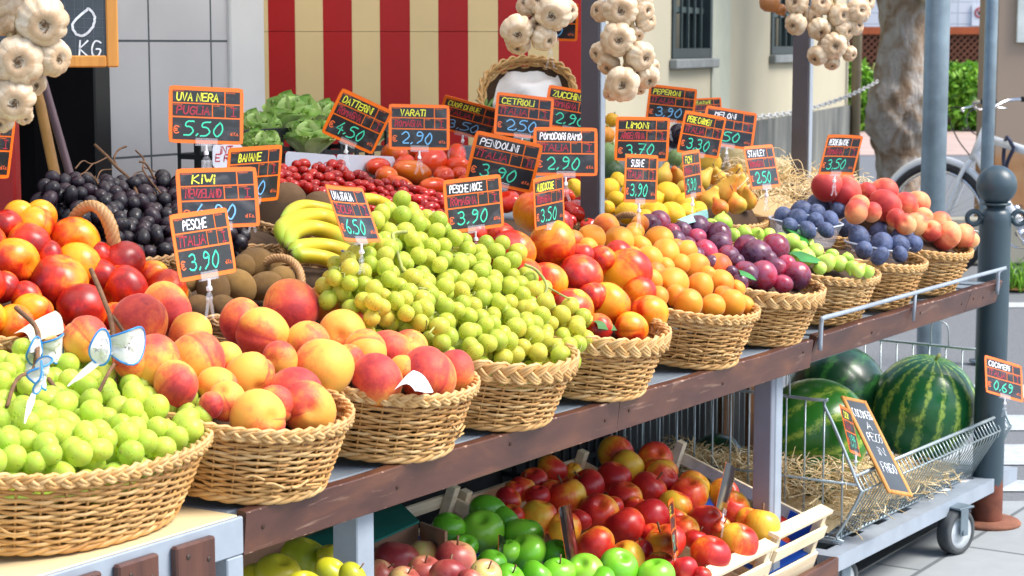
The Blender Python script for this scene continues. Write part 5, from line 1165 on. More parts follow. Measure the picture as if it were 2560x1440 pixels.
for path, d in (([(712, 632), (702, 592), (742, 566), (800, 562), (860, 590), (915, 640)], 62), ([(718, 640), (722, 606), (770, 590), (830, 606), (885, 648)], 60), ([(722, 648), (745, 640), (800, 636), (850, 648), (890, 672)], 58), ([(720, 655), (760, 660), (810, 668), (858, 690)], 54), ([(850, 545), (900, 520), (950, 528), (985, 565)], 46), ([(700, 560), (745, 535), (800, 540), (860, 560)], 44)):
    W_ = [onplane(x, y, *ba) - O + nb * (.012 if k == 0 else (.02 if path[0][0] > 840 else .018)) for k, (x, y) in enumerate(path)]
    C_ = bez(W_, 8); u = np.linspace(0, 1, len(C_)); dep = float((O - CAM) @ Fw); rad = d / 2 / F * dep * np.clip(np.minimum((u + .03) * 5, (1.03 - u) * 6), .16, 1) ** .6
    q = MB(); q.tube(C_, rad * 1.0 * (1 + .03 * np.sin(u * 9)), 5, c=np.repeat(u, 5), flat=.92); ob_ = q.build('banana', BAN, bt); md = ob_.modifiers.new('round', 'SUBSURF'); md.levels = md.render_levels = 2
q = MB(); P = onplane(847, 676, *ba) - O + nb * .040; q.lathe([(.001, .0012), (.007, .0010), (.0075, 0)], 14, O=P, M=np.stack([nrm(np.cross(nb, (1, 0, 0))), nrm(np.cross(nb, np.cross(nb, (1, 0, 0)))), nrm(CAM - O)], 1)); q.build('sticker', plain('dark_blue_sticker', (.01, .03, .12), .4), bt)
heap('coco', 'coconut basket', 'coconuts behind the bananas', (((720, 545), .72), ((720, 480), .90)), '718,508,100,4;800,520,80,5', axis_mode='rand')

# ================================================================ watermelons and melons
def mk_wm(name, dk_, lt, dens):
    m = NM(name); v = m.obj(); sx = m.n('SeparateXYZ', {0: v}); X = sx; Y_ = m.last.outputs[1]; Z_ = m.last.outputs[2]
    an = m.math('ARCTAN2', Y_, X); rd = m.math('MULTIPLY', m.rnd(), 20.0)
    w1 = m.noise(3.2, v, 5, .4, w=rd); w2 = m.noise(10, m.mapping(v, (1.3, 1.3, .6)), 7, .6, rough=.72, w=rd)
    a2 = m.math('ADD', an, m.math('MULTIPLY', m.math('SUBTRACT', w1, .5), .35))
    s_ = m.math('ADD', m.math('MULTIPLY', m.math('SINE', m.math('MULTIPLY', a2, dens)), .5), .5)
    f = m.math('ADD', m.math('MULTIPLY', s_, .70), m.math('MULTIPLY', m.math('SUBTRACT', w2, .5), 2.0))
    c = m.ramp(f, [(.44, dk_), (.60, tuple(.6 * a + .4 * b for a, b in zip(dk_, lt))), (.80, lt)])
    c = m.mix(m.ramp(w1, [(.55, (0, 0, 0)), (.8, (.5, .5, .5))]), c, (.06, .22, .07))
    m.p(Base_Color=c, Roughness=.28, Coat_Weight=.15); return m.m
WM = mk_wm('striped_watermelon_rind', (.012, .13, .034), (.38, .55, .09), 17.0); WMD = mk_wm('dark_watermelon_rind', (.006, .048, .017), (.035, .16, .03), 12.0)
WML = mk_wm('light_watermelon_rind', (.035, .22, .02), (.42, .58, .07), 11.0)
def melon(label, P, r_, sz, R_, m, name='watermelon', cat='watermelon', group='watermelons in the wire basket'):
    b = ell(1, 1, sz, nu=40, nv=24, dim=.03); o = b.build(name, m, M=Matrix.Translation(Vector(P)) @ R_ @ Matrix.Scale(r_, 4)); tag(o, label, cat, group)
    q = MB(); q.tube([(0, 0, sz - .06), (.03, 0, sz + .02), (.08, .02, sz + .07)], [.035, .03, .035], 6); q.build('stem', STEMG, o); return o
P = ony(2310, 1020, .24); d = (P - CAM) @ Fw
melon('big round watermelon with jagged light stripes beside the small slate', P, 134 / F * d, 1.02, Mat4(np.stack([Rt, np.cross(nrm(np.array([.0, -.35, 1])), Rt), nrm(np.array([.0, -.35, 1]))], 1), (0, 0, 0)) @ Matrix.Rotation(.3, 4, 'Z'), WM)
P = ony(2036, 1080, .25); d = (P - CAM) @ Fw
melon('light green watermelon behind the wires at the left of the basket', P, 134 / F * d, 1.06, Matrix.Rotation(1.35, 4, 'Y') @ Matrix.Rotation(.5, 4, 'X'), WML)
P = ony(2092, 985, .50); d = (P - CAM) @ Fw
melon('dark green watermelon at the back under the brown board', P, 122 / F * d, 1.12, Matrix.Rotation(1.4, 4, 'Y'), WMD)
P = ony(1790, 1160, .52); d = (P - CAM) @ Fw
melon('dark watermelon behind the side wires, above the red apples', P, 74 / F * d, 1.15, Matrix.Rotation(1.3, 4, 'Y'), WMD)
P = ony(2040, 1205, .16); d = (P - CAM) @ Fw
melon('small dark watermelon sunk in the straw', P, 62 / F * d, 1.1, Matrix.Rotation(1.2, 4, 'X'), WMD)
def mk_net():
    m = NM('netted_melon_rind'); v = m.obj(); nd = m.t.nodes.new('ShaderNodeTexVoronoi'); nd.feature = 'DISTANCE_TO_EDGE'; m.set(nd.inputs['Vector'], v); nd.inputs['Scale'].default_value = 13
    e = m.ramp(nd.outputs[0], [(0, (1, 1, 1)), (.10, (0, 0, 0))]); m.p(Base_Color=m.mix(e, (.44, .38, .18), (.62, .54, .36)), Roughness=.75, Normal=m.bump(e, .5, .03)); return m.m
NET = mk_net()
for px, py, Y, dpx, lab in ((1848, 402, .72, 100, 'netted beige melon behind the second price card row'), (1935, 455, .60, 120, 'large netted melon resting in straw behind the blue plums'), (1800, 425, .85, 80, 'small netted melon half hidden behind the pears')):
    P = ony(px, py, Y); d = (P - CAM) @ Fw; melon(lab, P, dpx / 2 / F * d, 1.05, Matrix.Rotation(.6, 4, 'Y'), NET, 'netted_melon', 'melon', 'netted melons in straw')
def f2(r):
    for _ in range(50):
        x = r.uniform(2.75, 3.30); y = r.uniform(.36, .72); h = .985 + .075 * math.exp(-((x - 3.02) / .2) ** 2 - ((y - .58) / .14) ** 2); break
    return np.array([x, y, h + r.normal(0, .018)])
straw('melon_straw', 900, f2, .075, np.random.default_rng(8), 'pale straw nest around the netted melons on the back tier')
t = thing('melon_tray', 'low wooden tray holding the netted melons and straw', 'tray', (3.02, .56, .836))
for nm_, lo, hi in (('bottom', (-.26, -.17, 0), (.26, .17, .008)), ('side', (-.26, -.18, 0), (.26, -.171, .10)), ('side', (-.26, .171, 0), (.26, .18, .10)), ('end', (-.269, -.18, 0), (-.2605, .18, .10)), ('end', (.2605, -.18, 0), (.269, .18, .10))):
    b = MB(); b.box(lo, hi, bev=.001); b.build(nm_, PINE_D, t, smooth=False)
b = MB(); V = [[(-.24 + .08 * i, -.15 + .075 * j, .06 + .09 * math.exp(-((i - 3) / 2.2) ** 2 - ((j - 2) / 1.6) ** 2)) for j in range(5)] for i in range(7)]; b.grid(np.array(V), c=.4); b.build('straw_pad', STRAW, t)

# ================================================================ handwriting
FONT = {'A': '00 38 60|13 53', 'B': '00 08 38 57 55 34 04|34 54 62 50 00', 'C': '67 48 28 06 02 20 40 61', 'D': '00 08 38 66 62 30 00', 'E': '68 08 00 60|04 54', 'F': '68 08 00|04 44', 'G': '67 48 28 06 02 20 40 62 64 34',
 'H': '00 08|60 68|04 64', 'I': '38 30|18 58|10 50', 'i': '00 05|07 08', 'K': '00 08|58 04 60', 'L': '08 00 50', 'M': '00 08 34 68 60', 'N': '00 08 60 68', 'O': '38 16 03 20 40 63 56 38', 'P': '00 08 48 66 65 44 04', 'R': '00 08 48 66 65 44 04|34 60',
 'S': '67 48 18 06 15 54 62 40 10 01', 'T': '08 68|38 30', 'U': '08 02 20 40 62 68', 'V': '08 30 68', 'W': '08 20 35 40 68', 'Y': '08 34 68|34 30', 'Z': '08 68 00 60', 'J': '68 62 40 20 01', 'X': '00 68|08 60', 'Q': '38 16 03 20 40 63 56 38|41 60',
 '0': '48 26 03 20 40 63 66 48', '1': '26 48 40', '2': '06 28 48 66 64 00 60', '3': '07 38 56 44 24|44 62 40 10 01', '4': '48 03 63|45 40', '5': '68 18 05 45 63 62 40 00', '6': '58 15 02 20 40 62 53 34 03', '7': '08 68 20|14 54', '8': '44 15 27 47 55 44 62 40 20 02 44', '9': '66 48 28 16 25 45 66|66 52 20',
 ',': '11 00', '.': '10 11', '€': '67 48 28 06 02 20 40 61|05 45|03 43', 'a': '45 15 02 20 40|45 40', 'l': '08 00', 'g': '45 15 02 20 40|45 41 30 10', ' ': ''}
def glyph(ch):
    out = []; wmax = 0
    for s_ in FONT[ch].split('|'):
        p = [(int(t[0]), int(t[1])) for t in s_.split() if len(t) == 2 and t[1].isdigit()]
        if p: out.append(np.array(p, float)); wmax = max(wmax, max(k[0] for k in p))
    return out, wmax
def strokes(txt, x, y, h, width=None, slant=.12, rough=.25, rng=None, sp=1.9):
    """poly-lines of a handwritten line, baseline (x, y), height h, fitted to width"""
    res = []; cx = 0
    for ch in txt:
        g, w_ = glyph(ch)
        if ch == ' ': cx += 4; continue
        oy = rng.normal(0, rough) if rng is not None else 0; kx = 1 + (rng.normal(0, .06) if rng is not None else 0)
        for s_ in g:
            p = s_.copy(); 
            if len(p) > 4:
                for _ in range(2):
                    q_ = np.empty((2 * len(p), 2)); q_[0] = p[0]; q_[-1] = p[-1]; q_[1:-1:2] = .75 * p[:-1] + .25 * p[1:]; q_[2:-1:2] = .25 * p[:-1] + .75 * p[1:]; p = q_
            if rng is not None: p = p + rng.normal(0, .07, p.shape)
            res.append(np.stack([cx + p[:, 0] * kx + p[:, 1] * slant * 1.0, p[:, 1] + oy], 1))
        cx += w_ + sp
    k = h / 8; tot = cx - sp; kx = k if width is None else min(k * 1.25, width / tot)
    return [np.stack([x + r_[:, 0] * kx, y + r_[:, 1] * k], 1) for r_ in res]
def ribbon(b, pl_, wd, z, m, c=.5):
    P = np.asarray(pl_, float)
    T = np.gradient(P, axis=0) if len(P) > 1 else np.array([[1, 0]]); T /= np.linalg.norm(T, axis=1)[:, None] + 1e-9; N_ = np.stack([-T[:, 1], T[:, 0]], 1) * wd / 2
    P = P.copy(); P[0] -= T[0] * wd * .4; P[-1] += T[-1] * wd * .4
    V = np.concatenate([np.c_[P + N_, np.full(len(P), z)], np.c_[P - N_, np.full(len(P), z)]]); n = len(P)
    b.add(V, [(i + n, i + 1 + n, i + 1, i) for i in range(n - 1)], m, c)
def ink(name, col): m = NM(name); m.p(Base_Color=col, Roughness=.55); return m.m
I_OR = plain('orange_card_border', (.86, .165, .012), .30, var=.04, scale=10)
def mk_field():
    m = NM('black_card_field'); v = m.obj(); rd = m.math('MULTIPLY', m.rnd(), 40.0)
    sm = m.ramp(m.noise(22, m.mapping(v, (1, 1.8, 1)), 4, .8, w=rd), [(.52, (0, 0, 0)), (.80, (1, 1, 1))])
    m.p(Base_Color=m.mix(sm, (.017, .018, .022), (.085, .09, .10)), Roughness=m.math('ADD', .28, m.math('MULTIPLY', sm, .4))); return m.m
I_BK = mk_field()
INKS = {'y': ink('yellow_chalk_pen', (.80, .80, .06)), 'w': ink('white_chalk_pen', (.85, .85, .88)), 'r': ink('crimson_chalk_pen', (.40, .022, .045)), 'g': ink('aqua_green_chalk_pen', (.05, .66, .42)), 'b': ink('sky_blue_chalk_pen', (.16, .46, .80)), 'o': ink('orange_print', (.80, .15, .04))}
BACKC = NM('glossy_black_card_back'); BACKC.p(Base_Color=(.012, .012, .012), Roughness=.12); BACKC = BACKC.m
CLIP = NM('clear_clip_plastic'); CLIP.p(Base_Color=(.85, .88, .95), Roughness=.12, Alpha=.13, Specular_IOR_Level=.8); CLIP = CLIP.m
MATS_S = [I_OR, I_BK, INKS['y'], INKS['w'], INKS['r'], INKS['g'], INKS['b'], INKS['o'], BACKC]; MI = {'y': 2, 'w': 3, 'r': 4, 'g': 5, 'b': 6, 'o': 7}
def rrect(w_, h, r_, n=6):
    out = []
    for cx, cy, a0 in ((w_ / 2 - r_, h / 2 - r_, 0), (-w_ / 2 + r_, h / 2 - r_, PI / 2), (-w_ / 2 + r_, -h / 2 + r_, PI), (w_ / 2 - r_, -h / 2 + r_, 1.5 * PI)):
        for k in range(n): a = a0 + PI / 2 * k / (n - 1); out.append((cx + r_ * math.cos(a), cy + r_ * math.sin(a)))
    return np.array(out)
def card(label, P, Xa, Ya, sc_, l1, l2, l3, c1='y', c2='r', c3='g', cat_='I', bend=0.0, clip=True, seed=0, w1=None, flip=False, stand=.05, bendy=0.0):
    W_, H_ = .141 * sc_, .102 * sc_; Xa = nrm(Xa); Ya = nrm(np.array(Ya) - Xa * (Xa @ np.array(Ya)))
    if flip: Xa = -Xa
    Z_ = np.cross(Xa, Ya); rng = np.random.default_rng(seed + 100)
    t = thing('price_sign', label, 'price sign', group='orange bordered price signs', M=Mat4(np.stack([Xa, Ya, Z_], 1), P))
    b = MB()
    # card body, subdivided so that it can bend
    nx, ny = 14, 8; r_ = .006 * sc_
    def body(z, m, rev):
        V = []
        for i in range(ny + 1):
            yv = -H_ / 2 + H_ * i / ny; row = []
            for j in range(nx + 1):
                xv = -W_ / 2 + W_ * j / nx
                ex = abs(xv) - (W_ / 2 - r_); ey = abs(yv) - (H_ / 2 - r_)
                if ex > 0 and ey > 0:
                    l = math.hypot(ex, ey)
                    if l > r_: xv = math.copysign(W_ / 2 - r_ + ex / l * r_, xv); yv2 = math.copysign(H_ / 2 - r_ + ey / l * r_, yv); row.append((xv, yv2, z)); continue
                row.append((xv, yv, z))
            V.append(row)
        V = np.array(V); b.grid(V if not rev else V[:, ::-1], m)
    body(.0004, 0, False); body(-.0004, 8, True)
    R_ = rrect(W_, H_, r_); n = len(R_); b.add(np.concatenate([np.c_[R_, np.full(n, .0004)], np.c_[R_, np.full(n, -.0004)]]), [(i, i + n, (i + 1) % n + n, (i + 1) % n) for i in range(n)], 0)
    def cell(u0, u1, v0, v1):               # v measured downwards from the top
        x0_, x1_, y0_, y1_ = -W_ / 2 + u0 * W_, -W_ / 2 + u1 * W_, H_ / 2 - v1 * H_, H_ / 2 - v0 * H_; k = max(2, int((u1 - u0) * 12))
        V = [[(x, y, .0009) for x in np.linspace(x0_, x1_, k + 1)] for y in (y0_, (y0_ + y1_) / 2, y1_)]; b.grid(np.array(V), 1)
    cell(.052, .738, .075, .285); cell(.757, .950, .075, .285); cell(.052, .572, .310, .525); cell(.588, .745, .310, .525); cell(.760, .950, .310, .525); cell(.052, .950, .555, .935)
    def wr(txt, u, v, h, width, wd, m, **kw):
        if not txt: return
        for s_ in strokes(txt, -W_ / 2 + u * W_, H_ / 2 - v * H_, h * H_, None if width is None else width * W_, rng=rng, **kw): ribbon(b, s_, wd * H_, .0014, m)
    wr(l1, .10 if len(l1) > 6 else .19, .255, .135, w1 or (.55 if len(l1) > 6 else .40), .023, MI[c1]); wr(l2, .10, .490, .135, .43, .024, MI[c2]); wr(cat_, .815, .50, .14, .10, .018, MI[c2], slant=0)
    wr(l3, .20 if len(l3) > 3 else .34, .86, .245, .50, .026, MI[c3]); wr('€', .065, .82, .125, .07, .022, 7, slant=0); 
    for s_ in strokes('al Kg.', -W_ / 2 + .82 * W_, H_ / 2 - .845 * H_, .06 * H_, .11 * W_, slant=0): ribbon(b, s_, .009 * H_, .0014, 7)
    for txt, u, v, wd in (('PRODOTTO', .06, .105, .17), ('CALIBRO', .595, .34, .08), ('CATEGORIA', .767, .34, .10), ('ORIGINE', .06, .34, .14), ('NR BILANCIA', .765, .105, .12)):
        for s_ in strokes(txt, -W_ / 2 + u * W_, H_ / 2 - v * H_, .02 * H_, wd * W_, slant=0): ribbon(b, s_, .004 * H_, .0013, 7)
    me_v = np.concatenate(b.v); 
    if bend or bendy:
        z = me_v[:, 2]; me_v[:, 2] = z + bend * (me_v[:, 0] / (W_ / 2)) ** 2 + bendy * (me_v[:, 1] / (H_ / 2)) ** 2; b.v = [me_v]
    b.build('card', MATS_S, t, smooth=False)
    if clip:
        yb = -H_ / 2; q = MB(); q.box((-.021, yb - .004, .0018), (.021, yb + .010, .0036), bev=.0006); q.box((-.021, yb - .004, -.0036), (.021, yb + .010, -.0018), bev=.0006); q.build('clear_holder', CLIP, t, smooth=False)
        dn = np.array([Xa @ -Kz, Ya @ -Kz, Z_ @ -Kz])           # straight down in card axes
        q = MB(); p0 = np.array([0, yb - .004, 0]); q.tube([p0 + (0, .002, 0), p0 + dn * .010], .0024, 8); q.box(p0 + dn * .013 - .0036, p0 + dn * .013 + .0036, bev=.001); q.build('white_joint', WHITE_PL, t, smooth=False)
        q = MB(); e1 = nrm(np.cross(dn, (0, 0, 1)))
        for s_ in (-1, 1): q.tube(bez([p0 + dn * .018, p0 + dn * .026 + e1 * s_ * .0045, p0 + dn * .036 + e1 * s_ * .004, p0 + dn * stand + e1 * s_ * .010], 5), [.0034] * 15 + [.002], 6, flat=.6)
        q.tube([p0 + dn * .028 - e1 * .006, p0 + dn * .028 + e1 * .006], .0026, 6); q.build('clear_clip', CLIP, t)
    return t
SG = {
 'uva nera': ([0.5441, 0.5191, 1.2765], [0.875, -0.481, -0.0553], [0.0868, 0.0436, 0.9953], 1.0),
 'banane': ([0.571, 0.4334, 1.1718], [0.9989, -0.0464, 0.0017], [-0.0072, -0.1182, 0.993], 1.0),
 'kiwi': ([0.3764, 0.3478, 1.1462], [0.8421, -0.5393, 0.0007], [0.0928, 0.1462, 0.9849], 1.0),
 'pesche': ([0.1051, 0.141, 1.1019], [0.9977, 0.0662, 0.0124], [-0.0229, 0.161, 0.9867], 1.0),
 'uva italia': ([0.5285, 0.1828, 1.1148], [0.9782, 0.1777, -0.1078], [0.0271, 0.4052, 0.9138], 1.0),
 'datterini': ([1.1423, 0.6339, 1.2435], [0.8931, -0.2648, -0.3636], [0.2599, -0.3559, 0.8977], 1.0),
 'varati': ([1.4652, 0.7055, 1.2193], [0.7599, -0.6493, -0.0308], [0.0897, 0.0579, 0.9943], 1.0),
 'cuor di bue': ([1.8067, 0.8038, 1.2261], [0.5765, -0.7734, -0.2637], [-0.3403, -0.5207, 0.783], 1.0),
 'cetrioli': ([1.8312, 0.6598, 1.2341], [0.682, -0.7217, -0.1185], [0.203, 0.0312, 0.9787], 1.0),
 'zucchine': ([1.9757, 0.6075, 1.2456], [0.5849, -0.7921, -0.1744], [0.2197, -0.0522, 0.9742], 1.0),
 'pendolini': ([1.1634, 0.2839, 1.1696], [0.6742, -0.7059, -0.2172], [0.0469, -0.2525, 0.9664], 1.0),
 'pomodori ramo': ([1.406, 0.2863, 1.1794], [0.7405, -0.6716, -0.025], [0.0882, 0.0603, 0.9943], 1.0),
 'pesche noce': ([0.9718, 0.2283, 1.1011], [0.9505, -0.307, 0.0472], [-0.0283, 0.0657, 0.9974], 1.0),
 'albicocche': ([1.1759, 0.1854, 1.0936], [0.9931, 0.116, 0.0194], [-0.0235, 0.0339, 0.9992], 1.0),
 'limoni': ([1.8587, 0.3526, 1.1863], [0.8345, -0.55, -0.0333], [0.0116, -0.0429, 0.999], 1.0),
 'susine': ([1.5027, 0.1609, 1.1218], [0.9974, -0.0126, -0.071], [0.071, 0.0057, 0.9975], 1.0),
 'fichi': ([1.7192, 0.1534, 1.1206], [0.9791, 0.2033, -0.0056], [-0.0131, 0.0901, 0.9958], 1.0),
 'pere carmen': ([2.0822, 0.3135, 1.1888], [0.9374, -0.3143, -0.1499], [0.1015, -0.165, 0.9811], 1.0),
 'meloni': ([2.583, 0.4888, 1.1834], [0.6126, -0.7736, -0.1621], [0.2397, -0.0137, 0.9708], 1.0),
 'peperoni': ([2.8653, 0.8141, 1.2343], [0.631, -0.7681, -0.1088], [0.0388, -0.1088, 0.9933], 1.0),
 'melanzane': ([5.629, 2.1135, 1.1222], [0.691, -0.7219, 0.0375], [0.0888, 0.1362, 0.9867], 1.0),
 'stanley': ([2.0464, 0.1364, 1.1196], [0.998, -0.0626, -0.0015], [0.0162, 0.2343, 0.972], 1.0),
 'pesche bianche': ([2.43, 0.1066, 1.1313], [0.9648, -0.2572, -0.0545], [-0.009, -0.2398, 0.9708], 1.0),
 'cocomeri': ([2.8213, -0.1996, 0.5362], [0.8533, -0.4337, -0.2894], [0.407, 0.2072, 0.8896], 1.0),
 'cart small': ([1.6528, -0.2632, 0.5997], [0.9394, 0.2173, -0.265], [0.1838, 0.3331, 0.9248], 1.0),
 'far left': ([0.1389, 0.6514, 1.2323], [0.994, 0.0813, -0.0734], [0.0832, -0.1241, 0.9888], 1.0),
 'garlic': ([2.2504, 0.8418, 1.4625], [0.5496, -0.835, -0.0253], [-0.2439, -0.1894, 0.9511], 1.0),
 'blade1': ([0.5978, -0.2209, 0.5961], [0.9002, 0.4011, -0.1695], [0.078, 0.2344, 0.969], 1.0),
 'blade2': ([0.8544, -0.2671, 0.5575], [0.8988, 0.416, -0.1381], [0.0765, 0.1613, 0.9839], 1.0),
 'blade3': ([1.6377, 0.0099, 0.4422], [0.8897, 0.2729, -0.366], [0.3903, -0.0391, 0.9198], 1.0),
 'blade4': ([1.2037, 0.3012, 0.3257], [0.7822, 0.3436, -0.5198], [0.4517, 0.262, 0.8529], 1.0),
 'slate': ([2.3872, -0.026, 0.4135], [0.921, -0.2963, -0.2529], [0.3857, 0.6031, 0.6982], 1.0),
}
def sg(key, label, *a, k=1.0, **kw):
    P, Xa, Ya, s_ = SG[key]; P = CAM + (np.array(P) - CAM) * k; return card(label, P, np.array(Xa), np.array(Ya), s_ * k, *a, seed=len(key) * 7, **kw)
sg('uva nera', 'price sign reading UVA NERA PUGLIA 5,50 above the black grapes', 'UVA NERA', 'PUGLiA', '5,50')
sg('banane', 'price sign reading BANANE partly behind the KIWI sign', 'BANANE', '', '1,90', c3='b')
sg('kiwi', 'price sign reading KIWI NEW ZELAND behind the PESCHE sign', 'KiWi', 'NEWZELAND', '4,90', c3='b')
sg('pesche', 'price sign reading PESCHE ITALIA 3,90 above the nearest peaches', 'PESCHE', 'iTALiA', '3,90', c1='w', stand=.06)
sg('uva italia', 'curved price sign reading UVA ITALIA SICILIA 6,50 beside the green grapes', 'UVA iTALiA', 'SiCiLiA', '6,50', c1='w', bend=.004)
sg('datterini', 'tilted price sign reading DATTERINI ROMAGNA 4,50', 'DATTERiNi', 'ROMAGNA', '4,50')
sg('varati', 'price sign reading VARATI ROMAGNA 2,90 above the plum tomatoes', 'VARATi', 'ROMAGNA', '2,90', c3='b')
sg('cuor di bue', 'tilted dim price sign reading CUOR DI BUE 3,50', 'CUOR Di BUE', 'iTALiA', '3,50', c3='b')
sg('cetrioli', 'dim price sign reading CETRIOLI behind the cucumbers', 'CETRiOLi', 'iTALiA', '2,50', c3='b', cat_='I')
sg('zucchine', 'price sign reading ZUCCHINE ROMAGNA 2,90 half behind the upright', 'ZUCCHiNE', 'ROMAGNA', '2,90')
sg('pendolini', 'tilted price sign reading PENDOLINI ITALIA 3,90', 'PENDOLiNi', 'iTALiA', '3,90', c1='w', cat_='II')
sg('pomodori ramo', 'price sign reading POMODORI RAMO ITALIA 2,90 on the upright', 'POMODORi RAMO', 'iTALiA', '2,90', c1='w', w1=.64)
sg('pesche noce', 'price sign reading PESCHE NOCE ROMAGNA 3,90 above the grapes', 'PESCHE NOCE', 'ROMAGNA', '3,90', c1='w')
sg('albicocche', 'narrow turned price sign reading ALBICOCCHE behind the top nectarine', 'ALBiCOCCHE', 'ROMAGNA', '3,50')
sg('limoni', 'price sign reading LIMONI ARGENTINA 3,70', 'LiMONi', 'ARGENTiNA', '3,70')
sg('susine', 'small price sign reading SUSINE ITALIA 3,90 in front of the lemons', 'SUSiNE', 'iTALiA', '3,90', c1='w', bend=.003)
sg('fichi', 'very narrow turned price sign reading FICHI 5,90', 'FiCHi', 'ROMAGNA', '5,90', bend=.004)
sg('pere carmen', 'tilted price sign reading PERE CARMEN ITALIA 3,30', 'PERE CARMEN', 'iTALiA', '3,30')
sg('meloni', 'price sign reading MELONI behind the PERE CARMEN sign', 'MELONi', '', '1,50', c1='w')
sg('peperoni', 'dim price sign reading PEPERONI ITALIA 3,90 at the back', 'PEPERONi', 'iTALiA', '3,90', c3='b')
sg('melanzane', 'small dim price sign reading MELANZANE between PEPERONI and MELONI', 'MELANZANE', 'iTALiA', '2,50', k=.66)
sg('stanley', 'price sign reading STANLEY ROMAGNA 2,50 above the blue plums', 'STANLEY', 'ROMAGNA', '2,50', c1='w')
sg('pesche bianche', 'curved price sign reading PESCHE BIANCHE ROMAGNA 3,50', 'PESCHE BiANCHE', 'ROMAGNA', '3,50', c1='w', bend=.004)
sg('cocomeri', 'price sign reading COCOMERI ITALIA 0,69 on the wire basket', 'COCOMERi', 'iTALiA', '0,69', c1='w', k=1.075)
sg('cart small', 'narrow price sign clipped to the slanting edge of the wire basket', 'COCOM', 'iTALiA', '1,99', k=1.155)
sg('far left', 'price sign cut by the left picture edge in front of the red panel', 'PESCHE NOCI', 'iTALiA', '2,90', k=1.0)
sg('garlic', 'dim price sign high up behind the second garlic braid', 'AGLiO', 'iTALiA', '8,90', c3='b', stand=.07)
sg('blade1', 'price sign seen from its black back between green and red apples', 'MELE', 'iTALiA', '1,90', k=1.22, flip=True, bend=.012)
sg('blade2', 'price sign seen nearly edge on among the red apples', 'MELE', 'iTALiA', '1,90', k=1.20, bend=.004)
sg('blade3', 'price sign with a dark glossy back leaning at the right of the red apples', 'MELE', 'iTALiA', '1,90', k=1.02, flip=True, bend=.006)
sg('blade4', 'price sign with a bent black back beside the pink apples', 'MELE', 'iTALiA', '1,90', k=.96, flip=True, bend=.010)

# slate board among the watermelons
def board(label, M, w_, h, fr, depth, lines, grid_=False, cat='chalkboard', name='slate_board', group=None):
    t = thing(name, label, cat, M=M, group=group)
    def strip(lo, hi): b = MB(); b.box(lo, hi, bev=.0025); return b
    for lo, hi in (((-w_ / 2, -h / 2, -depth / 2), (-w_ / 2 + fr, h / 2, depth / 2)), ((w_ / 2 - fr, -h / 2, -depth / 2), (w_ / 2, h / 2, depth / 2)), ((-w_ / 2 + fr + .0003, -h / 2, -depth / 2), (w_ / 2 - fr - .0003, -h / 2 + fr, depth / 2)), ((-w_ / 2 + fr + .0003, h / 2 - fr, -depth / 2), (w_ / 2 - fr - .0003, h / 2, depth / 2))):
        strip(lo, hi).build('frame_rail', FRAMEW, t, smooth=False)
    b = MB(); b.box((-w_ / 2 + fr * .6, -h / 2 + fr * .6, -depth * .3), (w_ / 2 - fr * .6, h / 2 - fr * .6, depth * .25), 0)
    zf_ = depth * .25
    if grid_:
        for x in np.arange(-w_ / 2 + fr, w_ / 2 - fr, .0155): b.box((x, -h / 2 + fr, zf_ + .0001), (x + .0006, h / 2 - fr, zf_ + .0003), 2)
        for y in np.arange(-h / 2 + fr, h / 2 - fr, .0155): b.box((-w_ / 2 + fr, y, zf_ + .0004), (w_ / 2 - fr, y + .0006, zf_ + .0006), 2)
    rng = np.random.default_rng(3)
    for txt, x, y, hh, wd, sw in lines:
        for s_ in strokes(txt, x, y, hh, wd, rng=rng): ribbon(b, s_, sw, zf_ + .001, 1)
    b.build('slate', [plain('dark_slate', (.045, .06, .075), .6, var=.2, scale=9), plain('white_chalk', (.70, .73, .76), .9, var=.25, scale=90), ink('faint_blue_grid', (.10, .13, .16))], t, smooth=False)
    return t
P, Xa, Ya, _s = SG['slate']; P = CAM + (np.array(P) - CAM) * 1.022; Xa = np.array(Xa); Ya = np.array(Ya); Ya = nrm(Ya - Xa * (Xa @ Ya)); Zc = np.cross(Xa, Ya)
board('small wooden framed slate reading COCOMERI A PEZZI IN FRIGO against the watermelon', Mat4(np.stack([Xa, Ya, Zc], 1), P), .10, .30, .012, .008,
      [('COCOMERi', -.036, .085, .026, .072, .0022), ('A', -.006, .050, .024, None, .0022), ('PEZZi', -.024, .012, .026, .055, .0022), ('iN', -.008, -.030, .024, None, .0022), ('FRiGO', -.026, -.085, .030, .055, .0022)])
# big chalkboard at the top left
Pb = atd(297, 168, 3.35); u = nrm(Rt * .97 + Vd * .24); n_ = np.cross(u, Kz)
wB, hB = .34, .42; cen = Pb - u * wB / 2 + Kz * hB / 2
board('large grid ruled chalkboard in a varnished wooden frame reading 50 KG behind the garlic', Mat4(np.stack([u, Kz, np.cross(u, Kz)], 1), cen), wB, hB, .020, .018,
      [('50', .040, -.158, .046, .086, .0042), ('KG', .104, -.192, .027, .036, .003)], grid_=True)

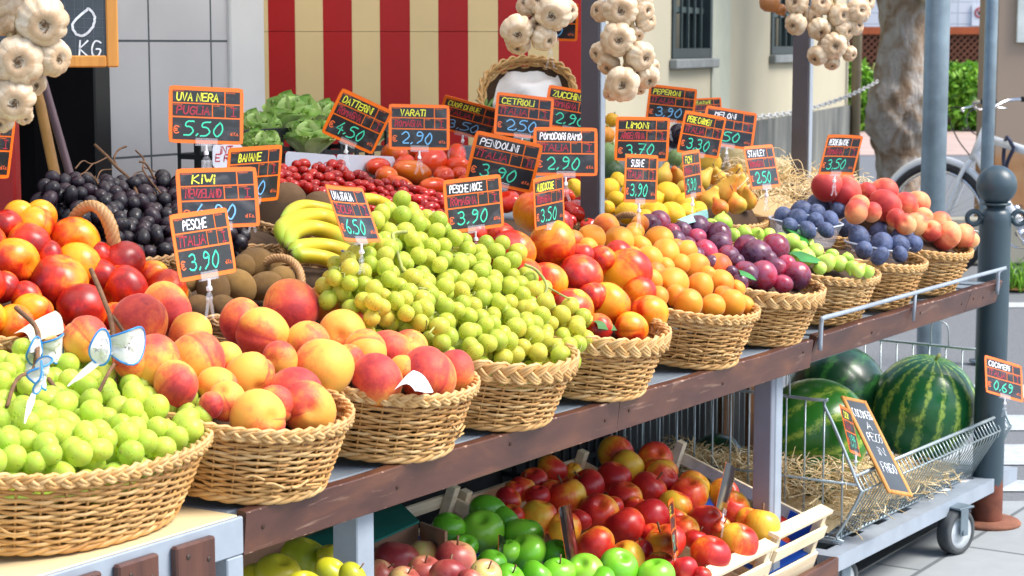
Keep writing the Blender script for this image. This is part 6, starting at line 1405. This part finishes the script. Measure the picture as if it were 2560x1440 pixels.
# ================================================================ garlic
def mk_garlic():
    m = NM('papery_garlic_skin'); v = m.obj(); rd = m.math('MULTIPLY', m.rnd(), 31.0)
    sx = m.n('SeparateXYZ', {0: v}); Y_ = m.last.outputs[1]; Z_ = m.last.outputs[2]; an = m.math('ARCTAN2', Y_, sx)
    st_ = m.noise(1.0, m.n('CombineXYZ', {0: m.math('MULTIPLY', an, 9.0), 1: m.math('MULTIPLY', Z_, .8), 2: rd}), 4, .3)
    big = m.noise(1.7, v, 4, w=rd)
    c = m.ramp(big, [(.3, (.46, .31, .18)), (.5, (.62, .48, .32)), (.7, (.74, .63, .47))]); c = m.mix(m.ramp(st_, [(.55, (0, 0, 0)), (.75, (.6, .6, .6))]), c, (.50, .31, .19))
    c = m.mix(m.ramp(Z_, [(-.7, (.7, .7, .7)), (-.35, (0, 0, 0))]) if False else m.math('MULTIPLY', m.math('LESS_THAN', Z_, -.62), .5), c, (.45, .26, .12))
    m.p(Base_Color=c, Roughness=.42, Normal=m.bump(st_, .2, .01), Subsurface_Weight=.12, Subsurface_Radius=(.9, .6, .4), Subsurface_Scale=.01); return m.m
GAR = mk_garlic()
def garlic_mesh(nl, seed):
    rng = np.random.default_rng(seed); ph = rng.uniform(0, 6); amp = rng.uniform(.05, .13, nl); wob = rng.uniform(-.5, .5, 3)
    def f(th, p_):
        x, y, z = S(th, p_); rho = math.sin(th); k = ((p_ + ph) * nl / (2 * PI) + wob[0] * math.sin(p_ + wob[1] * 9) + .3 * math.sin(2 * p_ + wob[2] * 9)) % nl; lobe = abs(math.cos(PI * k)) ** .55; a = amp[int(k) % nl]
        r_ = 1 - a * 1.6 * (1 - lobe) * rho ** .5
        zz = z * .80 + (.34 * math.exp(-(rho / .20) ** 2) if z > 0 else .30 * math.exp(-(rho / .30) ** 2))
        return (x * r_, y * r_, zz)
    return fsm(f, 60, 20)
GM = [garlic_mesh(n_, s_).mesh(f'garlic_bulb{i}', GAR) for i, (n_, s_) in enumerate(((8, 1), (9, 2), (7, 3)))]
rg = np.random.default_rng(6); q = MB()
for k in range(46):
    a = rg.uniform(0, 2 * PI); r1 = rg.uniform(0, .16); l = rg.uniform(.08, .2); q.tube(bez([(r1 * math.cos(a), r1 * math.sin(a), -.46), (r1 * 1.4 * math.cos(a + .4), r1 * 1.4 * math.sin(a + .4), -.50 - l * .5), (r1 * 1.6 * math.cos(a + 1.2) + rg.normal(0, .05), r1 * 1.6 * math.sin(a + 1.2) + rg.normal(0, .05), -.50 - l)], 3), .013, 3)
ROOT = q.mesh('garlic_roots', plain('dry_garlic_roots', (.22, .13, .065), .9, var=.4, scale=40))
ONI = plain('copper_onion_skin', (.36, .15, .05), .4, var=.3, scale=20)
def braid_g(label, D_, spec, seed, ext=()):
    rng = np.random.default_rng(seed); its = [tuple(float(k) for k in e.split(',')) for e in spec.split(';')]; cx = np.mean([i[0] for i in its]); O = atd(cx, 100, D_)
    t = thing('garlic_braid', label, 'garlic', tuple(O), 'garlic braids hung along the stall front')
    for i, it in enumerate(its + list(ext)):
        px, py, d = it[:3]; fx = it[3] if len(it) > 3 else rng.normal(0, .6); fy = it[4] if len(it) > 4 else rng.normal(-.1, .5); dz_ = it[5] if len(it) > 5 else 0
        P = atd(px, py, D_ - (d - 60) * .0006 + dz_ * .01); r_ = d / 2 / F * D_
        tc = nrm(CAM - P); u1 = Rt; u2 = np.cross(u1, -tc); rd_ = nrm(tc + u1 * fx - np.cross(tc, u1) * -fy)      # roots point this way
        o = link('bulb', GM[i % 3], t, Matrix.Translation(Vector(P - O)) @ align((0, 0, -1), tuple(rd_), rng.uniform(0, 6)) @ Matrix.Scale(r_, 4))
        link('roots', ROOT, o)
    q = MB(); top = np.array([0, 0, 2.30 - O[2]]); low = atd(np.mean([i[0] for i in its]), max(i[1] for i in its) - 40, D_ + .02) - O
    for k in range(3):
        zz_ = np.linspace(0, 1, 60); w_ = zz_ * 40 + k * 2 * PI / 3; q.tube(top + (low - top) * zz_[:, None] + np.stack([.009 * np.cos(w_), .009 * np.sin(w_), 0 * w_], 1), .006, 6, c=rng.uniform())
    q.build('plaited_stalks', plain('dry_garlic_stalk', (.48, .36, .19), .8, var=.25, scale=30), t)
    return t
E4 = [(0, -70, 80), (0, 0, 0)]
def up_(cx, w_, d, n, seed): r_ = np.random.default_rng(seed); return [(cx + r_.uniform(-w_, w_), -60 - 62 * k / 2, d) for k in range(n)]
braid_g('garlic braid hanging at the far left in front of the chalkboard', 2.65, '106,52,132,.1,-.3;47,152,128,0,-.1;5,45,90,-.4,.2,2;130,142,104,1.0,-.3,1;34,248,112,0,-.3;80,205,80,.6,-.6,2;-8,190,90,-.5,0,1;2,300,70,-.2,-.6;10,0,100,-.3,.4,2;60,290,50,.5,-.8,3', 1, up_(60, 60, 100, 5, 1))
braid_g('garlic braid hanging left of the steel upright over the shutter', 3.62, '1292,76,86,.1,-.4;1296,108,66,-.2,-1.0,2;1340,62,44,.3,.2;1383,32,96,-.1,-.3;1360,94,72,.9,-.6;1318,14,60,-.5,.4,2;1418,28,62,1,.2,2;1345,2,70,0,.2,1;1372,60,40,.4,.1', 2, up_(1360, 40, 80, 4, 2))
braid_g('garlic braid hanging on the right side of the steel upright', 3.95, '1551,24,92,.1,-.1;1545,97,92,.1,-.1;1608,26,62,.8,0;1614,52,60,1.0,.3,1;1601,141,80,.7,-.2;1556,210,92,0,-.1;1618,192,66,.4,-.7,1;1502,28,58,-.8,.2,2;1500,132,58,-.9,-.2,2;1522,160,62,-.3,-.8,2;1604,-4,60,.3,.5;1592,84,44,.5,-.6;1528,232,46,-.6,-.8,2;1600,222,34,.2,-1,2;1630,168,44,1.2,-.3,2', 3, up_(1560, 40, 80, 5, 3))
braid_g('garlic braid of small bulbs hanging in front of the tree', 5.2, '1990,60,60,-.6,-.4;2048,72,62,.3,-.6;2101,38,64,.5,0;2146,28,66,.5,.2;2084,114,70,.2,-.1;2044,139,56,-.7,-.8;2112,76,56,.9,-.2;2124,134,42,1,-.4;2080,157,42,.1,-1,1;1992,8,62,-.4,.2;2054,12,56,.2,.4;2138,66,48,.9,.2;2036,40,42,0,-.2;2010,36,50,-.5,0,2;2064,110,44,0,-.6,2;2105,110,40,.3,0,2;2165,5,50,.9,.3,2', 4, up_(2070, 60, 60, 7, 4))
t = thing('onion_string', 'short string of copper brown onions beside the right hand garlic braid', 'onions', tuple(atd(1930, 10, 5.25)))
O = atd(1930, 10, 5.25)
for px, py, d in ((1924, 4, 56), (1952, 24, 32), (1915, -40, 50), (1950, -50, 54)):
    q = MB(); q.lathe([(.02, -.95), (.35, -.88), (.8, -.5), (1, 0), (.85, .48), (.45, .82), (.18, 1.05), (.06, 1.35)], 20); link('onion', q.mesh('onion', ONI), t, Matrix.Translation(Vector(atd(px, py, 5.25) - O)) @ Matrix.Rotation(rg.uniform(2.4, 3.6), 4, 'X') @ Matrix.Scale(d / 2 / F * 5.25, 4))
q = MB(); q.tube([(0, .02, 0), (0, .02, 2.3 - O[2])], .006, 6); q.build('twine', STEM, t)

# ================================================================ crates and boxes on the lower shelf
def crate(label, X0, X1, Yf, Yb, zf_, zb_, H, m=PINE, liner=None, rails=(0, .5)):
    ang = math.atan2(zb_ - zf_, Yb - Yf); L_ = math.hypot(zb_ - zf_, Yb - Yf); W_ = X1 - X0
    M = Matrix.Translation((X0, Yf, zf_)) @ Matrix.Rotation(ang, 4, 'X')
    t = thing('wooden_crate', label, 'crate', group='wooden fruit crates on the lower shelf', M=M); th = .009
    for x in (0, W_ - .022):
        for y in (0, L_ - .022): b = MB(); b.box((x + .0003, y + .0003, -H), (x + .0217, y + .0217, .03), bev=.0012); b.build('corner_post', m, t, smooth=False)
    for z0_, z1_ in ((-.030, .0), (-H + .005, -H + .055)):
        b = MB(); b.box((-.001, -th - .0005, z0_), (W_ + .001, -.0005, z1_), bev=.001); b.build('front_slat', m, t, smooth=False)
        b = MB(); b.box((-.001, L_ + .0005, z0_), (W_ + .001, L_ + th, z1_), bev=.001); b.build('back_slat', m, t, smooth=False)
        for x in (-th - .0005, W_ + .0005): b = MB(); b.box((x, 0, z0_), (x + th, L_, z1_), bev=.001); b.build('side_slat', m, t, smooth=False)
    b = MB(); b.box((-.012, -.006, .0302), (W_ + .012, .030, .040), bev=.001); b.build('top_rail', m, t, smooth=False)
    b = MB(); b.box((0.001, .0, -H), (W_ - .001, L_, -H + .004)); b.build('bottom', PINE_D, t, smooth=False)
    if liner is not None:
        b = MB(); b.box((W_ - .006, .0065, -H + .006), (W_ - .004, .09, -.004)); b.box((.004, .006, -H + .0065), (W_ - .007, L_ - .009, -H + .05)); b.build('blue_tray', liner, t, smooth=False)
    return t
BLT = plain('blue_tray_plastic', (.01, .075, .40), .45, var=.1)
crate('pale wooden crate with a blue tray at the right end of the lower shelf', 1.855, 2.135, .0, .40, .262, .40, .125, liner=BLT)
crate('wooden crate heaped with red apples', 1.305, 1.825, .0, .50, .245, .42, .125)
crate('wooden crate of green apples with a blue tray behind them', .80, 1.280, .0, .50, .262, .44, .125, liner=BLT)
def carton(label, X0, X1, flap):
    Yf, Yb, zf_, zb_ = .015, .42, .33, .47; ang = math.atan2(zb_ - zf_, Yb - Yf); L_ = math.hypot(zb_ - zf_, Yb - Yf); W_ = X1 - X0; H = .16
    t = thing('cardboard_box', label, 'box', group='cardboard fruit boxes on the lower shelf', M=Matrix.Translation((X0, Yf, zf_)) @ Matrix.Rotation(ang, 4, 'X')); th = .005
    for nm_, lo, hi in (('front_wall', (0, 0, -H), (W_, th, -.05)), ('back_wall', (0, L_ - th, -H), (W_, L_, .03)), ('side_wall', (0, th + .0003, -H), (th, L_ - th - .0003, .02)), ('side_wall', (W_ - th, th + .0003, -H), (W_, L_ - th - .0003, .02)), ('bottom', (th, th, -H), (W_ - th, L_ - th, -H + th))):
        b = MB(); b.box(lo, hi, bev=.0008); b.build(nm_, CARDB, t, smooth=False)
    b = MB(); b.box((th, th, -H + .006), (W_ - th, L_ - th, -.075)); b.build('packing', CARDB, t, smooth=False)
    if flap:
        Wc = [ony(740, 1350, .40), ony(1000, 1255, .40), ony(1048, 1302, .26), ony(770, 1428, .26)]; Mi = t.matrix_basis.inverted(); L4 = np.array([Mi @ Vector(p) for p in Wc]); n_ = nrm(np.cross(L4[1] - L4[0], L4[3] - L4[0])) * .004
        b = MB(); b.add(np.vstack([L4, L4 + n_]), [(0, 1, 2, 3), (7, 6, 5, 4), (0, 4, 5, 1), (1, 5, 6, 2), (2, 6, 7, 3), (3, 7, 4, 0)]); b.build('green_flap', CARDG, t, smooth=False)
        for nm_, Wc in (('raised_back_wall', [ony(860, 1395, .262), ony(1046, 1306, .262), ony(1050, 1440, .262), ony(860, 1490, .262)]), ('raised_side_wall', [ony(1049, 1305, .260), ony(1112, 1328, .14), ony(1112, 1420, .14), ony(1052, 1440, .260)])):
            L4 = np.array([Mi @ Vector(p) for p in Wc]); n_ = nrm(np.cross(L4[1] - L4[0], L4[3] - L4[0])) * .005
            b = MB(); b.add(np.vstack([L4, L4 + n_]), [(0, 1, 2, 3), (7, 6, 5, 4), (0, 4, 5, 1), (1, 5, 6, 2), (2, 6, 7, 3), (3, 7, 4, 0)]); b.build(nm_, CARDB, t, smooth=False)
    return t
carton('open cardboard box with a dark green flap holding pink apples', .425, .775, True)
carton('open cardboard box of yellow apples behind the table leg', .03, .405, False)
# dark plastic crates further back under the stall
def pcrate(label, X, Y, Z, W_, Dp, H, m=DARK, name='plastic_crate', rows=3, cols=9, tilt=0, group='dark plastic crates'):
    t = thing(name, label, 'crate', group=group, M=Matrix.Translation((X, Y, Z)) @ Matrix.Rotation(tilt, 4, 'X')); th = .006
    for ax, off, ln in (('x', 0, W_), ('x', Dp, W_), ('y', 0, Dp), ('y', W_, Dp)):
        b = MB(); cs = max(3, int(cols * ln / W_)); bar = .012
        def bx(a0, a1, z0_, z1_, k=0.0):
            if ax == 'x': b.box((a0, off - th / 2 - k, z0_), (a1, off + th / 2 + k, z1_))
            else: b.box((off - th / 2 - k, a0, z0_), (off + th / 2 + k, a1, z1_))
        bx(-.004, ln + .004, H - .022, H, .004); bx(0, ln, 0, .02, .001)
        for i in range(cs + 1): bx(max(0, ln * i / cs - bar / 2), min(ln, ln * i / cs + bar / 2), .0201, H - .0221)
        for j in range(1, rows): bx(0, ln, H * j / rows - .006, H * j / rows + .006, -.001)
        b.build('side', m, t, smooth=False)
    b = MB(); b.box((0.004, 0.004, .001), (W_ - .004, Dp - .004, .006)); b.build('bottom', m, t, smooth=False)
    return t
pcrate('black plastic crate standing in the dark under the stall', 1.95, .72, .02, .5, .25, .46, rows=6, cols=12)
pcrate('black plastic crate of lettuces at the back against the wall', 1.38, 1.16, 1.005, .58, .19, .20)
b = MB(); b.box((1.40, 1.18, .8205), (1.94, 1.33, 1.003)); b.build('crate_riser', STEEL_DK, st, smooth=False)
# lettuces
def mk_let():
    m = NM('lettuce_leaf'); v = m.obj(); t = m.tint(); nz = m.noise(16, v, 4, 1.0)
    c = m.ramp(m.math('ADD', t, m.math('MULTIPLY', m.math('SUBTRACT', nz, .5), .35)), [(0, (.80, .85, .52)), (.4, (.62, .76, .30)), (.8, (.38, .62, .14)), (1, (.22, .46, .08))])
    m.p(Base_Color=c, Roughness=.45, Subsurface_Weight=.1, Subsurface_Radius=(.3, .8, .2), Subsurface_Scale=.02, Normal=m.bump(nz, .3, .01)); return m.m
LET = mk_let()
def lettuce(label, P, R_, seed):
    rng = np.random.default_rng(seed); t = thing('lettuce', label, 'lettuce', tuple(P), 'lettuces in the black crate')
    for k in range(16):
        a = k * 2.4 + rng.uniform(-.3, .3); op = .25 + .75 * (k / 16); q = MB(); V = []; T_ = []
        for i in range(9):
            u = i / 8; row = []; tr_ = []
            for j in range(13):
                w_ = (j / 12 - .5) * 2; wd = R_ * 1.0 * math.sin(PI * min(1, u * .80 + .12)) ** .7; cup = .35 * R_ * w_ * w_ * (1 - op * .4); rad = R_ * op * (.25 + .85 * u) ; zz_ = R_ * (1.05 * math.sin(u * 1.7) * (1.25 - op * .75)) + cup * .6
                ruf = .09 * R_ * u * math.sin(w_ * 9 + k) * abs(w_) + .05 * R_ * u * math.sin(w_ * 17 + u * 9 + k * 2); ca, sa = math.cos(a), math.sin(a)
                row.append((ca * (rad + ruf - cup * .5) - sa * w_ * wd * .8, sa * (rad + ruf - cup * .5) + ca * w_ * wd * .8, zz_ + ruf)); tr_.append(.15 + .5 * u + .25 * abs(w_) * u - .2 * (abs(w_) < .1) + .1 * rng.normal())
            V.append(row); T_ += tr_
        q.grid(np.array(V), c=np.clip(np.array(T_), 0, 1)); q.build('leaf', LET, t)
for i, (px, py, Y, r_, lab) in enumerate(((650, 318, 1.27, .075, 'pale green lettuce at the left end of the black crate'), (735, 296, 1.25, .095, 'large pale lettuce in the middle of the black crate'), (775, 345, 1.12, .080, 'darker lettuce hanging over the front of the black crate'), (840, 300, 1.28, .085, 'lettuce behind the DATTERINI sign'), (915, 325, 1.27, .09, 'lettuce between the DATTERINI and VARATI signs'), (655, 352, 1.1, .06, 'small lettuce behind the black crate bars at left'))):
    lettuce(lab, ony(px, py + 44, Y), r_ * .88, i + 1)
# white cards with red writing behind the date tomatoes
def wcard(label, quadpx, Y, txt, lines):
    A_ = ony(*quadpx[0], Y); B2 = ony(*quadpx[1], Y); C2 = ony(*quadpx[2], Y); u = nrm(B2 - A_); v_ = C2 - A_; v_ = nrm(v_ - u * (v_ @ u)); w_ = np.linalg.norm(B2 - A_); h = abs((C2 - A_) @ v_); n_ = np.cross(u, v_)
    t = thing('paper_notice', label, 'notice', M=Mat4(np.stack([u, v_, n_], 1), A_ + u * w_ / 2 + v_ * h / 2)); sgn = 1 if n_[1] < 0 else -1
    b = MB(); R_ = rrect(w_, h, min(w_, h) * .22); n = len(R_); b.add(np.concatenate([np.c_[R_, np.full(n, .0008)], np.c_[R_, np.full(n, -.0008)]]), [tuple(range(n)), tuple(range(2 * n - 1, n - 1, -1))] + [(i, i + n, (i + 1) % n + n, (i + 1) % n) for i in range(n)], 0); rng = np.random.default_rng(2)
    for tx, x, y, hh, wd in lines:
        for s_ in strokes(tx, x * w_, y * h, hh * h, wd * w_, rng=rng): ribbon(b, s_, .0028, sgn * .0016, 1)
    b.build('card', [plain('white_card_stock', (.62, .65, .74), .7, var=.04), ink('red_marker', (.50, .04, .06))], t, smooth=False)
wcard('white card with red handwriting behind the BANANE sign', ((531, 420), (606, 418), (533, 362)), .80, '', [('iNT', -.25, .12, .3, .6), ('E ROM', -.42, -.22, .3, .8)])
wcard('white rounded card with red writing left behind the date tomatoes', ((712, 432), (838, 440), (714, 378)), 1.0, '', [('SC', .1, -.3, .4, .25)])
wcard('white rounded card with red writing right behind the date tomatoes', ((840, 442), (985, 446), (842, 385)), 1.0, '', [('SE', .0, -.25, .45, .3)])
# tilted wicker basket with a paper bag and beans at the back
Pk = atd(1318, 232, 5.55); nv = nrm(-Vd * .82 + Kz * .42 - Rt * .12); ux = nrm(np.cross(Kz, nv)); uy = np.cross(nv, ux)
tb = basket('round wicker basket tipped towards the street with paper and beans inside', 0, 0, .132, .105, .09, 0, tilt=0, group=G2, rows=8, rim='wide', liner=True, lift=-.03, m=WICK)
tb.matrix_basis = Mat4(np.stack([ux, uy, nv], 1), Pk - nv * .09)
rg = np.random.default_rng(12); V = []
for i in range(11):
    row = []
    for j in range(15):
        x = -.10 + .20 * j / 14; y = -.045 + .125 * i / 10; row.append((x * (1 - .25 * (i / 10) ** 3), y, .060 + .05 * math.sin(PI * j / 14) * math.sin(PI * min(1, i / 9 + .1)) + .006 * math.sin(j * .9 + i * .6) + .005 * math.sin(i * 1.1 - j * .5) + rg.normal(0, .0016)))
    V.append(row)
q = MB(); q.grid(np.array(V)); o = q.build('paper_bag', PAPER, smooth=True, M=tb.matrix_basis.copy()); tag(o, 'crumpled white paper bag in the tipped wicker basket', 'paper bag')
BEAN = plain('green_bean_skin', (.10, .22, .035), .45, var=.25, scale=20)
for i in range(34):
    x0_ = rg.uniform(-.15, -.04) if i < 24 else rg.uniform(-.04, .06); y0_ = rg.uniform(-.11, -.05) if i < 24 else -.075 + rg.normal(0, .008); a = rg.normal(1.9, .5) if i < 24 else rg.normal(0, .2); l = .075; z0_ = .075 + rg.uniform(0, .03)
    q = MB(); d = np.array([math.cos(a), math.sin(a), rg.normal(0, .2)]); s_ = np.array([-d[1], d[0], 0]) * rg.normal(0, .012); p = np.array([x0_, y0_, z0_]); C_ = bez([p - d * l / 2, p + s_, p + d * l / 2], 6); q.tube(C_, .0045 * np.clip(np.sin(np.linspace(.12, PI - .12, len(C_))) * 2, .2, 1), 6)
    o = q.build('green_bean', BEAN, M=tb.matrix_basis.copy()); tag(o, 'thin green bean lying in the tipped wicker basket', 'bean', 'green beans in the tipped basket')
b = MB(); b.box((Pk[0] - .13, Pk[1] - .03, .8205), (Pk[0] + .13, Pk[1] + .16, Pk[2] - .15)); b.build('basket_riser', STEEL_DK, st, smooth=False)
# cucumbers, squashes, pumpkin behind the price signs
CUC = plain('dark_cucumber_skin', (.018, .055, .014), .4, var=.3, scale=30, bump=.1)
def cuc(label, a, b_, r_, Y, name='cucumber', m=None, cat='cucumber', group='cucumbers at the back'):
    A_ = ony(*a, Y); B2 = ony(*b_, Y - .05); q = MB(); C_ = bez([A_, (A_ + B2) / 2 + (0, 0, .006), B2], 8); u = np.linspace(0, 1, len(C_)); dep = (A_ - CAM) @ Fw; q.tube(C_, r_ / F * dep * np.clip(np.sin(u * PI * .92 + .13) * 1.8, .25, 1), 12); tag(q.build(name, m or CUC), label, cat, group)
cuc('dark cucumber pointing up in front of the CETRIOLI sign', (1262, 298), (1285, 345), 19, .78); cuc('short dark cucumber lying right of the upright cucumber', (1312, 312), (1330, 360), 15, .76); cuc('cucumber behind the PENDOLINI sign', (1240, 315), (1250, 365), 16, .80); cuc('cucumber tip low between two price signs', (1305, 345), (1318, 385), 16, .74)
GSQ = plain('pale_green_squash', (.17, .27, .09), .5, var=.4, scale=14); PUM = plain('orange_pumpkin', (.75, .28, .02), .45, var=.12)
def round_(label, px, py, d, Y, m, name, cat, sz=1.0, lob=0.0, group=None):
    P = ony(px, py, Y); dep = (P - CAM) @ Fw; o = ell(1, 1, sz, lob=lob, nl=9, dim=.1, nu=40, nv=16).build(name, m, M=Matrix.Translation(Vector(P)) @ Matrix.Rotation(.4, 4, 'X') @ Matrix.Scale(d / 2 / F * dep, 4)); tag(o, label, cat, group)
    q = MB(); q.tube([(0, 0, sz * .85), (.05, 0, sz * 1.15)], [.12, .10], 6); q.build('stem', STEMG, o)
round_('orange pumpkin peeping out right of the upright', 1510, 335, 56, .95, PUM, 'pumpkin', 'pumpkin', .8, .06); round_('mottled green squash beside the LIMONI sign', 1520, 388, 60, .86, GSQ, 'squash', 'squash', 1.1, .04); round_('dark round squash below the LIMONI sign', 1535, 430, 54, .80, plain('dark_green_squash', (.03, .07, .02), .5, var=.4, scale=14), 'squash', 'squash', 1.0, .05); round_('pale green artichoke like squash left of the PERE CARMEN sign', 1690, 395, 44, .84, GSQ, 'squash', 'squash', 1.0, .06)
EGG = plain('aubergine_skin', (.012, .006, .016), .2); round_('black aubergine behind the LIMONI and PERE CARMEN signs', 1690, 340, 46, .92, EGG, 'aubergine', 'aubergine', 1.5)
YPEP = plain('yellow_pepper_skin', (.75, .40, .015), .25); round_('yellow pepper behind the garlic and the upright', 1530, 300, 34, .98, YPEP, 'pepper', 'pepper', 1.1, .08)
# things under the yellow tomatoes' sign: support for back vegetables
b = MB(); b.box((1.95, .72, .8205), (2.55, 1.2, .975)); b.build('vegetable_riser', STEEL_DK, st, smooth=False)
# ================================================================ loose papers and leaves
def sheet_(label, pts, Yz, m, name, cat, curl=.012):
    a, c = Yz; P = np.array([onplane(x, y, *pl(a, c)) for x, y in pts]); P = P + np.array([0, -.012, .012]); n_ = nrm(np.cross(P[1] - P[0], P[-1] - P[0])); n_ = n_ if n_[2] > 0 else -n_
    q = MB(); V = []
    for i in range(7):
        row = []
        for j in range(7):
            u, v_ = i / 6, j / 6; p = (1 - u) * ((1 - v_) * P[0] + v_ * P[1]) + u * ((1 - v_) * P[3 % len(P)] + v_ * P[2]); row.append(p + n_ * curl * (math.sin(PI * u) * .8 + .4 * math.sin(3 * v_ + u * 2)))
        V.append(row)
    V = np.array(V); O = V.mean((0, 1)); V = V - O; q.grid(V); q.grid(V[::-1] - n_ * .0006); o = q.build(name, m, M=Matrix.Translation(Vector(O))); tag(o, label, cat)
H2 = HB['B2']; HN = HB['N']; H4 = HB['B4']; H6 = HB['B6']; H1 = HB['B1']
sheet_('white paper corner standing up at the front of the second peach basket', [(970, 992), (1018, 943), (1070, 990), (1020, 1000)], H2, PAPER, 'tissue_paper', 'paper')
sheet_('cream paper sheet at the front of the far left nectarines', [(22, 852), (125, 795), (150, 842), (60, 880)], HN, CREAMP, 'wrapping_paper', 'paper')
GLF = NM('glossy_green_leaf'); v = GLF.obj(); GLF.p(Base_Color=GLF.ramp(GLF.noise(12, v, 4), [(.3, (.02, .15, .025)), (.7, (.05, .28, .04))]), Roughness=.3); GLF = GLF.m
sheet_('green leaf sticking out at the rim under the nectarines', [(1464, 818), (1500, 815), (1530, 838), (1480, 838)], H4, plain('matt_green_leaf', (.06, .17, .035), .5, var=.3), 'leaf', 'leaf', .006)
H7 = HB['B7']
sheet_('bright green paper leaf between plums and figs', [(1930, 585), (1985, 585), (2012, 618), (1970, 600)], H7, GLF, 'paper_leaf', 'leaf', .008)
sheet_('green paper leaf under the plums by the fig basket', [(1955, 645), (1990, 640), (2050, 668), (1990, 668)], H7, GLF, 'paper_leaf', 'leaf', .006)
sheet_('green paper leaf at the front left rim of the plums', [(1826, 688), (1850, 692), (1880, 712), (1838, 702)], H6, GLF, 'paper_leaf', 'leaf', .005)
sheet_('pale turquoise paper edge behind the plums', [(1680, 562), (1755, 535), (1760, 556), (1700, 575)], H6, plain('pale_turquoise_paper', (.25, .52, .47), .7), 'paper_leaf', 'leaf', .004)
